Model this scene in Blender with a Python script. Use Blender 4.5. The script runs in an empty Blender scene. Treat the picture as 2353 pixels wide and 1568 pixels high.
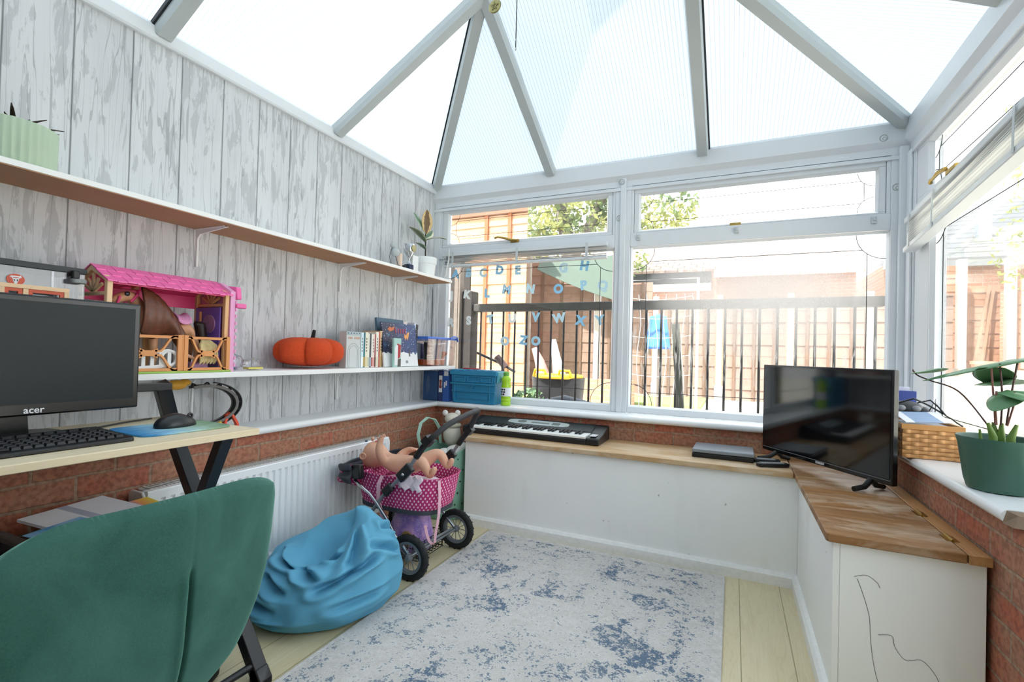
import bpy, bmesh, math, random
from mathutils import Vector, Matrix, noise
random.seed(7)
S = bpy.context.scene
COL = S.collection
PI = math.pi

# ------------------------------------------------------------------ materials
def lin(h):
    h = h.lstrip('#')
    c = [int(h[i:i+2], 16)/255 for i in (0, 2, 4)]
    return tuple(x/12.92 if x <= .04045 else ((x+.055)/1.055)**2.4 for x in c) + (1,)

class NT:
    """small node helper"""
    def __init__(s, name):
        s.m = bpy.data.materials.new(name); s.m.use_nodes = True
        s.t = s.m.node_tree; s.t.nodes.clear()
        s.out = s.t.nodes.new('ShaderNodeOutputMaterial')
    def n(s, typ, **kw):
        nd = s.t.nodes.new('ShaderNode'+typ)
        for k, v in kw.items():
            if k.startswith('i_'):
                nd.inputs[k[2:].replace('_', ' ')].default_value = v
            else: setattr(nd, k, v)
        return nd
    def l(s, a, b): s.t.links.new(a, b)
    def math(s, op, a, b=None, c=None, clamp=False):
        nd = s.n('Math', operation=op); nd.use_clamp = clamp
        for i, v in enumerate((a, b, c)):
            if v is None: continue
            if isinstance(v, (int, float)): nd.inputs[i].default_value = v
            else: s.l(v, nd.inputs[i])
        return nd.outputs[0]
    def mix(s, f, a, b, mode='MIX'):
        nd = s.n('MixRGB', blend_type=mode)
        for i, v in enumerate((f, a, b)):
            if isinstance(v, (int, float)): nd.inputs[i].default_value = v
            elif isinstance(v, tuple): nd.inputs[i].default_value = v
            else: s.l(v, nd.inputs[i])
        return nd.outputs[0]
    def ramp(s, f, stops, interp='LINEAR'):
        nd = s.n('ValToRGB'); r = nd.color_ramp; r.interpolation = interp
        while len(r.elements) < len(stops): r.elements.new(.5)
        for e, (p, c) in zip(r.elements, stops):
            e.position = p; e.color = c if isinstance(c, tuple) else (c, c, c, 1)
        s.l(f, nd.inputs[0]); return nd.outputs[0]
    def coord(s, kind='Object'):
        return s.n('TexCoord').outputs[kind]
    def mapping(s, v, scale=(1, 1, 1), loc=(0, 0, 0), rot=(0, 0, 0)):
        nd = s.n('Mapping'); nd.inputs['Scale'].default_value = scale
        nd.inputs['Location'].default_value = loc; nd.inputs['Rotation'].default_value = rot
        s.l(v, nd.inputs[0]); return nd.outputs[0]
    def noise(s, v, scale=5, detail=3, rough=.5, dist=0):
        nd = s.n('TexNoise'); nd.inputs['Scale'].default_value = scale
        nd.inputs['Detail'].default_value = detail; nd.inputs['Roughness'].default_value = rough
        nd.inputs['Distortion'].default_value = dist
        s.l(v, nd.inputs['Vector']); return nd.outputs['Fac']
    def xyz(s, v):
        nd = s.n('SeparateXYZ'); s.l(v, nd.inputs[0]); return nd.outputs
    def comb(s, x, y, z):
        nd = s.n('CombineXYZ')
        for i, v in enumerate((x, y, z)):
            if isinstance(v, (int, float)): nd.inputs[i].default_value = v
            else: s.l(v, nd.inputs[i])
        return nd.outputs[0]
    def bump(s, h, strength=.3, dist=.01):
        nd = s.n('Bump'); nd.inputs['Strength'].default_value = strength
        nd.inputs['Distance'].default_value = dist; s.l(h, nd.inputs['Height'])
        return nd.outputs[0]
    def pbr(s, col, rough=.5, metal=0, normal=None, spec=.5, **kw):
        p = s.n('BsdfPrincipled')
        for key, v in (('Base Color', col), ('Roughness', rough), ('Metallic', metal), ('Specular IOR Level', spec)):
            if isinstance(v, (int, float, tuple)): p.inputs[key].default_value = v
            else: s.l(v, p.inputs[key])
        if normal is not None: s.l(normal, p.inputs['Normal'])
        for k, v in kw.items(): p.inputs[k.replace('_', ' ')].default_value = v
        s.l(p.outputs[0], s.out.inputs[0]); return p

_mc = {}
def M(name, hexc, rough=.5, metal=0, var=.06, vscale=14, bump=0, bscale=180, spec=.5, **kw):
    """procedural material: base colour with slight noise variation and optional fine bump"""
    if name in _mc: return _mc[name]
    t = NT(name); co = t.coord()
    c = lin(hexc)
    nz = t.noise(co, vscale, 3)
    dark = tuple(x*(1-var*1.6) for x in c[:3])+(1,); lite = tuple(min(1, x*(1+var)) for x in c[:3])+(1,)
    col = t.mix(nz, dark, lite)
    nrm = t.bump(t.noise(co, bscale, 4), bump, .004) if bump else None
    t.pbr(col, rough, metal, nrm, spec, **kw)
    _mc[name] = t.m
    return t.m

# ------------------------------------------------------------------ mesh builder
def V(*a): return Vector(a)
class MB:
    def __init__(s): s.bm = bmesh.new(); s.uv = None; s.mi = 0
    def f(s, vs):
        try:
            fc = s.bm.faces.new(vs); fc.material_index = s.mi; return fc
        except ValueError: return None
    def v(s, p): return s.bm.verts.new(p)
    def hexa(s, p):   # 8 corner points: bottom 0-3 ccw, top 4-7
        v = [s.v(q) for q in p]
        for i in ((3, 2, 1, 0), (4, 5, 6, 7), (0, 1, 5, 4), (1, 2, 6, 5), (2, 3, 7, 6), (3, 0, 4, 7)): s.f([v[k] for k in i])
        return s
    def box(s, x0, x1, y0, y1, z0, z1):
        return s.hexa([(x0, y0, z0), (x1, y0, z0), (x1, y1, z0), (x0, y1, z0), (x0, y0, z1), (x1, y0, z1), (x1, y1, z1), (x0, y1, z1)])
    def obox(s, c, u, v, w, a, b, d):   # centre, three axes, half sizes
        c, u, v, w = Vector(c), Vector(u).normalized()*a, Vector(v).normalized()*b, Vector(w).normalized()*d
        return s.hexa([c-u-v-w, c+u-v-w, c+u+v-w, c-u+v-w, c-u-v+w, c+u-v+w, c+u+v+w, c-u+v+w])
    def bar(s, p, q, a, b, up=(0, 0, 1)):   # rectangular bar p->q, a across, b along up
        p, q = Vector(p), Vector(q); d = (q-p).normalized(); up = Vector(up)
        r = d.cross(up).normalized(); u2 = r.cross(d).normalized()
        return s.obox((p+q)/2, r, d, u2, a/2, (q-p).length/2, b/2)
    def ring(s, c, u, v, n, ph=0):
        return [s.v(Vector(c)+u*math.cos(ph+2*PI*i/n)+v*math.sin(ph+2*PI*i/n)) for i in range(n)]
    def skin(s, A, B, closed=True):
        n = len(A)
        for i in range(n if closed else n-1):
            j = (i+1) % n
            s.f([A[i], A[j], B[j], B[i]])
    def tube(s, pts, r, n=8, caps=True, closed=False):
        P = [Vector(p) for p in pts]; rs = r if isinstance(r, (list, tuple)) else [r]*len(P)
        rings = []; ref = None
        for i, p in enumerate(P):
            if closed: d = P[(i+1) % len(P)]-P[i-1]
            else: d = P[min(i+1, len(P)-1)]-P[max(i-1, 0)]
            d.normalize()
            if ref is None:
                ref = Vector((0, 0, 1)) if abs(d.z) < .9 else Vector((1, 0, 0))
            u = ref-d*ref.dot(d)
            if u.length < 1e-5: u = d.orthogonal()
            u.normalize(); ref = u; w = d.cross(u)
            rings.append(s.ring(p, u*rs[i], w*rs[i], n))
        for a, b in zip(rings, rings[1:]): s.skin(a, b)
        if closed: s.skin(rings[-1], rings[0])
        elif caps: s.f(rings[0][::-1]); s.f(rings[-1])
        return s
    def flat(s, pts, w, th, side):   # ribbon of width w along side, thickness th
        P = [Vector(p) for p in pts]; side = Vector(side).normalized(); rs = []
        for i, p in enumerate(P):
            d = (P[min(i+1, len(P)-1)]-P[max(i-1, 0)]).normalized()
            nn = d.cross(side).normalized()*th/2; sd = side*w/2
            rs.append([s.v(p-sd-nn), s.v(p+sd-nn), s.v(p+sd+nn), s.v(p-sd+nn)])
        for a, b in zip(rs, rs[1:]): s.skin(a, b)
        s.f(rs[0][::-1]); s.f(rs[-1]); return s
    def lathe(s, prof, c=(0, 0, 0), n=32, axis='z', wave=None):
        c = Vector(c); rings = []
        A = {'z': (V(1, 0, 0), V(0, 1, 0), V(0, 0, 1)), 'x': (V(0, 1, 0), V(0, 0, 1), V(1, 0, 0)), 'y': (V(0, 0, 1), V(1, 0, 0), V(0, 1, 0))}[axis] if isinstance(axis, str) else axis
        for r, z in prof:
            rg = []
            for i in range(n):
                t = 2*PI*i/n; rr = max(r, 1e-4)*(1+(wave(t) if wave else 0))
                rg.append(s.v(c+A[0]*rr*math.cos(t)+A[1]*rr*math.sin(t)+A[2]*z))
            rings.append(rg)
        for a, b in zip(rings, rings[1:]): s.skin(a, b)
        if prof[0] != prof[-1]:
            if prof[0][0] > 0: s.f(rings[0][::-1])
            if prof[-1][0] > 0: s.f(rings[-1])
        return s
    def torus(s, c, R, r, axis=(0, 0, 1), n=36, m=10, rz=None):
        a = Vector(axis).normalized(); u = a.orthogonal().normalized(); w = a.cross(u); rz = rz or r
        rings = []
        for i in range(n):
            t = 2*PI*i/n; d = u*math.cos(t)+w*math.sin(t)
            rings.append(s.ring(Vector(c)+d*R, d*r, a*rz, m))
        for i in range(n): s.skin(rings[i], rings[(i+1) % n])
        return s
    def prism(s, poly, a, b, axis='x'):   # 2-D polygon extruded along an axis
        def P(q, t): return {'x': (t, q[0], q[1]), 'y': (q[0], t, q[1]), 'z': (q[0], q[1], t)}[axis]
        A = [s.v(P(q, a)) for q in poly]; B = [s.v(P(q, b)) for q in poly]
        s.skin(A, B); s.f(A[::-1]); s.f(B); return s
    def sphere(s, c, r, nu=20, nv=12, deform=None):
        r = (r, r, r) if isinstance(r, (int, float)) else r; c = Vector(c); rings = []
        top = None
        for j in range(nv+1):
            th = PI*j/nv; rg = []
            if j in (0, nv):
                p = V(0, 0, math.cos(th)); q = deform(p) if deform else p
                rg = [s.v(c+V(q.x*r[0], q.y*r[1], q.z*r[2]))]
            else:
                for i in range(nu):
                    ph = 2*PI*i/nu; p = V(math.sin(th)*math.cos(ph), math.sin(th)*math.sin(ph), math.cos(th))
                    q = deform(p) if deform else p
                    rg.append(s.v(c+V(q.x*r[0], q.y*r[1], q.z*r[2])))
            rings.append(rg)
        for a, b in zip(rings, rings[1:]):
            if len(a) == 1:
                for i in range(nu): s.f([a[0], b[i], b[(i+1) % nu]])
            elif len(b) == 1:
                for i in range(nu): s.f([a[i], b[0], a[(i+1) % nu]])
            else: s.skin(b, a)
        return s
    def grid(s, fn, nu, nv):   # open surface; fn(u,v) u,v in 0..1
        R = [[s.v(fn(i/nu, j/nv)) for i in range(nu+1)] for j in range(nv+1)]
        for j in range(nv):
            for i in range(nu): s.f([R[j][i], R[j][i+1], R[j+1][i+1], R[j+1][i]])
        return R
    def rings(s, rs, closed=True, capA=True, capB=True):
        R = [[s.v(p) for p in r] for r in rs]
        for a, b in zip(R, R[1:]): s.skin(a, b, closed)
        if capA: s.f(R[0][::-1])
        if capB: s.f(R[-1])
        return R
    def build(s, name, mats, parent=None, smooth=False, bevel=0, sub=0, origin=None, solid=0, ang=40, seg=2):
        bmesh.ops.recalc_face_normals(s.bm, faces=s.bm.faces)
        me = bpy.data.meshes.new(name)
        if origin is not None:
            bmesh.ops.translate(s.bm, verts=s.bm.verts, vec=-Vector(origin))
        s.bm.to_mesh(me); s.bm.free()
        o = bpy.data.objects.new(name, me); COL.objects.link(o)
        if origin is not None: o.location = origin
        for m in (mats if isinstance(mats, (list, tuple)) else [mats]): me.materials.append(m)
        if smooth:
            for p in me.polygons: p.use_smooth = True
            if ang: me.set_sharp_from_angle(angle=math.radians(ang))
        if solid:
            md = o.modifiers.new('solid', 'SOLIDIFY'); md.thickness = solid; md.offset = 0
        if bevel:
            md = o.modifiers.new('bevel', 'BEVEL'); md.width = bevel; md.segments = seg; md.limit_method = 'ANGLE'; md.angle_limit = math.radians(35)
            for p in me.polygons: p.use_smooth = True
            md.harden_normals = False
            me.set_sharp_from_angle(angle=math.radians(45))
        if sub:
            md = o.modifiers.new('sub', 'SUBSURF'); md.levels = sub; md.render_levels = sub
        if parent is not None: attach(o, parent)
        return o

_rootloc = {}
def worldloc(o):
    p = Vector(o.location)
    if o.parent is not None: p = worldloc(o.parent)+o.matrix_parent_inverse.to_translation()+p
    return p
def attach(o, parent):
    o.parent = parent
    o.matrix_parent_inverse = Matrix.Translation(-worldloc(parent))

def thing(name, label, cat, loc, group=None):
    o = bpy.data.objects.new(name, None); COL.objects.link(o); o.location = loc
    o.empty_display_size = .05
    o['label'] = label; o['category'] = cat
    if group: o['group'] = group
    return o
def tag(o, label, cat, group=None, kind=None):
    o['label'] = label; o['category'] = cat
    if group: o['group'] = group
    if kind: o['kind'] = kind
    return o
def struct(o, label=None):
    o['kind'] = 'structure'
    if label: o['label'] = label
    return o

def text_part(name, s, size, origin, right, up, mat, parent=None, extrude=.0006, align='CENTER', bold=0):
    cu = bpy.data.curves.new(name, 'FONT'); cu.body = s; cu.size = size; cu.extrude = extrude
    cu.align_x = align; cu.align_y = 'CENTER'; cu.offset = bold; cu.resolution_u = 3
    tmp = bpy.data.objects.new(name, cu)
    me = bpy.data.meshes.new_from_object(tmp)
    bpy.data.objects.remove(tmp); bpy.data.curves.remove(cu)
    r = Vector(right).normalized(); u = Vector(up).normalized(); w = r.cross(u)
    mx = Matrix((r, u, w)).transposed().to_4x4(); 
    me.transform(mx)
    me.name = name; me.materials.append(mat)
    o = bpy.data.objects.new(name, me); COL.objects.link(o); o.location = origin
    if parent is not None: attach(o, parent)
    return o

def copy_tree(o, parent=None):
    c = o.copy(); COL.objects.link(c)
    if parent is not None: c.parent = parent
    for ch in [x for x in S.objects if x.parent == o]: copy_tree(ch, c)
    return c

def superell(a, b, n, e=2.6, c=(0, 0)):
    out = []
    for i in range(n):
        t = 2*PI*i/n; ct, st = math.cos(t), math.sin(t)
        out.append((c[0]+a*math.copysign(abs(ct)**(2/e), ct), c[1]+b*math.copysign(abs(st)**(2/e), st)))
    return out

# ------------------------------------------------------------------ dimensions
W = 2.912          # room width
YB = -3.95         # rear wall (house side)
EZ = 2.30          # eaves
SILL = .677        # top of window sill
BZ = .526          # bench top
DZ = .775          # desk top
MZ = .934          # middle shelf top
UZ = 1.553         # upper shelf top

# ------------------------------------------------------------------ base materials
upvc = M('white_upvc', '#dcdfe3', .28, var=.012)
sillm = M('white_sill', '#eceef0', .22, var=.012)
whitep = M('white_paint', '#e4e6e6', .5, var=.03, vscale=6)
shelfm = M('white_shelf', '#f1f1f0', .4, var=.015)
blackm = M('black_metal', '#15161a', .35, var=.05)
blackp = M('black_plastic', '#101114', .42, var=.05)
chrome = M('chrome', '#b9bcc0', .22, 1.0, var=.03)
brass = M('brass', '#b89a55', .3, 1.0, var=.05)
gasket = M('black_gasket', '#20262a', .6)
tanm = M('tan_board', '#b98d6a', .7, var=.08, vscale=8)
whitepl = M('white_plastic', '#eceeef', .4, var=.02)
paper = M('white_paper', '#e9e9f0', .8, var=.02)

def m_glass(name, tint=(1, 1, 1, 1), refl=.06):
    t = NT(name); lw = t.n('LayerWeight'); lw.inputs[0].default_value = .25
    tr = t.n('BsdfTransparent'); tr.inputs[0].default_value = tint
    gl = t.n('BsdfGlossy'); gl.inputs['Roughness'].default_value = .03
    mx = t.n('MixShader')
    f = t.math('MULTIPLY_ADD', lw.outputs['Fresnel'], .55, refl*.3, clamp=True)
    t.l(f, mx.inputs[0]); t.l(tr.outputs[0], mx.inputs[1]); t.l(gl.outputs[0], mx.inputs[2])
    t.l(mx.outputs[0], t.out.inputs[0]); return t.m
glass = m_glass('clear_glass', (.97, .985, .98, 1))
clearpl = m_glass('clear_plastic', (.96, .97, .985, 1), .2)

def m_fog():
    """pane with condensation: hazy patch in the middle and dribbles below it"""
    t = NT('misted_glass'); co = t.coord(); x, y, z = t.xyz(co)
    nz = t.noise(co, 2.2, 4, .6); big = t.math('MULTIPLY_ADD', nz, .5, -.25)
    dx = t.math('DIVIDE', t.math('SUBTRACT', x, 2.25), .62); dz = t.math('DIVIDE', t.math('SUBTRACT', z, 1.42), .36)
    r = t.math('SQRT', t.math('ADD', t.math('POWER', t.math('ABSOLUTE', dx), 2.0), t.math('POWER', t.math('ABSOLUTE', dz), 2.0)))
    fog = t.math('SUBTRACT', 1.12, t.math('ADD', r, big), clamp=True)
    fog = t.math('MULTIPLY', t.math('POWER', fog, .8), .62)
    run = t.noise(t.mapping(co, (55, 1, 5)), 1.6, 4, .6, .3)
    run = t.ramp(run, [(.5, 0.0), (.62, 1.0)])
    zone = t.math('SUBTRACT', 1.0, t.math('ABSOLUTE', t.math('DIVIDE', t.math('SUBTRACT', z, 1.05), .36)), clamp=True)
    d = t.math('MULTIPLY', t.math('MULTIPLY', run, zone), .42)
    f = t.math('MAXIMUM', fog, d, clamp=True)
    fine = t.noise(co, 160, 2); f = t.math('MULTIPLY', f, t.math('MULTIPLY_ADD', fine, .5, .72), clamp=True)
    tr = t.n('BsdfTransparent'); tr.inputs[0].default_value = (.97, .985, .98, 1)
    tl = t.n('BsdfTranslucent'); tl.inputs[0].default_value = (.50, .495, .49, 1)
    gl = t.n('BsdfGlossy'); gl.inputs['Roughness'].default_value = .05
    a = t.n('MixShader'); t.l(f, a.inputs[0]); t.l(tr.outputs[0], a.inputs[1]); t.l(tl.outputs[0], a.inputs[2])
    b = t.n('MixShader'); b.inputs[0].default_value = .03; t.l(a.outputs[0], b.inputs[1]); t.l(gl.outputs[0], b.inputs[2])
    t.l(b.outputs[0], t.out.inputs[0]); return t.m
misted = m_fog()

def m_roof(name, axis):
    """opal twin-wall polycarbonate with fine flutes"""
    t = NT(name); co = t.coord(); q = t.xyz(co)[axis]
    fr = t.math('FRACT', t.math('DIVIDE', q, .0205))
    ln = t.math('LESS_THAN', t.math('ABSOLUTE', t.math('SUBTRACT', fr, .5)), .06)
    base = t.mix(t.noise(co, 1.5, 2), lin('#c2c8ce'), lin('#c8cfd1'))
    col = t.mix(t.math('MULTIPLY', ln, .66), base, lin('#8a949d'))
    tl = t.n('BsdfTranslucent'); t.l(col, tl.inputs[0])
    df = t.n('BsdfDiffuse'); t.l(col, df.inputs[0])
    mx = t.n('MixShader'); mx.inputs[0].default_value = .30
    t.l(tl.outputs[0], mx.inputs[1]); t.l(df.outputs[0], mx.inputs[2]); t.l(mx.outputs[0], t.out.inputs[0])
    return t.m
roof_x, roof_y = m_roof('opal_roof_back', 0), m_roof('opal_roof_side', 1)

def m_wallpaper():
    t = NT('weathered_plank_wallpaper'); co = t.coord(); x, y, z = t.xyz(co)
    k = t.math('DIVIDE', t.math('ADD', y, 2.241), .1805)
    wob = t.math('MULTIPLY', t.math('SUBTRACT', t.noise(t.comb(0, 0, z), 3, 2), .5), .02)
    k = t.math('ADD', k, wob)
    idx = t.math('FLOOR', t.math('ADD', k, .5)); fr = t.math('SUBTRACT', k, idx)
    ed = t.math('ABSOLUTE', fr)
    vary = t.noise(t.comb(idx, 0, t.math('MULTIPLY', z, 1.3)), 4, 2)
    line = t.math('SUBTRACT', 1.0, t.math('DIVIDE', ed, t.math('MULTIPLY_ADD', vary, .022, .012)), clamp=True)
    wn = t.n('TexWhiteNoise', noise_dimensions='1D'); t.l(t.math('FLOOR', k), wn.inputs['W'])
    off = t.math('MULTIPLY', wn.outputs[0], 7)
    p = t.comb(t.math('MULTIPLY', t.math('FLOOR', k), 3.1), t.math('MULTIPLY', y, 4.6), t.math('MULTIPLY', t.math('ADD', z, off), .9))
    peel = t.noise(p, 5.2, 7, .66, .45)
    pm = t.ramp(peel, [(.53, 0.0), (.56, 1.0)])
    cloud = t.noise(t.comb(3, t.math('MULTIPLY', y, 2.5), t.math('ADD', z, off)), 2.0, 2)
    grain = t.noise(t.comb(9, t.math('MULTIPLY', y, 24), t.math('ADD', z, off)), 5, 6, .65, .4)
    base = t.mix(t.ramp(cloud, [(.3, 0.0), (.7, 1.0)]), lin('#c6c8cb'), lin('#d4d6d8'))
    col = t.mix(t.math('MULTIPLY', pm, .62), base, lin('#a9abae'))
    col = t.mix(t.math('MULTIPLY', t.ramp(grain, [(.54, 0.0), (.75, 1.0)]), .45), col, lin('#a3a5a9'))
    col = t.mix(t.math('MULTIPLY', t.ramp(grain, [(.2, 1.0), (.40, 0.0)]), .35), col, lin('#dfe0e2'))
    # cracks down some planks
    cr = t.noise(t.comb(1, t.math('MULTIPLY', y, 9), t.math('MULTIPLY', t.math('ADD', z, off), .45)), 3, 1)
    cm = t.math('LESS_THAN', t.math('ABSOLUTE', t.math('SUBTRACT', cr, .5)), .008)
    col = t.mix(t.math('MULTIPLY', cm, .42), col, lin('#77787c'))
    col = t.mix(t.math('MULTIPLY', line, .92), col, lin('#4b4d50'))
    t.pbr(col, .62, 0, t.bump(grain, .08, .002)); return t.m

def m_brick(name, sw, c1='#b5634c', c2='#a87a61', mo='#a88b76'):
    t = NT(name); co = t.coord(); q = t.xyz(co)
    v = t.comb(q[sw], q[2], 0)
    v2 = t.n('VectorMath', operation='ADD'); t.l(v, v2.inputs[0])
    nz = t.n('TexNoise'); nz.inputs['Scale'].default_value = 9; t.l(co, nz.inputs['Vector'])
    sc = t.n('VectorMath', operation='SCALE'); sc.inputs['Scale'].default_value = .010; t.l(nz.outputs['Color'], sc.inputs[0]); t.l(sc.outputs[0], v2.inputs[1])
    b = t.n('TexBrick'); t.l(v2.outputs[0], b.inputs['Vector'])
    b.inputs['Scale'].default_value = 1; b.inputs['Brick Width'].default_value = .225; b.inputs['Row Height'].default_value = .075
    b.inputs['Mortar Size'].default_value = .0055; b.inputs['Mortar Smooth'].default_value = .25; b.inputs['Bias'].default_value = -.15
    b.inputs['Color1'].default_value = lin(c1); b.inputs['Color2'].default_value = lin(c2); b.inputs['Mortar'].default_value = lin(mo)
    n1 = t.noise(co, 11, 5, .6); n2 = t.noise(co, 60, 3)
    col = t.mix(t.ramp(n1, [(.38, 0.0), (.68, .55)]), b.outputs['Color'], lin('#a98a6e'))
    col = t.mix(t.ramp(n2, [(.38, .45), (.58, 0.0)]), col, lin('#5d3328'))
    h = t.math('MULTIPLY_ADD', b.outputs['Fac'], -1.0, t.math('MULTIPLY', n1, .5))
    t.pbr(col, .8, 0, t.bump(h, .7, .008)); return t.m

def m_planks(name, w, x0, cols, gap='#8d8058', axis=0, lenw=1.4):
    t = NT(name); co = t.coord(); q = t.xyz(co)
    a, b = (q[0], q[1]) if axis == 0 else (q[1], q[0])
    k = t.math('DIVIDE', t.math('SUBTRACT', a, x0), w); idx = t.math('FLOOR', k); fr = t.math('FRACT', k)
    ed = t.math('MINIMUM', fr, t.math('SUBTRACT', 1.0, fr))
    ln = t.math('LESS_THAN', ed, .010)
    wn = t.n('TexWhiteNoise', noise_dimensions='1D'); t.l(idx, wn.inputs['W'])
    off = t.math('MULTIPLY', wn.outputs[0], 9)
    p = t.comb(t.math('MULTIPLY', a, 9), t.math('ADD', b, off), off)
    g = t.noise(p, 1.3, 4, .6, 1.2)
    rings = t.math('FRACT', t.math('MULTIPLY', g, 9))
    fine = t.noise(t.comb(t.math('MULTIPLY', a, 60), t.math('MULTIPLY', b, 2), off), 2.5, 3)
    col = t.mix(t.ramp(g, [(.3, 0.0), (.7, 1.0)]), lin(cols[0]), lin(cols[1]))
    col = t.mix(t.math('MULTIPLY', t.ramp(rings, [(0, 1.0), (.25, 0.0), (.9, 0.0), (1, 1.0)]), .22), col, lin(cols[2]))
    col = t.mix(t.math('MULTIPLY', fine, .14), col, lin(cols[2]))
    col = t.mix(t.math('MULTIPLY', wn.outputs[0], .12), col, lin(cols[2]))
    col = t.mix(t.math('MULTIPLY', ln, .85), col, lin(gap))
    t.pbr(col, .38, 0, None); return t.m

def m_wood(name, cols, axis=1, sc=1.0, rough=.45, worn=None):
    t = NT(name); co = t.coord(); q = t.xyz(co)
    s = [26*sc]*3; s[axis] = 1.6*sc
    g = t.noise(t.mapping(co, tuple(s)), 1.2, 5, .6, .8)
    col = t.mix(t.ramp(g, [(.3, 0.0), (.7, 1.0)]), lin(cols[0]), lin(cols[1]))
    if worn:
        s2 = [5*sc]*3; s2[axis] = 1.8*sc
        wv = t.noise(t.mapping(co, tuple(s2)), 2.2, 5, .65, .6)
        col = t.mix(t.math('MULTIPLY', t.ramp(wv, [(.44, 0.0), (.66, 1.0)]), .85), col, lin(worn))
    t.pbr(col, rough, 0, t.bump(g, .06, .002)); return t.m

def m_rug():
    t = NT('faded_blue_rug'); co = t.coord(); x, y, z = t.xyz(co)
    cx, cy = 1.455, -1.95
    dx = t.math('ABSOLUTE', t.math('SUBTRACT', x, cx)); dy = t.math('ABSOLUTE', t.math('SUBTRACT', y, cy))
    ex = t.math('SUBTRACT', .635, dx); ey = t.math('SUBTRACT', 1.36, dy)
    e = t.math('MINIMUM', ex, ey)                                 # distance from the rug edge
    warp = t.math('MULTIPLY', t.math('SUBTRACT', t.noise(co, 7, 3), .5), .10)
    e2 = t.math('ADD', e, warp)
    # border bands
    def band(c, w): return t.math('SUBTRACT', 1.0, t.math('DIVIDE', t.math('ABSOLUTE', t.math('SUBTRACT', e2, c)), w), clamp=True)
    bands = t.math('MAXIMUM', band(.15, .05), t.math('MULTIPLY', band(.27, .03), .7))
    # scrolling medallion blotches, worn through
    vx = t.math('SUBTRACT', x, cx); vy = t.math('SUBTRACT', y, cy)
    sym = t.comb(t.math('ABSOLUTE', vx), t.math('ABSOLUTE', vy), 0)
    bl = t.noise(sym, 5.2, 3, .55, 1.2); blot = t.ramp(bl, [(.46, 0.0), (.58, 1.0)])
    vo2 = t.n('TexVoronoi', feature='F1'); vo2.inputs['Scale'].default_value = 9; t.l(sym, vo2.inputs['Vector'])
    curl = t.math('SUBTRACT', 1.0, t.math('MULTIPLY', t.math('ABSOLUTE', t.math('SUBTRACT', vo2.outputs['Distance'], .40)), 8.0), clamp=True)
    rad = t.math('SQRT', t.math('ADD', t.math('POWER', t.math('ABSOLUTE', vx), 2.0), t.math('POWER', t.math('ABSOLUTE', t.math('MULTIPLY', vy, .62)), 2.0)))
    med = t.math('SUBTRACT', 1.0, t.math('MULTIPLY', t.math('ABSOLUTE', t.math('SUBTRACT', t.math('ADD', rad, warp), .24)), 8.0), clamp=True)
    pat = t.math('MAXIMUM', t.math('MAXIMUM', t.math('MULTIPLY', blot, .62), t.math('MULTIPLY', curl, .38)), t.math('MAXIMUM', t.math('MULTIPLY', med, .6), t.math('MULTIPLY', bands, .55)))
    big = t.noise(co, 3.0, 3, .6); wear = t.ramp(big, [(.36, .35), (.62, 1.0)])
    fine = t.noise(co, 130, 3, .75); mid = t.noise(co, 46, 4, .7)
    f = t.math('MULTIPLY', pat, wear)
    f = t.math('MULTIPLY', f, .80)
    f = t.math('ADD', f, t.math('MULTIPLY', t.math('SUBTRACT', mid, .5), 2.3))
    f = t.math('ADD', f, t.math('MULTIPLY', t.math('SUBTRACT', fine, .5), 1.7))
    blue = t.ramp(f, [(.27, 0.0), (.50, 1.0)])
    inner = t.math('GREATER_THAN', e, .035)
    base = t.mix(t.ramp(mid, [(.35, 0.0), (.65, 1.0)]), lin('#c2bdb9'), lin('#d9d6d3'))
    base = t.mix(t.math('MULTIPLY', t.ramp(fine, [(.3, 1.0), (.5, 0.0)]), .25), base, lin('#a59f9a'))
    col = t.mix(t.math('MULTIPLY', t.math('MULTIPLY', blue, inner), .85), base, t.mix(t.ramp(big, [(.4, 0.0), (.6, 1.0)]), lin('#717f8a'), lin('#335878')))
    t.pbr(col, .95, 0, t.bump(fine, .35, .004), .1); return t.m

def m_dots(name, bg, fg, du, dv, r, weave=False):
    """spotted cloth on the mesh's UVs (metres)"""
    t = NT(name); uv = t.n('UVMap').outputs[0]; q = t.xyz(uv)
    v = t.math('DIVIDE', q[1], dv); row = t.math('FLOOR', v)
    u = t.math('ADD', t.math('DIVIDE', q[0], du), t.math('MULTIPLY', t.math('MODULO', row, 2.0), .5))
    fu = t.math('MULTIPLY', t.math('SUBTRACT', t.math('FRACT', u), .5), du); fv = t.math('MULTIPLY', t.math('SUBTRACT', t.math('FRACT', v), .5), dv*.78)
    d = t.math('SQRT', t.math('ADD', t.math('POWER', t.math('ABSOLUTE', fu), 2.0), t.math('POWER', t.math('ABSOLUTE', fv), 2.0)))
    m = t.math('LESS_THAN', d, r)
    col = t.mix(t.noise(t.coord(), 30, 2), lin(bg), tuple(x*.85 for x in lin(bg)[:3])+(1,))
    col = t.mix(t.math('MULTIPLY', m, .9), col, lin(fg)); t.pbr(col, .8, 0, None, .2); return t.m
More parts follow.
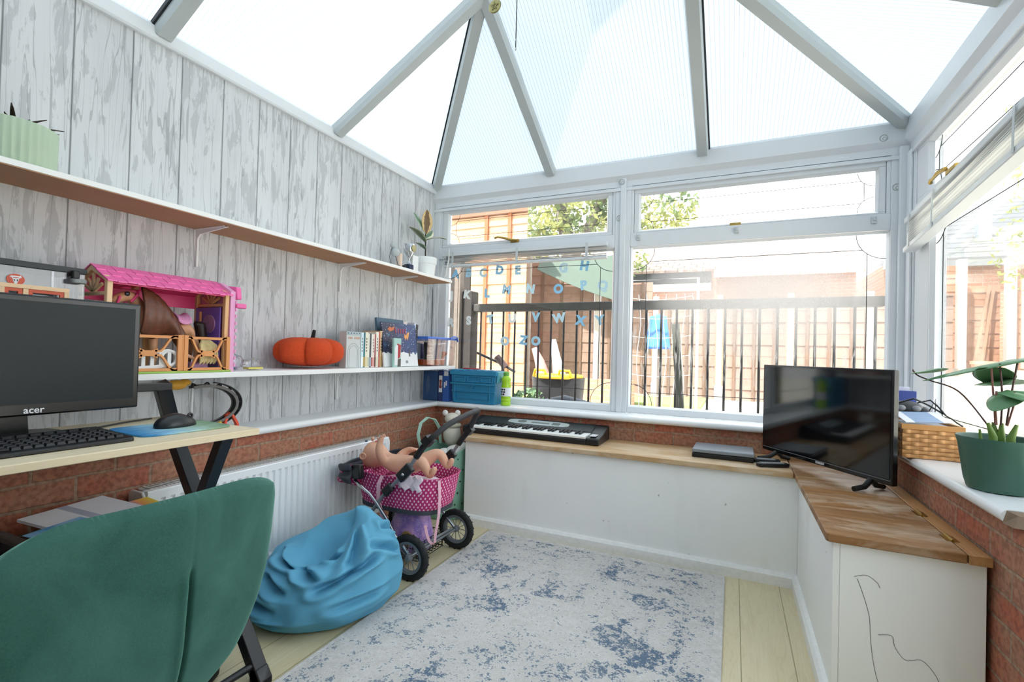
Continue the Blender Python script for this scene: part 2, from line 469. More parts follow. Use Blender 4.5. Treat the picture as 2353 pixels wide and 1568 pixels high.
# ------------------------------------------------------------------ room shell
def shell():
    fl = M  # noqa
    o = MB().box(0, W, YB, .08, -.1, 0).build('floor', m_planks('pale_laminate', .166, 2.147, ('#d8caa4', '#e0d4b2', '#b39f76')))
    struct(o, 'pale oak laminate floor of long planks under the rug'); o['category'] = 'floor'
    wp = m_wallpaper(); bl = m_brick('red_brick_side', 1); bb = m_brick('red_brick_back', 0)
    o = MB().box(-.12, 0, YB, .0, SILL-.02, 2.235).build('wall_left', wp); struct(o, 'left wall papered in weathered grey planks'); o['category'] = 'wall'
    o = MB().box(-.12, .15, YB, .08, 0, SILL-.037).build('wall_left_lower', bl); struct(o, 'red brick dwarf wall below the left sill'); o['category'] = 'wall'
    o = MB().box(.151, W-.161, -.15, .08, 0, SILL-.037).build('wall_back_lower', bb); struct(o, 'red brick dwarf wall below the back window sill'); o['category'] = 'wall'
    o = MB().box(W-.16, W+.12, -1.60, .08, 0, SILL-.037).build('wall_right_lower', m_brick('red_brick_right', 1)); struct(o, 'red brick dwarf wall below the right window sill'); o['category'] = 'wall'
    plaster = M('plain_plaster', '#dcdcda', .8, var=.02)
    o = MB().box(-.12, W+.12, YB-.12, YB, -.1, 3.4).build('wall_rear', plaster); struct(o, 'plain plaster house wall behind the viewer'); o['category'] = 'wall'
    # sills with rounded nose
    def nose(y0, z0=SILL-.036, z1=SILL): # profile (t, z), nose at t = y0
        r = (z1-z0)/2; return [(y0+r-r*math.cos(a), (z0+z1)/2+r*math.sin(a)) for a in [PI/2-PI*i/8 for i in range(9)]]
    sd = .187
    # left sill: runs along y, nose at x = sd
    pl = [(0.0, SILL), (0.0, SILL-.036)]+[(2*sd-p[0]+0, p[1]) for p in nose(sd)][::-1]
    pl = [(0.0, SILL-.036)]+[(sd-(q-sd), z) for q, z in nose(sd)][::-1]+[(0.0, SILL)]
    o = MB().prism(pl, YB, -sd+.012, 'y').build('trim_1', sillm, smooth=True); struct(o, 'white sill along the left wall'); o['category'] = 'sill'
    pb = [(0.0, SILL-.036)]+[(-(sd-(q-sd)), z) for q, z in nose(sd)][::-1]+[(0.0, SILL)]
    o = MB().prism(pb, 0.0, W, 'x').build('trim_2', sillm, smooth=True); struct(o, 'white sill under the back windows'); o['category'] = 'sill'
    pr = [(W, SILL-.036)]+[(W-(sd-(q-sd)), z) for q, z in nose(sd)][::-1]+[(W, SILL)]
    o = MB().prism(pr, -1.478, -sd+.012, 'y').build('trim_3', sillm, smooth=True); struct(o, 'white sill under the right window'); o['category'] = 'sill'
    chip = M('broken_board', '#8b7562', .9, var=.2, vscale=60)
    m = MB()
    m.hexa([(W-sd+.010, -1.520, SILL-.034), (W-.02, -1.560, SILL-.034), (W-.02, -1.4785, SILL-.034), (W-sd+.004, -1.4785, SILL-.034),
            (W-sd+.026, -1.500, SILL-.008), (W-.02, -1.540, SILL-.006), (W-.02, -1.4785, SILL-.002), (W-sd+.012, -1.4785, SILL-.002)])
    struct(m.build('trim_4', chip), 'broken brown end of the right sill')['category'] = 'sill'
    # eaves beams
    def eaves(name, axis, a, b, face, sgn, lab):
        # profile (depth toward room, z)
        prof = [(-.08, 2.10), (.012, 2.10), (.012, 2.116), (.0, 2.125), (.0, 2.165), (.012, 2.18), (.022, 2.195), (.022, 2.285), (.012, EZ), (-.08, EZ)]
        pts = [(face+sgn*d, z) for d, z in prof]
        o = MB().prism(pts, a, b, axis).build(name, upvc, smooth=True, ang=30); struct(o, lab); o['category'] = 'beam'
    eaves('trim_5', 'x', -.0, W+.08, 0, -1, 'white eaves beam above the back windows')
    eaves('trim_6', 'y', -3.9, -.02, W, -1, 'white eaves beam above the right window')
    pts = [(-.1, 2.232), (.016, 2.232), (.022, 2.24), (.022, 2.285), (.010, EZ), (-.1, EZ)]
    o = MB().prism(pts, YB, -.02, 'y').build('trim_7', upvc, smooth=True, ang=30); struct(o, 'white wall plate above the plank wallpaper'); o['category'] = 'beam'
    # posts
    m = MB()
    m.box(1.392, 1.492, -.004, .07, SILL, 2.12); m.box(1.424, 1.460, -.014, -.004, SILL, 2.18)
    struct(m.build('trim_8', upvc, bevel=.004), 'white mullion between the back windows')['category'] = 'post'
    m = MB()
    m.box(2.838, W+.08, -.004, .08, SILL, 2.12); m.box(W-.004, W+.08, -.10, -.004, SILL, 2.12); m.box(2.868, W-.004, -.03, -.004, SILL, 2.16)
    m.box(W-.016, W-.004, -.09, -.03, SILL, 2.12)
    struct(m.build('trim_9', upvc, bevel=.004), 'white corner post between back and right windows')['category'] = 'post'
    m = MB(); m.box(.0, .05, -.004, .07, SILL, 2.12)
    struct(m.build('trim_10', upvc, bevel=.004), 'white frame post in the left corner')['category'] = 'post'
    # cable trunking strips in the left corner
    m = MB(); m.box(.012, .030, -.016, -.0055, SILL+.002, 1.52)
    struct(m.build('trim_11', upvc, bevel=.002), 'thin white strip down the left corner')['category'] = 'strip'

def rect_frame(m, P, u0, u1, z0, z1, w, d0, d1):
    """four mitre-less members; P(u,d,z)->point"""
    def bx(a, b, c, e):
        m.hexa([P(a, d0, c), P(b, d0, c), P(b, d1, c), P(a, d1, c), P(a, d0, e), P(b, d0, e), P(b, d1, e), P(a, d1, e)])
    bx(u0, u1, z0, z0+w); bx(u0, u1, z1-w, z1); bx(u0, u0+w, z0+w, z1-w); bx(u1-w, u1, z0+w, z1-w)

def bead(m, P, u0, u1, z0, z1, w, d0, d1):
    """sloping glazing bead round an opening: outer edge at depth d0, inner edge at d1"""
    A = [P(u0, d0, z0), P(u1, d0, z0), P(u1, d0, z1), P(u0, d0, z1)]
    B = [P(u0+w, d1, z0+w), P(u1-w, d1, z0+w), P(u1-w, d1, z1-w), P(u0+w, d1, z1-w)]
    a = [m.v(p) for p in A]; b = [m.v(p) for p in B]; m.skin(a, b)

def lead(m, P, u0, u1, z0, z1, dd, r=.0016, k=1.0):
    """leaded came lines with quarter-round corners"""
    ix, iz, q = .075*k, .055*k, .125*k
    def seg(a, b): m.tube([P(a[0], dd, a[1]), P(b[0], dd, b[1])], r, 6)
    R = min(q, (z1-z0)*.36)
    for cu, su in ((u0, 1), (u1, -1)):
        for cz, sz in ((z0, 1), (z1, -1)):
            m.tube([P(cu+su*R*math.cos(t), dd, cz+sz*R*math.sin(t)) for t in [PI/2*i/10 for i in range(11)]], r, 6)
    off = R*.62; rem = math.sqrt(R*R-off*off)
    seg((u0+off, z0+rem), (u0+off, z1-rem)); seg((u1-off, z0+rem), (u1-off, z1-rem))
    seg((u0+rem, z0+off), (u1-rem, z0+off)); seg((u0+rem, z1-off), (u1-rem, z1-off))

leadm = M('lead_came', '#2c2d30', .6)
def window(name, P, u0, u1, zt0, zt1, gb, gl, gu, label, lower_mat, mirror=False, handle_u=None, keyhole=None, side=False):
    """u0..u1 frame, transom zt0..zt1, gb bottom of lower glass, gl (u0,u1,z1) lower glass, gu (u0,u1,z0,z1) upper glass"""
    root = thing(name, label, 'window', tuple(Vector(P((u0+u1)/2, 0, SILL)))); root['kind'] = 'structure'
    m = MB()
    # outer frame + transom
    def bx(a, b, c, e, d0, d1): m.hexa([P(a, d0, c), P(b, d0, c), P(b, d1, c), P(a, d1, c), P(a, d0, e), P(b, d0, e), P(b, d1, e), P(a, d1, e)])
    bx(u0, u1, SILL, gb-.012, 0, .07)
    bx(u0, gl[0]-.010, gb-.012, zt0, .004, .07); bx(gl[1]+.010, u1, gb-.012, zt0, .004, .07)
    bx(u0, u1, zt0, zt1, -.006, .07)
    bx(u0, u1, 2.105, 2.13, 0, .07)
    bx(u0, u0+.018, zt1, 2.105, .0, .07); bx(u1-.018, u1, zt1, 2.105, .0, .07)
    bead(m, P, gl[0]-.012, gl[1]+.012, gb-.014, gl[2]+.012, .012, .004, .026)
    m.build('frame', upvc, root, bevel=.0025)
    m = MB()   # opening top light
    w = min(gu[0]-u0-.02, .05)
    a0, a1, b0, b1 = u0+.020, u1-.020, zt1+.002, 2.103
    rect = [(a0, a1, b0, b1)]
    def bx2(a, b, c, e): m.hexa([P(a, .004, c), P(b, .004, c), P(b, .062, c), P(a, .062, c), P(a, .004, e), P(b, .004, e), P(b, .062, e), P(a, .062, e)])
    bx2(a0, a1, b0, gu[2]-.012); bx2(a0, a1, gu[3]+.012, b1); bx2(a0, gu[0]-.012, gu[2]-.012, gu[3]+.012); bx2(gu[1]+.012, a1, gu[2]-.012, gu[3]+.012)
    bead(m, P, gu[0]-.012, gu[1]+.012, gu[2]-.012, gu[3]+.012, .012, .004, .026)
    m.build('top_light', upvc, root, bevel=.0025)
    m = MB(); m.hexa([P(gu[0]-.004, .030, gu[2]-.004), P(gu[1]+.004, .030, gu[2]-.004), P(gu[1]+.004, .034, gu[2]-.004), P(gu[0]-.004, .034, gu[2]-.004),
                      P(gu[0]-.004, .030, gu[3]+.004), P(gu[1]+.004, .030, gu[3]+.004), P(gu[1]+.004, .034, gu[3]+.004), P(gu[0]-.004, .034, gu[3]+.004)])
    g1 = m.build('pane', glass, root)
    m = MB(); m.hexa([P(gl[0]-.004, .030, gb-.004), P(gl[1]+.004, .030, gb-.004), P(gl[1]+.004, .034, gb-.004), P(gl[0]-.004, .034, gb-.004),
                      P(gl[0]-.004, .030, gl[2]+.004), P(gl[1]+.004, .030, gl[2]+.004), P(gl[1]+.004, .034, gl[2]+.004), P(gl[0]-.004, .034, gl[2]+.004)])
    g2 = m.build('pane', lower_mat, root)
    m = MB(); lead(m, P, gu[0], gu[1], gu[2], gu[3], .028, k=.8); m.build('lead_strip', leadm, root)
    m = MB(); lead(m, P, gl[0], gl[1], gb, gl[2], .028, .0019, k=1.05); m.build('lead_strip', leadm, root)
    if handle_u:
        m = MB(); hz = (zt1+gu[2])/2-.006
        m.hexa([P(handle_u-.01, -.008, hz-.012), P(handle_u+.05, -.008, hz-.012), P(handle_u+.05, .004, hz-.012), P(handle_u-.01, .004, hz-.012),
                P(handle_u-.01, -.008, hz+.010), P(handle_u+.05, -.008, hz+.010), P(handle_u+.05, .004, hz+.010), P(handle_u-.01, .004, hz+.010)])
        s = -1
        m.tube([P(handle_u+.04, -.016, hz), P(handle_u, -.030, hz+.002), P(handle_u-.05, -.036, hz+.018), P(handle_u-.10, -.034, hz+.028), P(handle_u-.125, -.03, hz+.024)], [.008, .010, .0085, .007, .008], 10)
        m.build('handle', brass, root, smooth=True, ang=50)
    if keyhole:
        m = MB(); hz = (zt1+gu[2])/2-.004
        m.hexa([P(keyhole-.03, -.002, hz-.009), P(keyhole+.03, -.002, hz-.009), P(keyhole+.03, .004, hz-.009), P(keyhole-.03, .004, hz-.009),
                P(keyhole-.03, -.002, hz+.009), P(keyhole+.03, -.002, hz+.009), P(keyhole+.03, .004, hz+.009), P(keyhole-.03, .004, hz+.009)])
        m.build('lock_plate', brass, root, bevel=.002)
    return root

def windows():
    Pb = lambda u, d, z: (u, d, z)
    w1 = window('window_1', Pb, .05, 1.392, 1.735, 1.822, .728, (.125, 1.376, 1.722), (.128, 1.330, 1.858, 2.072),
                'white back window with leaded top light and alphabet stickers', glass, handle_u=.66)
    w2 = window('window_2', Pb, 1.492, 2.838, 1.735, 1.822, .728, (1.510, 2.828, 1.722), (1.552, 2.776, 1.846, 2.062),
                'wide white back window with a misted lower pane', misted, keyhole=2.10)
    for u, zz in ((1.545, 1.79), (2.108, 1.792), (2.765, 1.79)):
        m = MB(); m.box(u-.012, u+.012, -.016, -.0065, zz-.018, zz+.018); m.box(u-.006, u+.006, -.022, -.016, zz-.004, zz+.012)
        m.build('blind_clip', M('clear_clip', '#c7ccce', .3), w2, bevel=.002)
    gm = M('glue_residue', '#aeb3b0', .8, var=.3, vscale=60)
    for x, y, z, w in ((1.432, -.0145, 2.155, w1), (1.418, -.0048, 1.925, w1), (2.862, -.0048, 1.955, w2), (2.80, -.0225, 2.215, w2)):
        m = MB(); m.torus((x, y, z), .017, .0022, (0, 1, 0), 20, 6, .0008); m.torus((x+.003, y, z-.003), .008, .0016, (0, 1, 0), 16, 6, .0008); m.build('glue_mark', gm, w)
    Pr = lambda u, d, z: (W+d, u, z)
    window('window_3', Pr, -1.62, -.10, 1.735, 1.822, .728, (-1.56, -.30, 1.722), (-1.53, -.275, 1.86, 2.072),
           'white right window with a leaded top light', glass)
    # brass stay on the right top light
    # glazed door beyond the right window
    d = thing('door_1', 'white glazed door beyond the right window', 'door', (W+.02, -2.1, 0)); d['kind'] = 'structure'
    m = MB(); rect_frame(m, Pr, -2.62, -1.62, .0, 2.12, .11, -.0, .07); m.build('frame', upvc, d, bevel=.004)
    m = MB(); m.box(W+.03, W+.034, -2.51, -1.73, .11, 2.01); m.build('pane', glass, d)
    pl = M('plain_plaster', '#dcdcda')
    struct(MB().box(W, W+.12, YB, -2.62, 0, 2.12).build('wall_right', pl), 'plain stretch of right wall beyond the door')['category'] = 'wall'

    # hooks and stains left on the frames
def roof():
    JL, JR = V(.90, -.95, 2.915), V(1.92, -1.165, 2.66)
    AP = V(1.44, -1.52, 3.16); RD = V(1.44, YB, 3.16)
    AL, AR, BL, BR = V(0, -.0, EZ), V(W, -.0, EZ), V(0, YB, EZ), V(W, YB, EZ)
    BA, BB = V(.945, 0, EZ), V(1.913, 0, EZ)
    L1, L2 = V(0, -1.037, EZ), V(0, -1.968, EZ)
    R1, R2 = V(W, -1.0, EZ), V(W, -2.0, EZ)
    T2 = V(1.44, -1.968, 3.16); T1 = V(1.44, -1.6, 3.16); T2r = V(1.44, -2.0, 3.16)
    root = thing('ceiling', 'hipped opal polycarbonate conservatory roof on grey white bars', 'ceiling', (1.44, -1.9, EZ)); root['kind'] = 'structure'
    def panel(pts, mat):
        m = MB(); up = V(0, 0, .012)
        A = [m.v(p) for p in pts]; B = [m.v(p+up) for p in pts]
        m.skin(A, B)
        c = sum(pts, V(0, 0, 0))/len(pts); ca = m.v(c); cb = m.v(c+up); n = len(pts)
        for i in range(n): m.f([A[i], A[(i+1) % n], ca]); m.f([B[(i+1) % n], B[i], cb])
        m.build('roof_panel', mat, root)
    panel([AL, BA, JL], roof_x); panel([BA, BB, JR, AP, JL], roof_x); panel([BB, AR, JR], roof_x)
    panel([AL, JL, L1], roof_y); panel([L1, JL, AP, T2, L2], roof_y); panel([L2, T2, RD, BL], roof_y)
    panel([AR, R1, JR], roof_y); panel([R1, R2, T2r, AP, JR], roof_y); panel([R2, BR, RD, T2r], roof_y)
    barm = M('grey_white_bar', '#b9bfc0', .35, var=.03, vscale=5)
    def gbar(p, q, n, w=.068, side=1, h=.045):
        p, q, n = Vector(p), Vector(q), Vector(n).normalized()
        d = (q-p).normalized(); r = d.cross(n).normalized(); n2 = r.cross(d).normalized()
        if n2.z > 0: n2 = -n2
        m = MB(); c = (p+q)/2+n2*.012; L = (q-p).length/2
        # chamfered profile
        a = w/2; prof = [(-a, -.01), (-a, h*.45), (-a*.78, h), (a*.78, h), (a, h*.45), (a, -.01)]
        A = [m.v(c-d*L+r*x+n2*y) for x, y in prof]; B = [m.v(c+d*L+r*x+n2*y) for x, y in prof]
        m.skin(A, B); m.f(A[::-1]); m.f(B)
        b = m.build('glazing_bar', barm, root)
        g = MB(); g.obox(c+r*side*(a+.004), d, r, n2, L, .004, .009); g.build('gasket', gasket, b)
    def nrm(a, b, c): return (b-a).cross(c-a)
    gbar(AL, JL, V(.5, -.5, -1), side=-1); gbar(JL, AP, V(.5, -.5, -1), side=-1)
    gbar(AR, JR, V(-.5, -.5, -1), side=-1); gbar(JR, AP, V(-.5, -.5, -1), side=-1)
    gbar(BA, JL, nrm(BA, JL, BB), side=1); gbar(BB, JR, nrm(BB, JR, BA), side=1)
    gbar(L1, JL, nrm(L1, JL, L2), side=1); gbar(L2, T2, nrm(L2, T2, L1), side=1)
    gbar(R1, JR, nrm(R1, JR, R2), side=-1); gbar(R2, T2r, nrm(R2, T2r, R1), side=-1)
    gbar(AP, RD, V(0, 0, -1), .1)
    # hanging medallion + pull cord
    o = thing('medallion', 'round gold medallion hanging on a cord from the roof', 'ornament', (1.152, -1.3, 2.515))
    m = MB(); m.lathe([(.0, -.004), (.026, -.004), (.030, 0), (.026, .004), (0, .004)], (1.152, -1.3, 2.515), 28, 'y')
    m.torus((1.152, -1.3, 2.515), .021, .0025, (0, 1, 0), 24, 6)
    for k in range(5):
        a = PI/2+k*2*PI/5; b = a+4*PI/5
        m.tube([(1.152+.019*math.cos(a), -1.306, 2.515+.019*math.sin(a)), (1.152+.019*math.cos(b), -1.306, 2.515+.019*math.sin(b))], .002, 6)
    m.build('disc', M('old_gold', '#a39a6c', .4, .8), o, smooth=True)
    m = MB(); m.tube([(1.152, -1.3, 2.546), (1.156, -1.31, 3.05)], .0022, 6); m.sphere((1.1525, -1.301, 2.552), .006); m.build('cord', gasket, o)
    o = thing('pull_cord', 'thin dark pull cord with a metal bead hanging from the roof', 'cord', (1.255, -1.3, 2.30))
    m = MB(); m.tube([(1.256, -1.3, 3.10), (1.255, -1.3, 2.305)], .0022, 6); m.build('cord', gasket, o)
    m = MB(); m.sphere((1.255, -1.3, 2.345), (.004, .004, .006)); m.build('bead', chrome, o)
    m = MB(); m.sphere((1.255, -1.3, 2.307), (.004, .004, .007)); m.build('bead', chrome, o)

def bench():
    root = thing('storage_bench', 'white corner storage bench with worn varnished wooden lids', 'bench', (1.6, -.4, 0))
    fy = -.543; bx = 2.386; ey = -1.378; bt = .498
    scuff = M('scuffed_white_board', '#dfe0df', .55, var=.05, vscale=4)
    def scuffed():
        t = NT('marked_white_board'); co = t.coord(); q = t.xyz(co)
        n = t.noise(co, 3, 3); sp = t.noise(co, 34, 2, .4)
        col = t.mix(n, lin('#eeeeec'), lin('#f6f6f4'))
        col = t.mix(t.ramp(sp, [(.775, 0.0), (.80, .6)]), col, lin('#77706a'))
        st = t.noise(t.mapping(co, (1, 1, .35)), 5, 2); col = t.mix(t.ramp(st, [(.62, 0.0), (.8, .18)]), col, lin('#a9a49a'))
        t.pbr(col, .5); return t.m
    sm = scuffed()
    m = MB(); m.box(.633, bx, fy, fy+.018, .0, bt); m.box(.633, .651, fy+.018, -.152, 0, bt); m.build('front_panel', sm, root, bevel=.0015)
    m = MB(); m.box(bx, bx+.018, ey, fy+.018, 0, bt); m.build('front_panel', sm, root, bevel=.0015)
    m = MB(); m.box(bx+.0185, 2.738, ey, ey+.018, 0, bt); m.build('end_panel', sm, root, bevel=.0015)
    lid = m_wood('varnished_pine_back', ('#b08a5e', '#c6a377'), 0, worn='#d3c2a9')
    lid2 = m_wood('varnished_pine_corner', ('#7d5530', '#9d7042'), 0, worn='#c3ae98', sc=1.0)
    strip = m_wood('pine_strip', ('#9a6a3e', '#c0915e'), 1)
    m = MB(); m.box(.612, 2.364, -.567, -.152, bt+.002, BZ); m.build('lid', lid, root, bevel=.003)
    m = MB(); m.prism([(2.3665, -.152), (2.3665, -1.385), (2.374, -1.396), (2.690, -1.400), (2.690, -.152)], bt+.002, BZ, 'z'); m.build('lid', lid2, root, bevel=.003)
    m = MB(); m.box(2.6925, 2.742, -1.402, -.152, bt+.002, BZ); m.build('back_strip', strip, root, bevel=.002)
    for yy in (-1.02, -1.27):
        m = MB(); m.tube([(2.6915, yy-.03, BZ+.003), (2.6915, yy+.03, BZ+.003)], .0045, 10); m.box(2.676, 2.707, yy-.028, yy+.028, BZ+.0002, BZ+.0015); m.build('hinge', brass, root, smooth=True)
    bw = M('chipped_skirting', '#efefed', .5, var=.08, vscale=50)
    m = MB(); pr = [(0, 0), (-.022, 0), (-.022, .045), (-.012, .058), (0, .06)]
    m.prism([(fy+a, z) for a, z in pr], .633, bx-.002, 'x'); m.prism([(bx+a, z) for a, z in pr], ey, fy-.001, 'y'); m.build('skirting', bw, root)
    # pencil scribble on the end panel
    pen = M('pencil_line', '#83817f', .8)
    m = MB()
    def P(u, z): return (u, ey-.0006, z)
    pts = [(2.448, .40), (2.462, .36), (2.478, .30), (2.482, .24), (2.488, .18), (2.500, .12), (2.520, .07), (2.55, .05), (2.59, .055), (2.625, .09), (2.64, .14), (2.63, .175), (2.60, .205), (2.565, .195), (2.54, .225), (2.532, .255), (2.50, .25)]
    def cr(ps, n=6):
        out = []
        for i in range(len(ps)-1):
            p0, p1, p2, p3 = [Vector(ps[max(0, min(len(ps)-1, i+k))]) for k in (-1, 0, 1, 2)]
            for j in range(n):
                s = j/n; out.append(.5*((2*p1)+(p2-p0)*s+(2*p0-5*p1+4*p2-p3)*s*s+(3*p1-p0-3*p2+p3)*s**3))
        return out+[Vector(ps[-1])]
    m.tube([P(*p) for p in cr(pts)], .0008, 4); m.tube([P(*p) for p in cr([(2.44, .405), (2.47, .415), (2.495, .40), (2.503, .385)])], .0008, 4)
    m.build('pencil_mark', pen, root)

def rug():
    m = MB(); m.box(.836, 2.088, -3.31, -.588, .001, .010)
    tag(m.build('rug', m_rug(), bevel=.004), 'cream rug with a faded blue medallion pattern on the pale floor', 'rug')

def shelves():
    brk = M('white_bracket', '#eceded', .35, var=.01)
    def bracket(par, y, z, d=.19, h=.16):
        m = MB(); m.prism([(.003, z), (d, z), (d, z-.006), (.030, z-.022), (.014, z-.04), (.012, z-h), (.003, z-h)], y-.004, y+.004, 'y')
        m.box(.003, d, y-.012, y+.012, z-.003, z); m.prism([(y-.013, z), (y+.013, z), (y+.004, z-h), (y-.004, z-h)], .0015, .0032, 'x')
        m.build('bracket', brk, par)
    ys = (-3.3, -1.80, -.97, -.47)
    r = thing('wall_shelf', 'long white wall shelf high on the plank wall holding two potted plants', 'shelf', (.1, -2, UZ))
    MB().box(.002, .236, YB+.01, -.107, UZ-.018, UZ).build('board', shelfm, r, bevel=.0015)
    MB().box(.002, .234, YB+.012, -.109, UZ-.0205, UZ-.0182).build('underside', tanm, r)  # thin tan sheet below the white board
    for y in ys: bracket(r, y, UZ-.021)
    r = thing('wall_shelf', 'long white wall shelf with the toy stable, pumpkin and books on it', 'shelf', (.1, -2, MZ))
    MB().box(.002, .285, YB+.01, -.115, MZ-.022, MZ).build('board', shelfm, r, bevel=.002)
    for y in ys: bracket(r, y, MZ-.0225, .2, .17)

def radiator():
    r = thing('radiator', 'white ribbed panel radiator on the brick wall under the sill', 'radiator', (.21, -1.45, .1))
    y0, y1, z0, z1 = -2.10, -.80, .10, .522
    m = MB(); n = 38; xs = .262
    pts = [(xs-.03, y0), (xs-.004, y0+.002), (xs, y0+.012)]
    step = (y1-y0-.06)/n
    for i in range(n):
        a = y0+.03+i*step; pts += [(xs, a), (xs, a+step*.35), (xs-.009, a+step*.5), (xs-.009, a+step*.8), (xs, a+step*.95)]
    pts += [(xs, y1-.012), (xs-.004, y1-.002), (xs-.03, y1)]
    rg = [[(x, y, z) for x, y in pts] for z in (z0+.03, z1-.04)]
    flat = lambda z, dx: [(min(x, xs-.002)+dx if x > xs-.02 else x, y, z) for x, y in pts]
    sm = [(max(x, xs-.0) if x > xs-.02 else x, y) for x, y in pts]
    rs = [[(xs-.001 if x > xs-.02 else x, y, z0) for x, y in pts], [(xs if x > xs-.012 else x, y, z0+.02) for x, y in pts]]+rg+[[(xs if x > xs-.012 else x, y, z1-.03) for x, y in pts], [(xs if x > xs-.012 else x, y, z1-.004) for x, y in pts], [(xs-.004 if x > xs-.012 else x, y, z1) for x, y in pts]]
    m.rings(rs, closed=True); m.build('front_panel', M('radiator_white', '#eef0f2', .3, var=.01), r)
    m = MB(); m.box(.172, .228, y0+.012, y1-.012, z0+.02, z1-.012); m.build('back_panel', M('radiator_white', '#eef0f2'), r)
    rm = M('radiator_white', '#eef0f2')
    m = MB(); m.box(.168, .238, y0+.02, y1-.02, z1-.009, z1-.004)
    k = 90
    for i in range(k):
        y = y0+.03+(y1-y0-.06)*i/k; m.box(.176, .232, y, y+.006, z1-.004, z1+.001)
    m.build('top_grille', M('radiator_grille', '#d3d6d6', .4), r)
    for y, s in ((y0-.001, -1), (y1+.001, 1)):
        m = MB(); m.prism([(.168, z0+.03), (.256, z0+.03), (.260, z0+.05), (.260, z1-.02), (.248, z1), (.18, z1), (.168, z1-.015)], y, y-.010*s*-1 if s < 0 else y+.010, 'y'); e = m.build('end_cap', rm, r, bevel=.004)
        m = MB(); m.torus((.212, y+s*.011, z1-.06), .013, .004, (0, 1, 0), 20, 8); m.lathe([(.001, 0), (.010, 0), (.010, .006), (.001, .006)], (.212, y+s*.010, z1-.06), 16, 'y'); m.build('vent', M('vent_shadow', '#6d665c', .5), e)
    for y in (-1.9, -1.0):
        m = MB(); m.box(.1505, .172, y-.02, y+.02, z0+.08, z1-.06); m.build('wall_bracket', rm, r)

def blinds():
    sl = M('blind_slat', '#dadde0', .35, var=.02); cordm = M('blind_cord', '#e6e7e5', .6)
    r = thing('venetian_blind', 'white slatted blind raised above the alphabet stickers', 'blind', (.73, -.04, 1.70), 'raised venetian blinds')
    MB().box(.105, 1.352, -.052, -.012, 1.745, 1.772).build('head_rail', sl, r, bevel=.003)
    m = MB()
    for k in range(6):
        z = 1.735-k*.0095; tl = .010*math.sin(k*1.7)
        m.hexa([(.11, -.046, z+tl*.2), (1.348, -.046, z-tl*.5), (1.348, -.018, z-tl*.5), (.11, -.018, z+tl*.2), (.11, -.046, z+.002+tl*.2), (1.348, -.046, z+.002-tl*.5), (1.348, -.018, z+.002-tl*.5), (.11, -.018, z+.002+tl*.2)])
    m.build('slats', M('blind_slat_grey', '#b4babe', .35, var=.04), r)
    MB().box(.108, 1.350, -.048, -.016, 1.664, 1.682).build('bottom_rail', sl, r, bevel=.003)
    for x in (.20, .72, 1.22):
        m = MB(); m.flat([(x, -.053, 1.772), (x, -.054, 1.66)], .018, .001, (1, 0, 0)); m.build('ladder_tape', M('clear_clip', '#c7ccce', .3), r)
    m = MB(); m.tube([(.15, -.056, 1.77), (.12, -.07, 1.6), (.085, -.075, 1.3), (.075, -.07, 1.17)], .0018, 6); m.tube([(.135, -.056, 1.77), (.10, -.06, 1.56), (.072, -.07, 1.3), (.066, -.07, 1.17)], .0018, 6)
    m.tube([(.17, -.058, 1.80), (.172, -.060, 1.72), (.15, -.064, 1.60), (.142, -.066, 1.585)], .005, 8); m.build('cord', cordm, r, smooth=True)
    r = thing('venetian_blind', 'white slatted blind raised across the right window', 'blind', (W-.04, -.8, 1.68), 'raised venetian blinds')
    y0, y1 = -1.56, -.165
    up = lambda y: .085*(-.165-y)
    def rail(x0, x1, z0, z1, k=1.0):
        m = MB(); m.hexa([(x0, y0, z0+up(y0)*k), (x1, y0, z0+up(y0)*k), (x1, y1, z0), (x0, y1, z0), (x0, y0, z1+up(y0)*k), (x1, y0, z1+up(y0)*k), (x1, y1, z1), (x0, y1, z1)]); return m
    rail(W-.058, W-.010, 1.722, 1.748, .8).build('head_rail', sl, r, bevel=.003)
    m = MB()
    for k in range(10):
        z = 1.714-k*.0108; sag = (.012, .020, .016, .006, .0, .0)[k % 6]*(1 if k < 6 else .3)
        m.grid(lambda u, v, z=z, sag=sag: (W-.050+v*.034, y0+.01+u*(y1-y0-.02), z+up(y0)*(1-u)*.95-sag*math.sin(PI*u)-.006*v+.004*math.sin(PI*v)), 18, 4)
    m.build('slats', M('blind_slat_cream', '#f3f3f0', .3, var=.02), r, solid=.0014)
    rail(W-.062, W-.010, 1.580, 1.603).build('bottom_rail', sl, r, bevel=.003)
    for y in (-.25, -.55, -1.2):
        m = MB(); m.flat([(W-.063, y, 1.745+up(y)*.8), (W-.065, y, 1.585+up(y))], .014, .001, (0, 1, 0)); m.build('ladder_tape', M('clear_clip', '#c7ccce'), r)
    # brass stay of the right top light sits just above the blind
    r2 = bpy.data.objects['window_3']
    m = MB(); m.box(W-.012, W+.003, -.62, -.52, 1.832, 1.850)
    m.tube([(W-.03, -.58, 1.842), (W-.036, -.52, 1.848), (W-.034, -.46, 1.843), (W-.034, -.43, 1.846), (W-.03, -.415, 1.838)], [.009, .009, .006, .007, .009], 10); m.build('handle', brass, r2, smooth=True, ang=50)

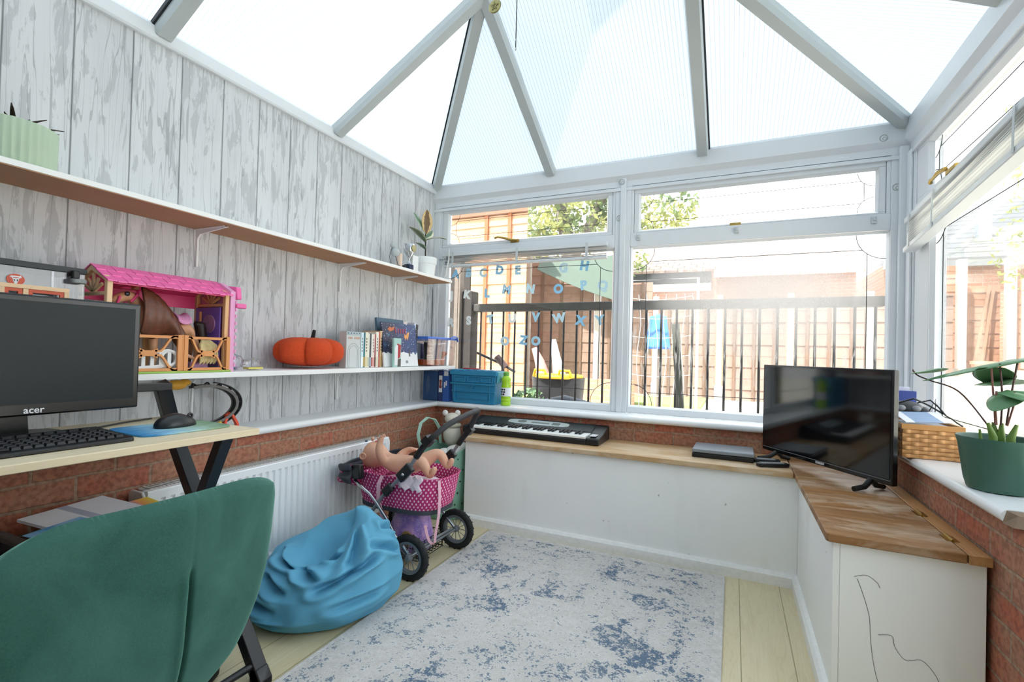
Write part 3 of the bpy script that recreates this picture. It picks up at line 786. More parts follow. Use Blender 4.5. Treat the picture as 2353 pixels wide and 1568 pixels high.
def stickers():
    pal = ['#aedaf0', '#c3e2f0', '#d6eaf2', '#f0f3f3']
    L = [('A', .18, 1.622), ('B', .293, 1.626), ('C', .415, 1.621), ('D', .55, 1.634), ('E', .695, 1.627), ('G', 1.037, 1.626), ('H', 1.184, 1.633), ('J', .15, 1.46), ('K', .283, 1.464), ('L', .452, 1.469), ('M', .61, 1.49), ('N', .796, 1.49), ('O', 1.003, 1.484), ('P', 1.181, 1.502), ('Q', 1.312, 1.497), ('R', .149, 1.255), ('S', .304, 1.268), ('T', .486, 1.277), ('U', .661, 1.282), ('V', .842, 1.29), ('W', 1.015, 1.283), ('X', 1.166, 1.265), ('Y', 1.297, 1.267), ('O', .607, 1.119), ('Z', .753, 1.128), ('O', .846, 1.123)]
    def foil(c):
        if 'foil%d' % c in _mc: return _mc['foil%d' % c]
        t = NT('foam_letter_%d' % c); a = t.n('BsdfDiffuse'); b = t.n('BsdfTranslucent'); col = t.mix(t.noise(t.coord(), 20), lin(pal[c]), tuple(min(1, x*1.1) for x in lin(pal[c])[:3])+(1,))
        t.l(col, a.inputs[0]); t.l(col, b.inputs[0]); x = t.n('MixShader'); x.inputs[0].default_value = .35; t.l(a.outputs[0], x.inputs[1]); t.l(b.outputs[0], x.inputs[2]); t.l(x.outputs[0], t.out.inputs[0]); _mc['foil%d' % c] = t.m; return t.m
    for i, (c, x, z) in enumerate(L):
        col = 3 if c in 'JKRSU' and i > 6 else (i*7) % 3
        mt = foil(col)
        a = math.radians(random.uniform(-10, 10))
        o = text_part('letter_sticker', c, .082, (x, .0285, z), (math.cos(a), 0, math.sin(a)), (-math.sin(a), 0, math.cos(a)), mt, None, .0005, bold=.0052)
        row = 'top' if z > 1.55 else 'second' if z > 1.4 else 'third' if z > 1.2 else 'bottom'
        extra = ''
        if i == 23: extra = ' left of Z'
        if i == 25: extra = ' right of Z'
        tag(o, '%s letter %s, %s row on the window%s' % ('white' if col == 3 else 'light blue', c, row, extra), 'sticker', 'alphabet letters on the window')
# ------------------------------------------------------------------ desk and what stands on it
def desk():
    r = thing('desk', 'oak topped desk with black X shaped metal legs', 'desk', (.47, -2.8, 0))
    MB().box(.215, .722, -3.62, -2.028, DZ-.020, DZ).build('top', m_wood('oak_top', ('#e2cfac', '#efe0c2'), 1, rough=.45), r, bevel=.002)
    for y, nm in ((-2.055, 'leg'), (-3.5, 'leg')):
        m = MB(); T = DZ-.022
        # X frame: front foot to rear top and rear foot to front top
        m.bar((.800, y, .012), (.300, y, T), .042, .036, (1, 0, 0)); m.bar((.245, y+.0, .012), (.60, y, T), .040, .034, (1, 0, 0))
        m.box(.25, .70, y-.02, y+.02, T-.004, T+.001)
        m.prism([(.772, 0), (.822, 0), (.822, .020), (.80, .05), (.772, .05)], y-.021, y+.021, 'y'); m.box(.225, .27, y-.021, y+.021, 0, .02)
        m.build(nm, blackm, r, bevel=.003)
    m = MB(); m.tube([(.775, -3.5, .055), (.775, -2.055, .055)], .011, 12); m.build('crossbar', blackm, r, smooth=True)
    m = MB(); m.bar((.262, -2.035, DZ+.001), (.318, -2.10, .903), .034, .046, (0, 1, 0)); m.bar((.318, -2.075, .892), (.318, -3.3, .892), .046, .026)
    m.bar((.262, -3.32, DZ+.001), (.318, -3.27, .903), .034, .046, (0, 1, 0))
    m.build('raised_frame', blackm, r, bevel=.003)

def monitor():
    r = thing('computer_monitor', 'black widescreen monitor switched off on the oak desk', 'monitor', (.40, -2.51, DZ))
    y0, y1, z0, z1, x = -2.80, -2.236, .843, 1.158, .445
    MB().box(x-.030, x, y0, y1, z0, z1).build('bezel', M('piano_black', '#0b0c0f', .22, var=.02), r, bevel=.005)
    m = MB(); m.box(x+.0002, x+.0016, y0+.016, y1-.016, z0+.030, z1-.016)
    m.build('screen', M('dark_screen', '#1b2326', .32, var=.05, vscale=3, spec=.22), r)
    MB().box(x-.058, x-.0302, y0+.10, y1-.10, z0+.05, z1-.05).build('back_housing', blackp, r, bevel=.012)
    m = MB(); m.prism([(-2.555, DZ+.012), (-2.465, DZ+.012), (-2.475, z0+.08), (-2.545, z0+.08)], x-.075, x-.059, 'x'); m.box(x-.075, x-.059, -2.545, -2.475, z0+.06, z0+.09)
    m.build('neck', M('piano_black', '#0d0e11'), r, bevel=.003)
    m = MB(); m.prism(superell(.072, .12, 40, 3, (x-.085, -2.51)), DZ+.0005, DZ+.013, 'z'); m.build('foot', M('piano_black', '#0d0e11'), r, bevel=.003)
    text_part('logo', 'acer', .024, (x+.0012, -2.48, z0+.0145), (0, 1, 0), (0, 0, 1), M('logo_silver', '#c9ccd2', .35, .4), r, .0004, bold=.0004)
    return r

def computer_keyboard():
    r = thing('computer_keyboard', 'black computer keyboard in front of the monitor', 'keyboard', (.53, -2.58, DZ))
    m = MB(); m.prism([(.640, DZ+.0005), (.640, DZ+.010), (.632, DZ+.013), (.455, DZ+.024), (.445, DZ+.020), (.445, DZ+.0005)], -2.80, -2.345, 'y'); m.build('body', blackp, r, bevel=.002)
    m = MB()
    for i, row in enumerate((.617, .596, .575, .554, .533)):
        n = 21
        for k in range(n):
            if i == 0 and 5 <= k <= 9: continue
            y = -2.79+k*.0205; z = DZ+.0135+(.632-row)*.062
            m.hexa([(row-.008, y, z-.001), (row+.008, y, z-.002), (row+.008, y+.0175, z-.002), (row-.008, y+.0175, z-.001), (row-.006, y+.002, z+.006), (row+.006, y+.002, z+.005), (row+.006, y+.0155, z+.005), (row-.006, y+.0155, z+.006)])
    for k in range(16):
        y = -2.79+k*.0262; m.box(.480, .492, y, y+.018, DZ+.0215, DZ+.0265)
    m.build('key_block', M('key_black', '#1b1c20', .5, var=.05), r)
    MB().box(.609, .625, -2.79+5*.0205, -2.79+10*.0205-.003, DZ+.0145, DZ+.0195).build('space_bar', M('key_black', '#1b1c20'), r, bevel=.001)
    m = MB(); m.tube([(.444, -2.40, DZ+.012), (.425, -2.37, DZ+.006), (.38, -2.34, DZ+.004), (.34, -2.28, DZ+.0042), (.30, -2.20, DZ+.0042), (.27, -2.10, DZ+.0042)], .0026, 8); m.build('cable', blackp, r, smooth=True)

def mouse():
    t = NT('sea_picture_mat'); co = t.coord(); q = t.xyz(co); nz = t.noise(t.mapping(co, (14, 6, 1)), 2, 4)
    g = t.math('ADD', t.math('MULTIPLY', t.math('ADD', q[1], .13), 3.6), t.math('MULTIPLY', t.math('SUBTRACT', nz, .5), .6))
    col = t.ramp(g, [(.05, lin('#2f83bd')), (.32, lin('#8cc1dc')), (.5, lin('#a9c9c4')), (.72, lin('#8fae92')), (.95, lin('#6f8f73'))])
    t.pbr(col, .7)
    m = MB(); pts = [(a, b) for a, b in superell(.110, .132, 56, 7)]
    m.prism(pts, 0, .005, 'z'); o = m.build('mouse_pad', t.m, bevel=.001); o.location = (.515, -2.175, DZ+.0006); o.rotation_euler = (0, 0, math.radians(-3))
    tag(o, 'mouse pad with a blue and green sea picture at the desk end', 'mouse pad')
    r = thing('computer_mouse', 'black computer mouse on the blue green mouse pad', 'mouse', (.515, -2.165, DZ+.006))
    def df(p):
        z = max(p.z, -.12); return V(p.x*(1-.12*p.y), p.y, (z+.12)/1.12*(1-.25*max(0, p.y)))
    MB().sphere((.515, -2.165, DZ+.0062), (.036, .062, .042), 28, 16, df).build('shell', M('mouse_black', '#17191c', .35, var=.03), r, smooth=True)
    m = MB(); m.torus((.521, -2.125, DZ+.036), .006, .004, (1, 0, 0), 16, 8); m.build('wheel', blackp, r, smooth=True)

def chair():
    r = thing('chair', 'green velvet chair with a curved back turned toward the desk', 'chair', (1.06, -2.66, 0))
    t = NT('green_velvet'); co = t.coord(); lw = t.n('LayerWeight'); lw.inputs[0].default_value = .35
    nap = t.noise(t.mapping(co, (5, 5, 4)), 1.6, 3, .55, .6); fine = t.noise(co, 420, 2)
    c = t.mix(t.ramp(nap, [(.32, 0.0), (.68, 1.0)]), lin('#2d544c'), lin('#406960'))
    c = t.mix(t.math('MULTIPLY', t.ramp(fine, [(.3, 0.0), (.7, 1.0)]), .12), c, lin('#5f9184'))
    p = t.pbr(c, .75, 0, t.bump(fine, .12, .001), .15); p.inputs['Sheen Weight'].default_value = .7; p.inputs['Sheen Roughness'].default_value = .4; p.inputs['Sheen Tint'].default_value = lin('#9fd6c4')
    vel = t.m
    yc = -2.628; ys = -2.590
    def outline(a):     # closed outline of the backrest, angle -> (dy, z)
        n = 3.4; ct, st = math.cos(a), math.sin(a)
        y = math.copysign(abs(ct)**(2/n), ct); z = math.copysign(abs(st)**(2/n), st)
        zz = .640+.150*z
        hw = .218-(.045*max(0, -z)**2.2)
        return y*hw, zz-.010*(y*y)
    NU, NV = 190, 44
    RT = [(.40, .03), (.43, .10), (.47, .150), (.515, .172), (.555, .195), (.60, .214), (.66, .226), (.74, .235), (.79, .240)]
    def halfw(z):
        for (a, b), (c, d) in zip(RT, RT[1:]):
            if z <= c: return b+(d-b)*max(0, (z-a)/(c-a))
        return RT[-1][1]
    def surf(u, v, side):   # u,v in -1..1
        z0 = .595+.190*v
        hw = halfw(z0)*(1-.055*max(0, (v-.72)/.28)**2.2)
        yy = u*hw*(.965 if u < 0 else 1); zz = z0-.022*abs(u)**6*max(0, v)**2-(.055*max(0, (-u-.50)/.5)**2.2*max(0, v)**1.5)
        edge = max(abs(u), abs(v)); th = .026*max(0.0, 1-max(0, (edge-.80)/.20)**2.4)**.5
        cur = -.034*(yy/.23)**2-.07*max(0, -v-.2)**2
        x = 1.292+cur-.026+side*th
        if side > 0:
            d = (yc+yy)-(ys-.010*(.6-v))
            if v < .40:
                k = min(1, (.40-v)*6)*max(0, min(1, (v+1.02)*6)); x -= .018*math.exp(-(d/.0036)**2)*k; x += .007*math.exp(-((d+.012)/.007)**2)*k
            else: x -= .0014*math.exp(-(d/.003)**2)
        return (x, yc+yy, zz)
    m = MB()
    A = m.grid(lambda a, b: surf(2*a-1, 2*b-1, 1), NU, NV); B = m.grid(lambda a, b: surf(2*a-1, 2*b-1, -1), 60, NV)
    bmesh.ops.remove_doubles(m.bm, verts=m.bm.verts, dist=.0004)
    m.build('backrest', vel, r, smooth=True, ang=0)
    m = MB(); rs = []
    for z, k in ((.425, .80), (.432, .95), (.455, 1.0), (.478, .98), (.490, .90), (.494, .6)):
        rs.append([(a, b, z-.03) for a, b in superell(.185*k, .185*k, 56, 3.4, (1.02, yc))])
    m.rings(rs); m.build('seat', vel, r, smooth=True, ang=0)
    m = MB(); m.box(.90, 1.16, yc-.12, yc+.12, .375, .398); m.build('seat_frame', blackm, r, bevel=.003)
    for sx, sy in ((-1, -1), (-1, 1), (1, -1), (1, 1)):
        m = MB(); m.tube([(1.03+sx*.10, yc+sy*.10, .385), (1.03+sx*.17, yc+sy*.16, .0135)], [.015, .010], 12); m.build('leg', blackm, r, smooth=True)

def clutter():
    felt = M('grey_felt', '#5c565b', .9, var=.08, vscale=60, bump=.2)
    r = thing('storage_box', 'dark grey fabric storage box under the desk', 'box', (.42, -2.62, 0))
    m = MB(); x0, x1, y0, y1, z1 = .235, .60, -2.86, -2.455, .475
    m.box(x0, x1, y0, y1, .001, .012)
    for b in ((x0, x0+.016, y0, y1), (x1-.016, x1, y0, y1), (x0+.016, x1-.016, y0, y0+.016), (x0+.016, x1-.016, y1-.016, y1)): m.box(*b, .012, z1)
    m.build('body', felt, r, bevel=.004)
    m = MB()
    for b in ((x0-.004, x0+.020, y0-.004, y1+.004), (x1-.020, x1+.004, y0-.004, y1+.004), (x0+.020, x1-.020, y0-.004, y0+.020), (x0+.020, x1-.020, y1-.020, y1+.004)): m.box(*b, z1+.0005, z1+.022)
    m.build('rim', M('grey_felt_rim', '#756c70', .9, var=.08, vscale=60), r, bevel=.005)
    o = thing('snack_packet', 'white printed packet sticking out of the grey fabric box', 'packet', (.52, -2.56, .36))
    m = MB(); m.grid(lambda u, v: (.555-.03*v+.010*math.sin(PI*u), -2.66+.13*u, .30+.20*v+.010*math.sin(6*u)), 12, 12); m.build('bag', M('packet_white', '#e6e7ec', .35, var=.03), o, solid=.012, smooth=True)
    m = MB(); m.torus((.562, -2.585, .42), .022, .0025, (1, .1, .1), 24, 6); m.tube([(.567, -2.62, .455), (.568, -2.57, .462)], .003, 6); m.build('print', M('print_blue', '#3d5a96', .5), o)
    # a second low box carries the paper pile
    o = thing('storage_box', 'low dark box holding up the paper pile under the desk', 'box', (.42, -2.28, 0))
    m = MB(); m.box(.24, .60, -2.435, -2.165, .285, .472); m.build('body', M('dark_box', '#3a3034', .8), o, bevel=.004)
    m = MB(); m.box(.25, .40, -2.43, -2.18, .001, .284); m.build('base', M('dark_box', '#3a3034'), o)
    tl = lambda u, v, z, c, a, b, rot: (c[0]+a*(u-.5)*math.cos(rot)-b*(v-.5)*math.sin(rot), c[1]+a*(u-.5)*math.sin(rot)+b*(v-.5)*math.cos(rot), z)
    def sheet(nm, lab, c, a, b, rot, z, mat, th=.002, tilt=0):
        m = MB(); m.prism([(-a/2, -b/2), (a/2, -b/2), (a/2, b/2), (-a/2, b/2)], 0, th, 'z')
        o = m.build(nm, mat); o.location = (c[0], c[1], z); o.rotation_euler = (0, math.radians(tilt), math.radians(rot)); tag(o, lab, 'paper'); return o
    t = NT('rainbow_cover'); q = t.xyz(t.coord())
    g = t.math('MULTIPLY_ADD', q[1], 3.8, .5); t.pbr(t.ramp(g, [(.0, lin('#9cc6dc')), (.30, lin('#8fb7d8')), (.42, lin('#8a7bc4')), (.6, lin('#a48fd0')), (.72, lin('#f0a35e')), (.9, lin('#f2dc4a'))]), .6)
    sheet('folder', 'rainbow coloured folder lying behind the white paper under the desk', (.388, -2.20), .20, .20, 6, .488, t.m, .010, 8)
    t = NT('paper_with_band'); q = t.xyz(t.coord()); b = t.math('LESS_THAN', t.math('ABSOLUTE', t.math('SUBTRACT', q[1], -.005)), .014)
    t.pbr(t.mix(b, lin('#e5e4ee'), lin('#aeb1c8')), .8)
    sheet('paper_pad', 'white paper pad with a grey band under the desk', (.385, -2.305), .25, .235, 14, .515, t.m, .008, 7)
    t = NT('blue_leaflet'); nz = t.noise(t.mapping(t.coord(), (8, 8, 8)), 1.5, 4); t.pbr(t.mix(t.ramp(nz, [(.4, 0.0), (.6, 1.0)]), lin('#4f93c6'), lin('#8fb9de')), .6)
    sheet('leaflet', 'blue leaflet lying on the white paper pad', (.465, -2.395), .13, .15, 18, .5195, t.m, .002, 7)
    # black gift bag and blue-white carton on the floor
    o = thing('black_pouch', 'soft black pouch with white lettering on the floor by the desk leg', 'bag', (.60, -2.27, 0))
    m = MB(); rs = []
    for z, k, dx in ((.001, .9, 0), (.012, 1, 0), (.05, 1.03, 0), (.15, 1, 0), (.22, .93, 0), (.255, .8, 0), (.262, .5, 0)):
        rs.append([(a+dx, b, z) for a, b in superell(.062*k, .185*(k*.5+.5), 44, 4, (.618, -2.270))])
    m.rings(rs); m.build('body', M('soft_black', '#15171a', .8, var=.1), o, smooth=True, ang=0)
    wt = M('white_print', '#e9eaec', .6)
    text_part('lettering', '_g tear', .026, (.6825, -2.165, .150), (0, 1, 0), (0, 0, 1), wt, o, .0005)
    text_part('lettering', '85 pcs', .026, (.6825, -2.190, .110), (0, 1, 0), (0, 0, 1), wt, o, .0005)
    o = thing('carton', 'small white and blue carton on the floor beside the black pouch', 'box', (.77, -2.33, 0))
    MB().box(.692, .758, -2.46, -2.225, .001, .105).build('body', M('carton_white', '#dfe3ee', .5), o, bevel=.002)
    m = MB()
    for z in (.094, .008): m.box(.7581, .759, -2.46, -2.225, z, z+.009)
    m.box(.7581, .759, -2.236, -2.225, .017, .094); m.build('blue_edge', M('print_navy', '#2f4585', .5), o)

# ------------------------------------------------------------------ bean bag
def beanbag():
    r = thing('bean_bag', 'teal blue fabric bean bag slumped on the floor', 'bean bag', (.56, -1.56, 0))
    t = NT('teal_fabric'); co = t.coord(); w = t.noise(co, 500, 2); n = t.noise(co, 5, 2)
    c = t.mix(n, lin('#4f95b8'), lin('#6badca')); t.pbr(c, .72, 0, t.bump(w, .15, .001), .25)
    cx, cy = .595, -1.575; NU, NV = 150, 80
    creases = [   # wrinkles as segments in (azimuth, v) with depth and width
        (-2.35, .60, -1.45, .62, .034, .050), (-1.55, .66, -1.00, .47, .045, .055), (-.98, .44, -.10, .60, .042, .050), (-2.35, .33, -1.35, .28, .030, .045),
        (-2.2, .17, -1.15, .19, .022, .035), (-.62, .52, -.50, .93, .034, .060), (-.25, .66, .55, .46, .030, .050), (-1.9, .46, -1.35, .40, .030, .050),
        (-.75, .30, .05, .33, .018, .045), (-1.35, .80, -.85, .70, .030, .050), (.2, .75, .8, .62, .028, .05), (1.2, .5, 1.9, .7, .03, .06), (2.2, .4, 3.0, .55, .03, .06)]
    def segd(px, py, a, b, c, d):
        vx, vy = c-a, (d-b)*3; wx, wy = px-a, (py-b)*3
        if wx > PI: wx -= 2*PI
        if wx < -PI: wx += 2*PI
        L = vx*vx+vy*vy; s = max(0, min(1, (wx*vx+wy*vy)/L)); return math.hypot(wx-s*vx, wy-s*vy), s
    def F(u, v):
        az = 2*PI*u-PI; th = PI*v
        # profile: broad base, slumped shoulder rising to a peak at the back
        prof = [(0, 0.0), (.06, .55), (.12, .86), (.22, 1.0), (.36, .98), (.50, .86), (.62, .70), (.74, .52), (.86, .30), (.95, .12), (1, 0)]
        zz = [(0, 0.0), (.06, .0), (.12, .012), (.22, .065), (.36, .135), (.50, .195), (.62, .235), (.74, .268), (.86, .295), (.95, .308), (1, .312)]
        def ip(T, q):
            for (a, b), (c, d) in zip(T, T[1:]):
                if q <= c:
                    s = (q-a)/(c-a); s = s*s*(3-2*s)*.5+s*.5; return b+(d-b)*s
            return T[-1][1]
        rr = ip(prof, v); z = ip(zz, v)
        ca, sa = math.cos(az), math.sin(az)
        rx, ry = .290, (.335 if sa < 0 else .225)
        top = max(0, v-.15)/.85
        ox, oy = .085*top, .045*top              # top leans to the room side
        x = cx+rr*rx*ca+ox; y = cy+rr*ry*sa+oy
        # a sunken seat hollow towards the chair, ridge toward the pram
        z += .075*top*(1-rr*.3)*(.5+.5*math.cos(az-1.15)) if v > .15 else 0
        dd = math.exp(-(((x-(cx+.055))/.10)**2+((y-(cy-.115))/.11)**2)); z -= .115*dd*top
        p = V(x, y, z); nrm = V(ca*rr, sa*rr, .6*top+.1).normalized()
        off = 0
        for (a, b, c, d, dep, wd) in creases:
            q, s = segd(az, v, a, b, c, d); tap = math.sin(PI*min(1, max(.12, s+.1)))**.5
            off -= dep*tap*math.exp(-(q/wd/1.3)**2); off += dep*.75*tap*math.exp(-((q-wd*2.6)/(wd*1.6))**2)
        n1 = noise.noise(V(x*5.2+2*z, y*5.2-2*z, z*3)); n2 = noise.noise(V(x*11+3, y*11, z*10+2))
        fold = (1-abs(n1)*2.2); off += .020*max(-.6, fold-.45)*min(1, v*5)*min(1, (1-v)*6+.3)+.012*n2*min(1, v*6)
        k = min(1, v*7)
        p += nrm*off*k
        if p.z < .002: p.z = .002
        return p
    m = MB(); R = m.grid(F, NU, NV)
    bmesh.ops.remove_doubles(m.bm, verts=m.bm.verts, dist=.0005)
    m.build('bag', t.m, r, smooth=True, ang=0, sub=1)
    m = MB(); m.obox((.725, -1.745, .018), (.86, -.5, 0), (.0, 0, 1), (.5, .86, 0), .004, .008, .026); m.build('label_tag', M('tag_white', '#dfe3e2', .6), r)
# ------------------------------------------------------------------ doll's pram with doll
def loft_uv(m, rs, closed=True):
    R = [[m.v(p) for p in r] for r in rs]; uvl = m.bm.loops.layers.uv.verify()
    n = len(R[0]); per = [0]
    for i in range(n): per.append(per[-1]+(Vector(rs[len(rs)//2][(i+1) % n])-Vector(rs[len(rs)//2][i])).length)
    vv = [0]
    for a, b in zip(rs, rs[1:]): vv.append(vv[-1]+(Vector(b[0])-Vector(a[0])).length)
    for j in range(len(R)-1):
        for i in range(n):
            k = (i+1) % n; f = m.f([R[j][i], R[j][k], R[j+1][k], R[j+1][i]])
            if f:
                for lp, (a, b) in zip(f.loops, ((i, j), (i+1, j), (i+1, j+1), (i, j+1))): lp[uvl].uv = (per[a], vv[b])
    return R

def pram():
    r = thing('doll_pram', "pink spotted doll's pram with grey frame and black wheels by the radiator", 'doll pram', (.62, -1.10, 0))
    pink = m_dots('pink_spots', '#c23a76', '#f6cfe0', .0225, .0150, .0043)
    grey = M('pram_grey_tube', '#8d9197', .35, .6); dkg = M('pram_grey_cloth', '#3f424a', .85, var=.1)
    tyre = M('rubber_black', '#17181a', .7); rimm = M('wheel_grey', '#6d7378', .5)
    # carrycot
    C = lambda k, z, dx=0, e=3.2: [(a, b, z) for a, b in superell(.258*k, .165*k, 64, e, (.624+dx, -1.095))]
    m = MB(); loft_uv(m, [C(.86, .285), C(.90, .31), C(.94, .36), C(.98, .41), C(1.0, .435), C(1.015, .440), C(1.0, .443), C(.975, .438), C(.965, .41), C(.95, .38)])
    m.build('carrycot', pink, r, smooth=True, ang=60)
    m = MB(); m.rings([C(.88, .268), C(.885, .288), C(.84, .288)]); m.build('cot_base', dkg, r, smooth=True)
    m = MB(); m.prism([p[:2] for p in C(.90, 0)], .330, .362, 'z'); m.build('mattress', M('pale_pink_cloth', '#efd3dc', .9, var=.1), r)
    m = MB()
    def bl(u, v):
        x = .60+.20*u; y = -1.235+.24*v; return (x, y, .380+.006*math.sin(9*u+2)+.006*math.cos(8*v)+.008*math.sin(5*u+6*v))
    m.grid(bl, 26, 20)
    def bl2(u, v):
        x = .70+.12*u+.01*math.sin(7*v); return (x, -1.262-.004*math.sin(9*u)-.004*v, .455-.060*v+.006*math.sin(20*u))
    m.grid(bl2, 20, 10)
    m.build('blanket', M('white_pink_cloth', '#f0dfe8', .9, var=.1), r, solid=.004, smooth=True, ang=0)
    # folded hood at the head end
    m = MB(); rs = []
    for k in range(14):
        s = k/13; zz = .395+.085*s; rr = 1+.05*math.sin(9*s)
        rs.append([(.440-(.158*rr)*max(0, math.cos(t))**.8*1.0, -1.095+.205*rr*math.sin(t), zz-.035*max(0, math.cos(t))*s+.006*math.sin(14*s+5*t)) for t in [math.radians(-92+184*i/30) for i in range(31)]])
    m.rings(rs, closed=False, capA=False, capB=False); m.build('hood', dkg, r, solid=.010, smooth=True, ang=0)
    m = MB(); loft_uv(m, [[(x+.010*math.sin(1.3*i+z*70), y+.006*math.sin(2.1*i+z*40), z+.010*math.sin(.9*i)) for i, (x, y) in enumerate(superell(.085*k, .186*k, 40, 2.4, (.372, -1.095)))] for z, k in ((.365, .72), (.378, .95), (.395, 1.04), (.412, .97), (.420, .98), (.426, .90))]); m.build('hood_cloth', pink, r, solid=.004, smooth=True, ang=0)
    # frame tubes, both sides
    for y, s in ((-1.282, -1), (-.908, 1)):
        m = MB(); m.tube([(.455, y, .105), (.522, y, .225), (.634, y, .371), (.755, y, .488), (.812, y, .570)], .0085, 10)
        m.build('frame_tube', grey, r, smooth=True)
        m = MB(); m.tube([(.445, y-.004*s, .400), (.489, y+.012*s, .385), (.55, y+.012*s, .355), (.598, y+.012*s, .312), (.66, y+.012*s, .245), (.704, y+.012*s, .185), (.785, y+.010*s, .108)], .0075, 10)
        m.build('frame_tube', chrome, r, smooth=True)
        for cc, ax, az, a, b, d in (((.742, y, .476), (.7, 0, .7), (-.7, 0, .7), .045, .014, .024), ((.648, y, .384), (.7, 0, .7), (-.7, 0, .7), .03, .013, .02), ((.463, y, .445), (1, 0, .1), (-.1, 0, 1), .026, .016, .034)):
            m = MB(); m.obox(cc, ax, (0, 1, 0), az, a, b, d); m.build('joint', blackp, r, bevel=.006)
        m = MB(); m.tube([(.80, y, .552), (.835, y, .600), (.878, y+.004*-s, .645)], .015, 12); m.obox((.862, y, .632), (.7, 0, .7), (0, 1, 0), (-.7, 0, .7), .02, .019, .02); m.build('clamp', blackp, r, smooth=True)
        m = MB(); m.sphere((.742, y+s*.017, .47), .008); m.build('rivet', chrome, r, smooth=True)
    m = MB(); P = [(.862, -1.282, .63), (.90, -1.275, .665), (.925, -1.22, .702), (.935, -1.10, .728), (.935, -1.0, .740), (.92, -.925, .738), (.885, -.908, .682), (.862, -.908, .635)]
    out = []
    for i in range(len(P)-1):
        p0, p1, p2, p3 = [Vector(P[max(0, min(len(P)-1, i+k))]) for k in (-1, 0, 1, 2)]
        for j in range(5):
            s = j/5; out.append(.5*((2*p1)+(p2-p0)*s+(2*p0-5*p1+4*p2-p3)*s*s+(3*p1-p0-3*p2+p3)*s**3))
    m.tube(out+[Vector(P[-1])], .0135, 14); m.build('handle', M('foam_black', '#26272b', .55), r, smooth=True, ang=0)
    # wheels
    def wheel(x, y):
        c = (x, y, .1035)
        m = MB(); m.torus(c, .087, .0165, (0, 1, 0), 56, 14, .0155)
        for k in range(40):
            a = 2*PI*k/40; m.obox((x+.1015*math.cos(a), y+.006*(1 if k % 2 else -1), .1035+.1015*math.sin(a)), (math.cos(a), 0, math.sin(a)), (0, 1, 0), (-math.sin(a), 0, math.cos(a)), .0019, .005, .003)
        t = m.build('wheel', tyre, r, smooth=True)
        m = MB(); m.lathe([(.060, -.009), (.073, -.011), (.073, .011), (.060, .009), (.060, -.009)], c, 48, 'y'); m.build('rim', rimm, t, smooth=True)
        m = MB(); m.lathe([(.001, -.016), (.010, -.016), (.016, -.010), (.016, .010), (.010, .016), (.001, .016)], c, 20, 'y'); m.build('hub', rimm, t, smooth=True)
        m = MB()
        for k in range(12):
            a = 2*PI*k/12; m.tube([(x+.012*math.cos(a), y+.006*(-1)**k, .1035+.012*math.sin(a)), (x+.062*math.cos(a), y, .1035+.062*math.sin(a))], .0017, 6)
        m.build('spokes', rimm, t)
    for x in (.79, .452):
        for y in (-1.300, -.892): wheel(x, y)
    m = MB()
    for x in (.79, .452): m.tube([(x, -1.29, .1035), (x, -.90, .1035)], .007, 10)
    m.tube([(.79, -1.26, .118), (.80, -1.10, .128), (.79, -.94, .118)], .006, 8)
    m.build('axles', grey, r, smooth=True)
    # wire shopping basket
    m = MB(); x0, x1, y0, y1, z0, z1 = .49, .77, -1.205, -.985, .045, .125
    for i in range(9):
        y = y0+(y1-y0)*i/8; m.tube([(x0, y, z1), (x0+.01, y, z0), (x1-.01, y, z0), (x1, y, z1)], .0022, 5)
    for i in range(10):
        x = x0+(x1-x0)*i/9; m.tube([(x, y0, z1), (x, y0+.008, z0), (x, y1-.008, z0), (x, y1, z1)], .0022, 5)
    for k in range(4):
        z = z0+(z1-z0)*k/3; m.tube([(x0, y0, z), (x1, y0, z), (x1, y1, z), (x0, y1, z)], .0022, 5, closed=True)
    m.build('wire_basket', blackm, r)
    # pink carrying straps hanging down
    st = M('pink_strap', '#e9b6c6', .8)
    m = MB(); m.flat([(.60, -1.268, .44), (.585, -1.275, .40), (.588, -1.277, .33), (.615, -1.282, .26), (.65, -1.288, .20)], .022, .002, (1, 0, .15)); m.build('strap', st, r)
    m = MB(); m.flat([(.868, -1.19, .435), (.874, -1.19, .36), (.872, -1.19, .28), (.85, -1.18, .18), (.84, -1.17, .135), (.825, -1.165, .122), (.808, -1.168, .135), (.797, -1.175, .17), (.790, -1.18, .21)], .016, .002, (.3, 1, 0)); m.build('strap', st, r)
    # glittery bag in the basket
    t = NT('lilac_glitter'); co = t.coord(); v = t.n('TexVoronoi'); v.inputs['Scale'].default_value = 220; t.l(co, v.inputs['Vector'])
    nz = t.noise(co, 16, 3); c = t.mix(t.ramp(nz, [(.42, 0.0), (.58, 1.0)]), lin('#8f72c2'), lin('#c79ad2')); c = t.mix(t.math('LESS_THAN', v.outputs['Distance'], .22), c, lin('#f0e4f4'))
    t.pbr(c, .35)
    o = thing('toy_bag', 'lilac glittery toy bag packed in the wire basket of the pram', 'bag', (.66, -1.1, .06))
    m = MB(); rs = []
    for z, k in ((.050, .92), (.075, 1.0), (.13, 1.0), (.18, .93), (.225, .80), (.255, .62), (.262, .3)):
        rs.append([(a+.006*math.sin(9*b*20+z*60), b, z) for a, b in superell(.098*k, .080*k, 36, 3.4, (.655, -1.098))])
    m.rings(rs); m.build('body', t.m, o, smooth=True, ang=0)
    m = MB(); m.lathe([(.001, 0), (.034, 0), (.036, .002), (.034, .004), (.001, .004)], (.690, -1.1835, .13), 24, 'y'); m.build('picture', M('golden_print', '#a9834f', .5, var=.3, vscale=40), o)

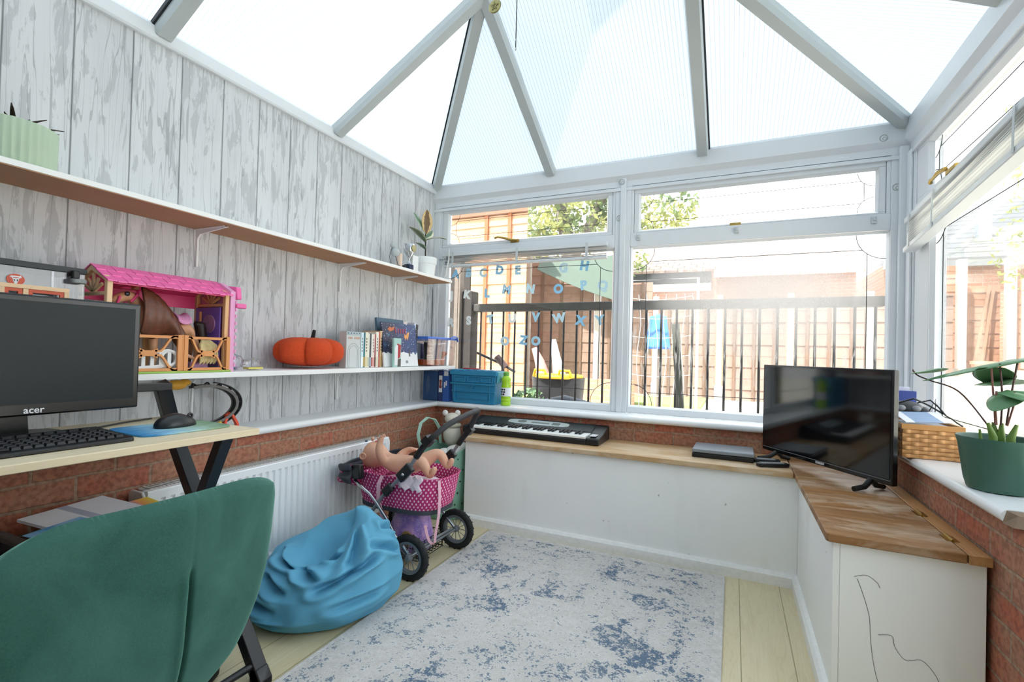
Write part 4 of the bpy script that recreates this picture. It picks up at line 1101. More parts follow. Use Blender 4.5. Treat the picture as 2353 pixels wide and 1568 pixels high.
def skinned(name, nodes, edges, mat, parent=None, root=0, sub=2):
    """nodes: list of ((x,y,z), radius)"""
    me = bpy.data.meshes.new(name); me.from_pydata([n[0] for n in nodes], edges, []); me.update()
    o = bpy.data.objects.new(name, me); COL.objects.link(o)
    o.modifiers.new('skin', 'SKIN')
    if not me.skin_vertices: 
        bpy.context.view_layer.objects.active = o; bpy.ops.mesh.customdata_skin_add()
    for i, n in enumerate(nodes):
        rr = n[1] if isinstance(n[1], tuple) else (n[1], n[1])
        me.skin_vertices[0].data[i].radius = rr; me.skin_vertices[0].data[i].use_root = (i == root)
    o.modifiers['skin'].branch_smoothing = .7
    md = o.modifiers.new('sub', 'SUBSURF'); md.levels = sub; md.render_levels = sub
    # bake so that the mesh is one continuous surface
    dg = bpy.context.evaluated_depsgraph_get(); dg.update(); ev = o.evaluated_get(dg)
    bm_ = bpy.data.meshes.new_from_object(ev); bpy.data.objects.remove(o); bpy.data.meshes.remove(me)
    bm_.name = name; bm_.materials.clear(); bm_.materials.append(mat)
    for p in bm_.polygons: p.use_smooth = True
    o = bpy.data.objects.new(name, bm_); COL.objects.link(o)
    if parent is not None: attach(o, parent)
    return o

def doll():
    skin = M('doll_vinyl', '#dba98e', .5, var=.06, vscale=9)
    r = thing('baby_doll', 'bare baby doll lying on its back in the pink spotted pram with one arm raised', 'doll', (.56, -1.10, .42))
    N = []; E = []
    def ch(pts, start=None):
        prev = start
        for p in pts:
            N.append(p); 
            if prev is not None: E.append((prev, len(N)-1))
            prev = len(N)-1
        return prev
    Z0 = -.016
    # pelvis root, torso along -x to the neck, head at the left end
    ch([((.655, -1.10, .472), (.056, .046))])
    belly = ch([((.605, -1.10, .480), (.060, .052))], 0)
    chest = ch([((.545, -1.10, .484), (.060, .048))], belly)
    neck = ch([((.478, -1.10, .492), .034)], chest)
    head = ch([((.440, -1.10, .500), .056), ((.402, -1.10, .510), .070), ((.358, -1.10, .512), .060)], neck)
    # near arm raised, hand with five fingers at its top
    s = ch([((.515, -1.158, .492), .026), ((.512, -1.178, .530), .024), ((.502, -1.182, .570), .020), ((.508, -1.180, .598), .014), ((.514, -1.180, .612), .014)], chest)
    for k, (dx, dy, dz, L) in enumerate(((.004, -.012, .020, 1), (.012, -.006, .024, 1), (.014, .001, .024, 1), (.012, .008, .020, 1))):
        ch([((.516+dx*.5, -1.180+dy, .612+dz*.55), .0052), ((.518+dx, -1.180+dy*1.15, .612+dz), .0042)], s)
    ch([((.506, -1.194, .612), .0058), ((.504, -1.200, .622), .0045)], s)
    # far arm resting up the other side
    s2 = ch([((.520, -1.045, .490), .025), ((.535, -1.015, .520), .022), ((.560, -1.010, .535), .018), ((.585, -1.012, .538), .013)], chest)
    for dy in (-.009, -.003, .003, .009): ch([((.603, -1.012+dy, .541), .005), ((.612, -1.012+dy, .540), .004)], s2)
    ch([((.590, -1.024, .546), .0055)], s2)
    # legs, bent at the knee
    for y, ky, lift in ((-1.148, -1.178, .0), (-1.052, -1.022, .012)):
        k = ch([((.690, y, .490), .038), ((.728, (y+ky)/2, .520+lift), .032), ((.757, ky, .528+lift), .026), ((.775, ky+.006, .498+lift), .023), ((.790, ky+.010, .468+lift), .017), ((.800, ky+.012, .462+lift), .016)], 0)
        ch([((.812, ky+.012, .478+lift), .0150), ((.820, ky+.012, .497+lift), .0130), ((.823, ky+.012, .508+lift), .009)], k)
    N = [((p_[0]+.012, p_[1]-.012, p_[2]+Z0), (q_[0]*1.12, q_[1]*1.10) if isinstance(q_, tuple) else q_*(1.12 if q_ > .012 else 1)) for p_, q_ in N]
    skinned('body', N, E, skin, r)
    # face: looks up; features on the +z side of the head
    hy = -1.112; hz = .510+Z0
    m = MB(); m.sphere((.404, hy, hz+.078), (.010, .009, .011)); m.build('nose', skin, r, smooth=True)
    for s in (-1, 1):
        m = MB(); m.sphere((.384, hy+s*.026, hz+.069), (.007, .009, .005)); m.build('eye', M('doll_eye', '#3f5a77', .2), r, smooth=True)
    m = MB(); m.sphere((.430, hy, hz+.070), (.004, .013, .005)); m.build('mouth', M('doll_lips', '#bd6f66', .5), r, smooth=True)
    for s in (-1, 1):
        m = MB(); m.torus((.408, hy+s*.076, hz+.002), .014, .005, (.25, s, 0), 20, 8); m.sphere((.408, hy+s*.073, hz+.002), (.012, .005, .012)); m.build('ear', skin, r, smooth=True)

def bucket():
    t = NT('sage_rubber'); c = t.mix(t.noise(t.coord(), 8), lin('#7aa894'), lin('#8ab8a4')); t.pbr(c, .5); g = t.m
    r = thing('laundry_tub', 'sage green perforated plastic tub with a loop handle behind the pram', 'tub', (.455, -.43, 0))
    c = (.452, -.43)
    m = MB(); prof = []
    rs = []
    for z, k in ((.002, .80), (.012, .83), (.15, .90), (.30, .96), (.415, 1.0), (.43, 1.02), (.432, .99), (.415, .965), (.30, .93), (.15, .87), (.02, .79)):
        rs.append([(a, b, z+(.04*math.sin(math.atan2(b-c[1], a-c[0])*2+1.2) if z > .41 else 0)) for a, b in superell(.165*k, .185*k, 56, 2.4, c)])
    m.rings(rs); m.build('body', g, r, smooth=True, ang=50)
    m = MB()
    for k in range(5):
        for j in range(18):
            a = 2*PI*j/18+.1*k; z = .10+.07*k; q = .168*(.85+.3*z); 
            ct, st = math.cos(a), math.sin(a); x = c[0]+.166*(.868+.29*z)*math.copysign(abs(ct)**(2/2.4), ct); y = c[1]+.186*(.868+.29*z)*math.copysign(abs(st)**(2/2.4), st)
            m.sphere((x, y, z), (.005, .005, .006), 8, 6)
    m.build('holes', M('hole_dark', '#2b4238', .8), r)
    m = MB(); m.flat([(.303, -.53, .40), (.283, -.54, .50), (.280, -.51, .57), (.296, -.46, .602), (.318, -.41, .585), (.330, -.37, .53), (.328, -.345, .42)], .020, .008, (.7, .3, 0)); m.build('handle', M('pale_sage', '#a9cdbd', .5), r, smooth=True)
    o = thing('plush_toy', 'cream plush toy with round ears sitting in the green tub', 'soft toy', (.385, -.36, .42))
    cr = M('cream_plush', '#d8d3c4', .95, var=.06, vscale=40, bump=.5, bscale=300)
    m = MB(); m.sphere((.415, -.345, .490), (.058, .058, .085), 24, 16); m.sphere((.410, -.340, .590), (.050, .050, .040), 24, 14); m.build('body', cr, o, smooth=True)
    m = MB(); m.torus((.413, -.343, .548), .047, .014, (0, 0, 1), 28, 8); m.build('scarf', M('beige_plush', '#a79f8f', .95), o, smooth=True)
    for dx, dy in ((-.042, -.02), (.03, .02)):
        m = MB(); m.sphere((.410+dx, -.340+dy, .628), (.020, .014, .020)); m.build('ear', M('white_plush', '#eae8e4', .95), o, smooth=True)
    o = thing('plush_toy', 'white fluffy plush heap in the front of the green tub', 'soft toy', (.51, -.45, .36))
    m = MB()
    for p, q in (((.51, -.46, .40), (.06, .065, .045)), ((.530, -.41, .418), (.045, .05, .04)), ((.455, -.49, .385), (.055, .050, .04))): m.sphere(p, q, 20, 12)
    m.build('body', M('white_plush', '#eae8e4', .95, var=.05, vscale=40), o, smooth=True)

# ------------------------------------------------------------------ middle shelf
def stable():
    r = thing('toy_stable', 'pink and orange toy stable with a shingled roof and fence on the shelf', 'toy stable', (.17, -2.0, MZ))
    org = M('toy_orange', '#e59a5c', .45, var=.04); cream = M('toy_peach', '#f3cda2', .45, var=.03); pk = M('toy_pink', '#f76fb0', .4, var=.04); hot = M('toy_hot_pink', '#ee4a88', .4, var=.04)
    pale = M('toy_pale_pink', '#efabd4', .45, var=.02); vio = M('toy_violet', '#7e5cba', .45, var=.04); lime = M('toy_lime', '#9fc458', .5)
    y0, y1 = -2.235, -1.835; xa, xb, xr = .075, .262, .168; ez, rz = 1.246, 1.300
    MB().box(xa-.005, .282, y0+.002, y1+.015, MZ+.0005, MZ+.008).build('base', lime, r, bevel=.002)
    def gable(y, mat, nm):
        m = MB(); w = .013; t = .016
        for s, x in ((1, xa), (-1, xb)):
            m.prism([(x, MZ+.008), (x+s*w, MZ+.008), (x+s*w*1.0, ez-.006), (xr, rz-.022), (xr, rz-.002), (x-s*.006, ez)], y-t/2, y+t/2, 'y')
        m.box(xa+.012, xb-.012, y-t/2+.003, y+t/2-.003, ez-.052, ez-.040)
        for k in range(5):
            a = math.radians(30+30*k); m.bar((xr, y, ez-.040), (xr+.062*math.cos(a), y, ez-.040+.062*math.sin(a)*(1.02 if k == 2 else .85)), .010, .008, (0, 1, 0))
        return m.build(nm, mat, r, bevel=.002)
    gable(y0, cream, 'gable_frame'); gable(y1, M('toy_peach_b', '#eebb86', .45), 'gable_frame')
    m = MB()   # roof slopes of overlapping shingle courses
    for s, xe in ((1, xb+.010), (-1, xa-.010)):
        for k in range(3):
            f0, f1 = k/3, (k+1)/3+.04
            p0 = (xr+(xe-xr)*f0, rz+(ez-.004-rz)*f0); p1 = (xr+(xe-xr)*f1, rz+(ez-.004-rz)*f1-.000)
            n = 15; L = (y1-y0+.03)/n
            for i in range(n):
                y = y0-.012+i*L; o = .0016*((i+k) % 2)
                m.hexa([(p0[0], y+.0008, p0[1]-.004), (p1[0], y+.0008, p1[1]-.002-o), (p1[0], y+L-.0008, p1[1]-.002-o), (p0[0], y+L-.0008, p0[1]-.004), (p0[0], y+.0008, p0[1]), (p1[0], y+.0008, p1[1]+.003-o), (p1[0], y+L-.0008, p1[1]+.003-o), (p0[0], y+L-.0008, p0[1])])
    m.build('roof', pk, r)
    m = MB()
    for s, xe in ((1, xb+.002), (-1, xa-.002)):
        m.hexa([(xr, y0+.01, rz-.012), (xe, y0+.01, ez-.014), (xe, y1-.01, ez-.014), (xr, y1-.01, rz-.012), (xr, y0+.01, rz-.008), (xe, y0+.01, ez-.009), (xe, y1-.01, ez-.009), (xr, y1-.01, rz-.008)])
    m.box(xa, xa+.008, y0+.012, y1-.012, ez-.060, ez-.012)
    m.build('roof_lining', hot, r)
    # pink end wall with stepped edge, violet door
    m = MB(); m.prism([(xa-.006, MZ+.001), (xb+.010, MZ+.001), (xb+.010, ez+.010), (xr+.03, rz-.006), (xr-.03, rz-.006), (xa-.006, ez+.01)], y1+.010, y1+.030, 'y')
    for k in range(10): m.box(xb+.004, xb+.014, y1+.030, y1+.036, MZ+.02+k*.028, MZ+.034+k*.028)
    m.build('end_wall', pale, r)
    m = MB(); m.prism([(xr-.06, ez-.02), (xb+.02, ez-.02), (xb+.012, ez+.03), (xr, rz-.012), (xr-.05, ez+.02)], y1+.0305, y1+.052, 'y'); m.box(xb-.01, xb+.018, y1+.031, y1+.075, ez-.055, ez-.035); m.build('canopy', pk, r, bevel=.004)
    d = MB().box(xa+.016, xb-.018, y1-.014, y1-.009, MZ+.01, ez-.056).build('door', vio, r, bevel=.002)
    m = MB(); m.lathe([(.030, 0), (.036, .0), (.036, .004), (.030, .004), (.030, 0)], (xr+.015, y1-.019, MZ+.19), 28, 'y'); m.lathe([(.001, .001), (.030, .001), (.030, .003), (.001, .003)], (xr+.015, y1-.019, MZ+.19), 28, 'y'); m.build('oval_panel', M('toy_mauve', '#b07fae', .45, var=.3, vscale=60), d)
    m = MB(); m.box(xa+.05, xa+.06, y1-.022, y1-.015, MZ+.20, MZ+.24)
    m.build('latch', org, d, bevel=.002)
    # two hinged fence panels in front
    def fence(ya, yb):
        m = MB(); x = .272; z0, z1 = MZ+.009, MZ+.135; w = .010
        m.box(x, x+.007, ya, yb, z1-w, z1); m.box(x, x+.007, ya, yb, z0, z0+w); m.box(x, x+.009, ya, ya+w*1.4, z0, z1+.004); m.box(x, x+.009, yb-w*1.4, yb, z0, z1+.004)
        yc, zc = (ya+yb)/2, (z0+z1)/2; L = (yb-ya)/2
        for sy in (-1, 1):
            for sz in (-1, 1):
                pts = []
                for i in range(9):
                    s = i/8; pts.append((x+.0035, yc+sy*(.020+(L-.030)*s), zc+sz*(.010+.048*s-.014*math.sin(2*PI*s))))
                m.flat(pts, .007, .007, (1, 0, 0))
        pts = [(yc-.030, zc-.018), (yc-.012, zc-.010), (yc+.012, zc-.010), (yc+.030, zc-.018), (yc+.024, zc), (yc+.030, zc+.018), (yc+.012, zc+.010), (yc-.012, zc+.010), (yc-.030, zc+.018), (yc-.024, zc)]
        m.prism(pts, x, x+.007, 'x')
        m.build('fence_panel', org, r)
    fence(-2.230, -2.012); fence(-2.004, -1.828)
    m = MB(); m.tube([(.2765, -2.008, MZ+.010), (.2765, -2.008, MZ+.14)], .0045, 8)
    m.build('hinge_post', org, r)

def horse():
    r = thing('toy_horse', 'tan toy horse with long brown hair standing inside the toy stable', 'toy horse', (.175, -2.03, MZ))
    tan = M('toy_tan', '#dca27c', .45, var=.05); hair = M('toy_brown_hair', '#70402c', .38, var=.35, vscale=60)
    N = []; E = []
    def ch(pts, start=None):
        prev = start
        for p in pts:
            N.append(p)
            if prev is not None: E.append((prev, len(N)-1))
            prev = len(N)-1
        return prev
    b = MZ+.009; H = .030
    ch([((.172, -1.985, b+.125), .040)])
    rump = ch([((.172, -1.945, b+.132), .050), ((.172, -1.905, b+.134), .046)], 0)
    chest = ch([((.172, -2.035, b+.125), .040), ((.172, -2.07, b+.135), .036)], 0)
    head = ch([((.172, -2.09, b+.175), .026), ((.174, -2.11, b+.215), .022), ((.176, -2.135, b+.235), .022), ((.180, -2.165, b+.222), .018), ((.182, -2.190, b+.205), .013)], chest)
    for y, st in ((-2.06, chest), (-1.915, rump)):
        for dx in (-.022, .022):
            k = .012 if st == rump else 0
            ch([((.172+dx, y, b+.09), .017), ((.172+dx, y+k, b+.055), .012), ((.172+dx, y+k*.4, b+.016), .010), ((.172+dx, y-.004, b+.015), .012)], st)
    N = [((p[0], p[1], p[2]+(H if p[2] > b+.08 else H*.6 if p[2] > b+.04 else 0)), q) for p, q in N]
    skinned('body', N, E, tan, r); b += H
    for s in (-1, 1):
        m = MB(); m.lathe([(.001, .022), (.006, .006), (.009, 0), (.004, -.004)], (.176+s*.013, -2.118, b+.258), 10); m.build('ear', tan, r, smooth=True)
    m = MB(); m.sphere((.197, -2.150, b+.236), (.004, .008, .008)); m.build('eye', M('doll_eye_dark', '#23303a', .2), r, smooth=True)
    m = MB()   # mane: a long sheet of hair sweeping over neck and side
    def mane(u, v):
        y = -2.115+.125*u+.055*v*u; zt = b+.262-.10*u*u-.015*u; z = zt-(.155+.02*math.sin(9*u))*v*(1-.1*u)
        x = .180+.040*math.sin(PI*min(1, v*.7+.15))+.0012*math.sin(34*u+3*v)
        return (x+.012, y, max(z, b-H+.010))
    m.grid(mane, 40, 16); m.build('mane', hair, r, solid=.010, smooth=True, ang=0)
    m = MB(); m.tube([(.172, -1.900, b+.150), (.172, -1.882, b+.146), (.174, -1.874, b+.10), (.176, -1.874, b+.05)], [.010, .020, .018, .006], 12); m.build('tail', M('toy_dark_hair', '#2c1c1a', .5, var=.3, vscale=60), r, smooth=True)
    m = MB(); m.grid(lambda u, v: (.172+.050*math.sin(2.6*(v-.5)), -1.990+.05*u, b+.128+.048*math.cos(2.6*(v-.5))+.012*math.sin(PI*u)*0+.010*(u-.5)**2*4), 12, 20); m.build('saddle', M('toy_pink_glitter', '#eb9ec9', .4, var=.25, vscale=160), r, solid=.005, smooth=True)
    hp = M('toy_hot_pink', '#e23878')
    m = MB(); m.tube([(.170, -2.105, b+.262), (.200, -2.120, b+.235), (.190, -2.135, b+.210)], .005, 8); m.tube([(.196, -2.172, b+.226), (.199, -2.176, b+.212), (.194, -2.178, b+.200)], .004, 8); m.sphere((.176, -2.145, b+.258), (.014, .016, .006)); m.tube([(.205, -2.105, b+.185), (.226, -2.07, b+.165), (.224, -2.02, b+.155)], .0028, 6); m.build('bridle', hp, r, smooth=True)
    b -= H
    # blonde doll behind the fence and the white ladder
    o = thing('fashion_doll', 'small doll with wavy blonde hair slumped behind the orange toy fence', 'doll', (.225, -1.90, MZ))
    blond = M('blonde_hair', '#d8c48f', .5, var=.3, vscale=70)
    m = MB(); m.sphere((.236, -1.895, b+.085), (.016, .020, .024)); m.build('head', M('doll_vinyl', '#dba98e'), o, smooth=True)
    m = MB()
    for k in range(14):
        y = -1.925+.058*k/13; m.tube([(.234, -1.895+(y+1.895)*.5, b+.112), (.250, y, b+.095), (.257, y+.004*math.sin(k), b+.055), (.254, y-.004, b+.022+.004*(k % 3))], [.005, .006, .006, .003], 6)
    m.build('hair', blond, o, smooth=True)
    m = MB(); m.box(.215, .240, -1.955, -1.885, b+.001, b+.03); m.build('dress', M('toy_mauve', '#8d5d98'), o, bevel=.006)
    m = MB(); m.tube([(.246, -1.94, b+.04), (.255, -1.965, b+.05), (.250, -1.985, b+.06)], .006, 8); m.build('arm', M('doll_vinyl', '#dba98e'), o, smooth=True)
    o = thing('toy_ladder', 'white plastic toy ladder leaning behind the orange toy fence', 'toy', (.25, -2.10, MZ))
    m = MB(); w = M('white_plastic', '#eceeef')
    m.bar((.262, -2.20, b+.006), (.262, -2.035, b+.020), .006, .012); m.bar((.262, -2.195, b+.058), (.262, -2.045, b+.072), .006, .012)
    for k in range(6): m.bar((.262, -2.185+k*.028, b+.01+k*.002), (.262, -2.185+k*.028, b+.066+k*.002), .005, .012, (0, 1, 0))
    m.torus((.262, -2.045, b+.045), .026, .006, (1, 0, 0), 24, 8)
    m.build('rails', w, o)

def tank():
    r = thing('display_tank', 'glass display tank with a black rim and a red round badge behind the monitor', 'tank', (.12, -2.6, MZ))
    y0, y1, x0, x1, z1 = -2.98, -2.275, .02, .205, 1.272
    m = MB(); m.box(x1-.004, x1, y0, y1, MZ+.02, z1-.018); m.box(x0, x1-.0045, y1-.004, y1, MZ+.02, z1-.018); m.box(x0, x1-.0045, y0, y0+.004, MZ+.02, z1-.018); m.build('pane', clearpl, r)
    m = MB(); m.box(x0-.004, x1+.004, y0-.004, y1+.004, z1-.018, z1); m.box(x0-.004, x1+.004, y0-.004, y1+.004, MZ+.0005, MZ+.02); m.build('rim', M('tank_rim', '#2e3133', .5), r, bevel=.002)
    MB().box(x0, x0+.004, y0+.005, y1-.005, MZ+.021, z1-.019).build('back_panel', M('tank_grey', '#8f949b', .6, var=.08, vscale=5), r)
    c = (x1+.0008, -2.440, 1.215)
    m = MB(); m.lathe([(.001, 0), (.020, 0), (.020, .0008), (.001, .0008)], c, 36, (V(0, 1, 0), V(0, 0, .82), V(1, 0, 0))); b = m.build('badge', M('badge_red', '#d2543c', .5), r)
    m = MB(); x = c[0]+.0009
    m.prism([(-2.4475, 1.219), (-2.4325, 1.219), (-2.4345, 1.210), (-2.4375, 1.203), (-2.4425, 1.203), (-2.4455, 1.210)], x, x+.0006, 'x'); m.prism([(-2.451, 1.2255), (-2.429, 1.2255), (-2.431, 1.2215), (-2.449, 1.2215)], x, x+.0006, 'x')
    for s in (-1, 1): m.flat([(x+.0003, -2.440+s*.006, 1.2195), (x+.0003, -2.440+s*.0125, 1.2225), (x+.0003, -2.440+s*.0095, 1.227)], .0025, .0006, (0, .3, 1))
    m.build('emblem', M('white_print', '#e9eaec'), b)
    m = MB()
    for s in (-1, 1): m.prism([(-2.440+s*.0015, 1.214), (-2.440+s*.0055, 1.216), (-2.440+s*.003, 1.209)], x+.0008, x+.0012, 'x')
    m.build('emblem_mark', M('badge_black', '#151515', .5), b)
    m = MB(); m.flat([(x1+.001, -2.507, z1-.02), (x1+.001, -2.507, 1.16)], .008, .001, (0, 1, 0)); m.flat([(x1+.001, -2.356, z1-.02), (x1+.001, -2.356, 1.17)], .006, .001, (0, 1, 0)); m.build('edge_strip', clearpl, r)
    # toy window frame and box standing in front
    o = thing('toy_window', 'peach and orange toy window frame in front of the glass tank', 'toy', (.235, -2.42, MZ))
    pe, og = M('toy_peach', '#e8b98b'), M('toy_red_orange', '#dd5a36', .45)
    P = lambda u, d, z: (.244-d, u, z)
    m = MB(); rect_frame(m, P, -2.487, -2.330, MZ+.001, 1.200, .012, 0, .014); m.box(.231, .243, -2.436, -2.424, MZ+.012, 1.188); m.build('frame', pe, o, bevel=.001)
    for a, c2 in ((-2.475, -2.437), (-2.423, -2.342)):
        m = MB(); rect_frame(m, P, a, c2, MZ+.014, 1.188, .009, .003, .011); m.build('shutter', og, o)
    o = thing('toy_box', 'brown and navy toy box standing at the right end of the glass tank', 'box', (.24, -2.29, MZ))
    m = MB(); m.box(.215, .245, -2.325, -2.285, MZ+.001, 1.135); m.build('carton', M('box_brown', '#7c6257', .6), o)
    m = MB(); m.box(.2452, .2465, -2.324, -2.286, MZ+.01, 1.11); m.build('navy_panel', M('box_navy', '#27364f', .6), o)
    o = thing('clip_light', 'small black clip light gripping the rim of the glass tank', 'lamp', (.21, -2.27, 1.24))  # plain clip-on light body without a light source
    m = MB(); m.box(.2095, .226, -2.315, -2.297, 1.236, 1.262); m.build('clamp', blackp, o, bevel=.003)
    m = MB(); m.prism(superell(.014, .020, 20, 3, (.224, -2.300)), 1.222, 1.2355, 'z'); m.build('lamp_head', M('lamp_grey', '#8f9294', .4), o, bevel=.002)

def trinkets():
    o = thing('trinket_bag', 'clear bag of lilac beads beside the pink end of the toy stable', 'bag', (.16, -1.72, MZ))
    def crumple(c, r, seed):
        def df(p): k = 1+.28*noise.noise(p*2.2+V(seed, 0, 0))+.15*noise.noise(p*5+V(0, seed, 0)); return p*k
        m = MB(); m.sphere(c, r, 26, 16, df); return m
    m = crumple((.16, -1.735, MZ+.036), (.035, .050, .034), 3); m.build('film', clearpl, o, smooth=True, ang=0)
    for k, (dy, dz, h) in enumerate(((-.02, .012, '#b9a3d0'), (.0, .014, '#8fa7c4'), (.018, .012, '#c9b9cf'), (-.034, .010, '#b5765a'), (.008, .030, '#d5c2dd'))):
        m = MB(); m.sphere((.165, -1.735+dy, MZ+dz), .010, 14, 10); m.build('bead', M('bead_%d' % k, h, .35), o, smooth=True)
    o = thing('trinket_bag', 'clear bag with a yellow card lying left of the pumpkin', 'bag', (.16, -1.64, MZ))
    m = crumple((.16, -1.640, MZ+.026), (.030, .045, .025), 8); m.build('film', clearpl, o, smooth=True, ang=0)
    m = MB(); m.box(.150, .185, -1.672, -1.60, MZ+.004, MZ+.012); m.build('card', M('card_yellow', '#e3d86f', .5), o)

def pumpkin():
    r = thing('plush_pumpkin', 'orange felt pumpkin cushion with a black stem on the shelf', 'pumpkin', (.15, -1.29, MZ))
    or_ = M('orange_felt', '#d04a1c', .95, var=.12, vscale=90, bump=.7, bscale=260)
    def df(p):
        a = math.atan2(p.y, p.x); lob = abs(math.sin((a+.76)*3))**.45
        s = math.sqrt(p.x**2+p.y**2); k = .74+.28*lob*min(1, s*1.3)
        z = math.copysign(abs(p.z)**.75, p.z); dip = .32*math.exp(-(s/.28)**2)
        return V(p.x*k*1.05, p.y*k*1.05, (z-dip if z > 0 else z*.92)*(.94+.1*lob*s))
    m = MB(); m.sphere((.145, -1.303, MZ+.083), (.128, .178, .082), 150, 60, df); m.build('cushion', or_, r, smooth=True, ang=0)
    m = MB(); m.tube([(.15, -1.30, MZ+.105), (.15, -1.295, MZ+.14), (.15, -1.287, MZ+.17), (.15, -1.282, MZ+.195)], [.016, .012, .010, .008], 12); m.build('stem', M('black_felt', '#17171a', .9), r, smooth=True)

def books():
    m = MB(); o = thing('memory_box', 'grey keepsake box with an arched front next to the orange pumpkin', 'box', (.15, -1.07, MZ))
    x0, x1, y0, y1, z1 = .155, .205, -1.112, -1.002, 1.132
    MB().box(x0, x1, y0, y1, MZ+.0005, z1).build('body', M('keepsake_grey', '#c9cdcc', .7, var=.04), o, bevel=.002)
    MB().box(x0+.001, x1+.002, y0+.001, y1-.001, z1-.018, z1+.001).build('top_band', M('keepsake_blue_grey', '#aab9c0', .6), o)
    m = MB(); yc = (y0+y1)/2
    for R in (.042, .031):
        m.tube([(x1+.0005, yc+R, MZ+.002), (x1+.0005, yc+R, MZ+.09)]+[(x1+.0005, yc+R*math.cos(PI*k/16), MZ+.09+R*math.sin(PI*k/16)*1.05) for k in range(17)]+[(x1+.0005, yc-R, MZ+.002)], .0011, 5)
    m.build('arch_groove', M('keepsake_line', '#a6abaa', .7), o)
    m = MB()
    for k in range(5): m.sphere((x1+.0015, y0+.012+k*.0215, z1-.008), (.002, .004, .004), 10, 8)
    m.build('holes', M('hole_grey', '#5c666b', .8), o)
    m = MB()
    for k in range(3): m.box(x1+.0002, x1+.0008, y0+.014+k*.011, y0+.022+k*.011, z1-.040, z1-.029)
    for k in range(4): m.box(x1+.0002, x1+.0008, y1-.050+k*.011, y1-.042+k*.011, z1-.041+.001*(k % 2), z1-.028)
    m.build('faded_print', M('print_terracotta', '#c59a83', .6), o)
    spec = [  # thickness, height, spine colour, band colour, what
        (.020, .198, '#cfe4ea', '#f0f2f3', 'pale blue book with a white spine foot next to the grey keepsake box'),
        (.014, .200, '#2f6f7d', '#b79a4a', 'teal book with a yellow spine foot and a dark red top'),
        (.024, .200, '#ece5cf', '#d9cda6', 'thick cream paperback right of the teal book'),
        (.012, .194, '#e9e6dd', '#b9bcae', 'thin off white paperback right of the thick cream one'),
        (.015, .194, '#4a4b4f', '#9fb3bf', 'paperback with a black lettered spine and grey blue middle'),
        (.010, .192, '#f1efe9', '#b04a44', 'slim white book with a red foot beside the black lettered spine'),
        (.018, .192, '#efdcd2', '#dba199', 'pale pink paperback in the middle of the row'),
        (.011, .192, '#9c4a4c', '#4a3a33', 'narrow maroon and brown book right of the pale pink one'),
        (.024, .206, '#efe9dc', '#e2d9c4', 'wide ivory paperback left of the red striped spine'),
        (.010, .208, '#b13f33', '#c8695a', 'narrow brick red book beside the tan spine'),
        (.026, .214, '#d9b98c', '#cfa777', 'tall tan paperback at the right of the row of spines'),
        (.018, .196, '#cfe0dd', '#a6bfbf', 'mint coloured book at the right end of the row of spines')]
    y = -.998
    for th, h, c1, c2, lab in spec:
        o = thing('book', lab, 'book', (.14, y+th/2, MZ), 'row of books on the shelf')
        b = th*.16
        m = MB(); m.box(.075, .202, y+b, y+th-b-.0008, MZ+.003, MZ+h-.004); m.build('pages', M('book_pages', '#e8e2d0', .9), o)
        m = MB(); xs = .205
        m.box(.070, xs, y, y+b, MZ+.0006, MZ+h); m.box(.070, xs, y+th-b-.0008, y+th-.0008, MZ+.0006, MZ+h); m.box(xs-.002, xs, y+b, y+th-b-.0008, MZ+.0006, MZ+h)
        cv = m.build('cover', M('book_'+c1[1:], c1, .5, var=.03), o)
        m = MB(); m.box(xs+.0001, xs+.0008, y+.0004, y+th-.0012, MZ+.006, MZ+h*.30); m.build('spine_band', M('book_'+c2[1:], c2, .5, var=.03), cv)
        if th > .014:
            m = MB()
            for k in range(5): m.box(xs+.0001, xs+.0007, y+th*.32, y+th*.60, MZ+h*.45+k*.017, MZ+h*.45+k*.017+.010)
            m.build('spine_title', M('print_charcoal', '#5a5552', .6), cv)
        y += th
    # picture books standing face out
    o = thing('picture_book', 'dark blue picture book with a snowy night scene leaning face out', 'book', (.20, -.66, MZ))
    t = NT('night_scene_cover'); co = t.coord(); q = t.xyz(co); nz = t.noise(co, 22, 3); sn = t.noise(co, 130, 1)
    h = t.math('ADD', q[2], t.math('MULTIPLY', t.math('SUBTRACT', nz, .5), .05))
    c = t.mix(t.ramp(t.math('MULTIPLY', t.math('ADD', q[1], .16), 3.2), [(.2, 0.0), (.75, 1.0)]), lin('#1d2545'), lin('#2f4474'))
    c = t.mix(t.ramp(nz, [(.58, 0.0), (.7, .6)]), c, lin('#4d86b0')); c = t.mix(t.math('GREATER_THAN', sn, .70), c, lin('#dfe6f2'))
    c = t.mix(t.math('LESS_THAN', h, .085), c, lin('#e3e4e6')); t.pbr(c, .4)
    m = MB(); m.box(-.006, .006, -.168, .168, .0, .270); b = m.build('cover', t.m, o, bevel=.001); b.location = (.2245, -.655, MZ+.002); b.rotation_euler = (0, math.radians(-7), 0); b.matrix_parent_inverse = Matrix.Translation(-o.location)
    def on(nm, mat, pts, par=o):
        m = MB(); m.prism(pts, .0062, .0074, 'x'); w = m.build(nm, mat, par); w.location = (.2245, -.655, MZ+.002); w.rotation_euler = (0, math.radians(-7), 0); w.matrix_parent_inverse = Matrix.Translation(-worldloc(par)) if par is o else Matrix.Identity(4)
        return w
    on('butterfly', M('print_orange', '#e39a56', .5), [(.045, .205), (.060, .195), (.072, .212), (.095, .218), (.085, .190), (.072, .165), (.062, .180), (.050, .165), (.040, .185)])
    on('fox', M('print_fox', '#c46a3c', .5), [(-.120, .228), (-.095, .246), (-.080, .238), (-.050, .25), (-.060, .225), (-.095, .215)])
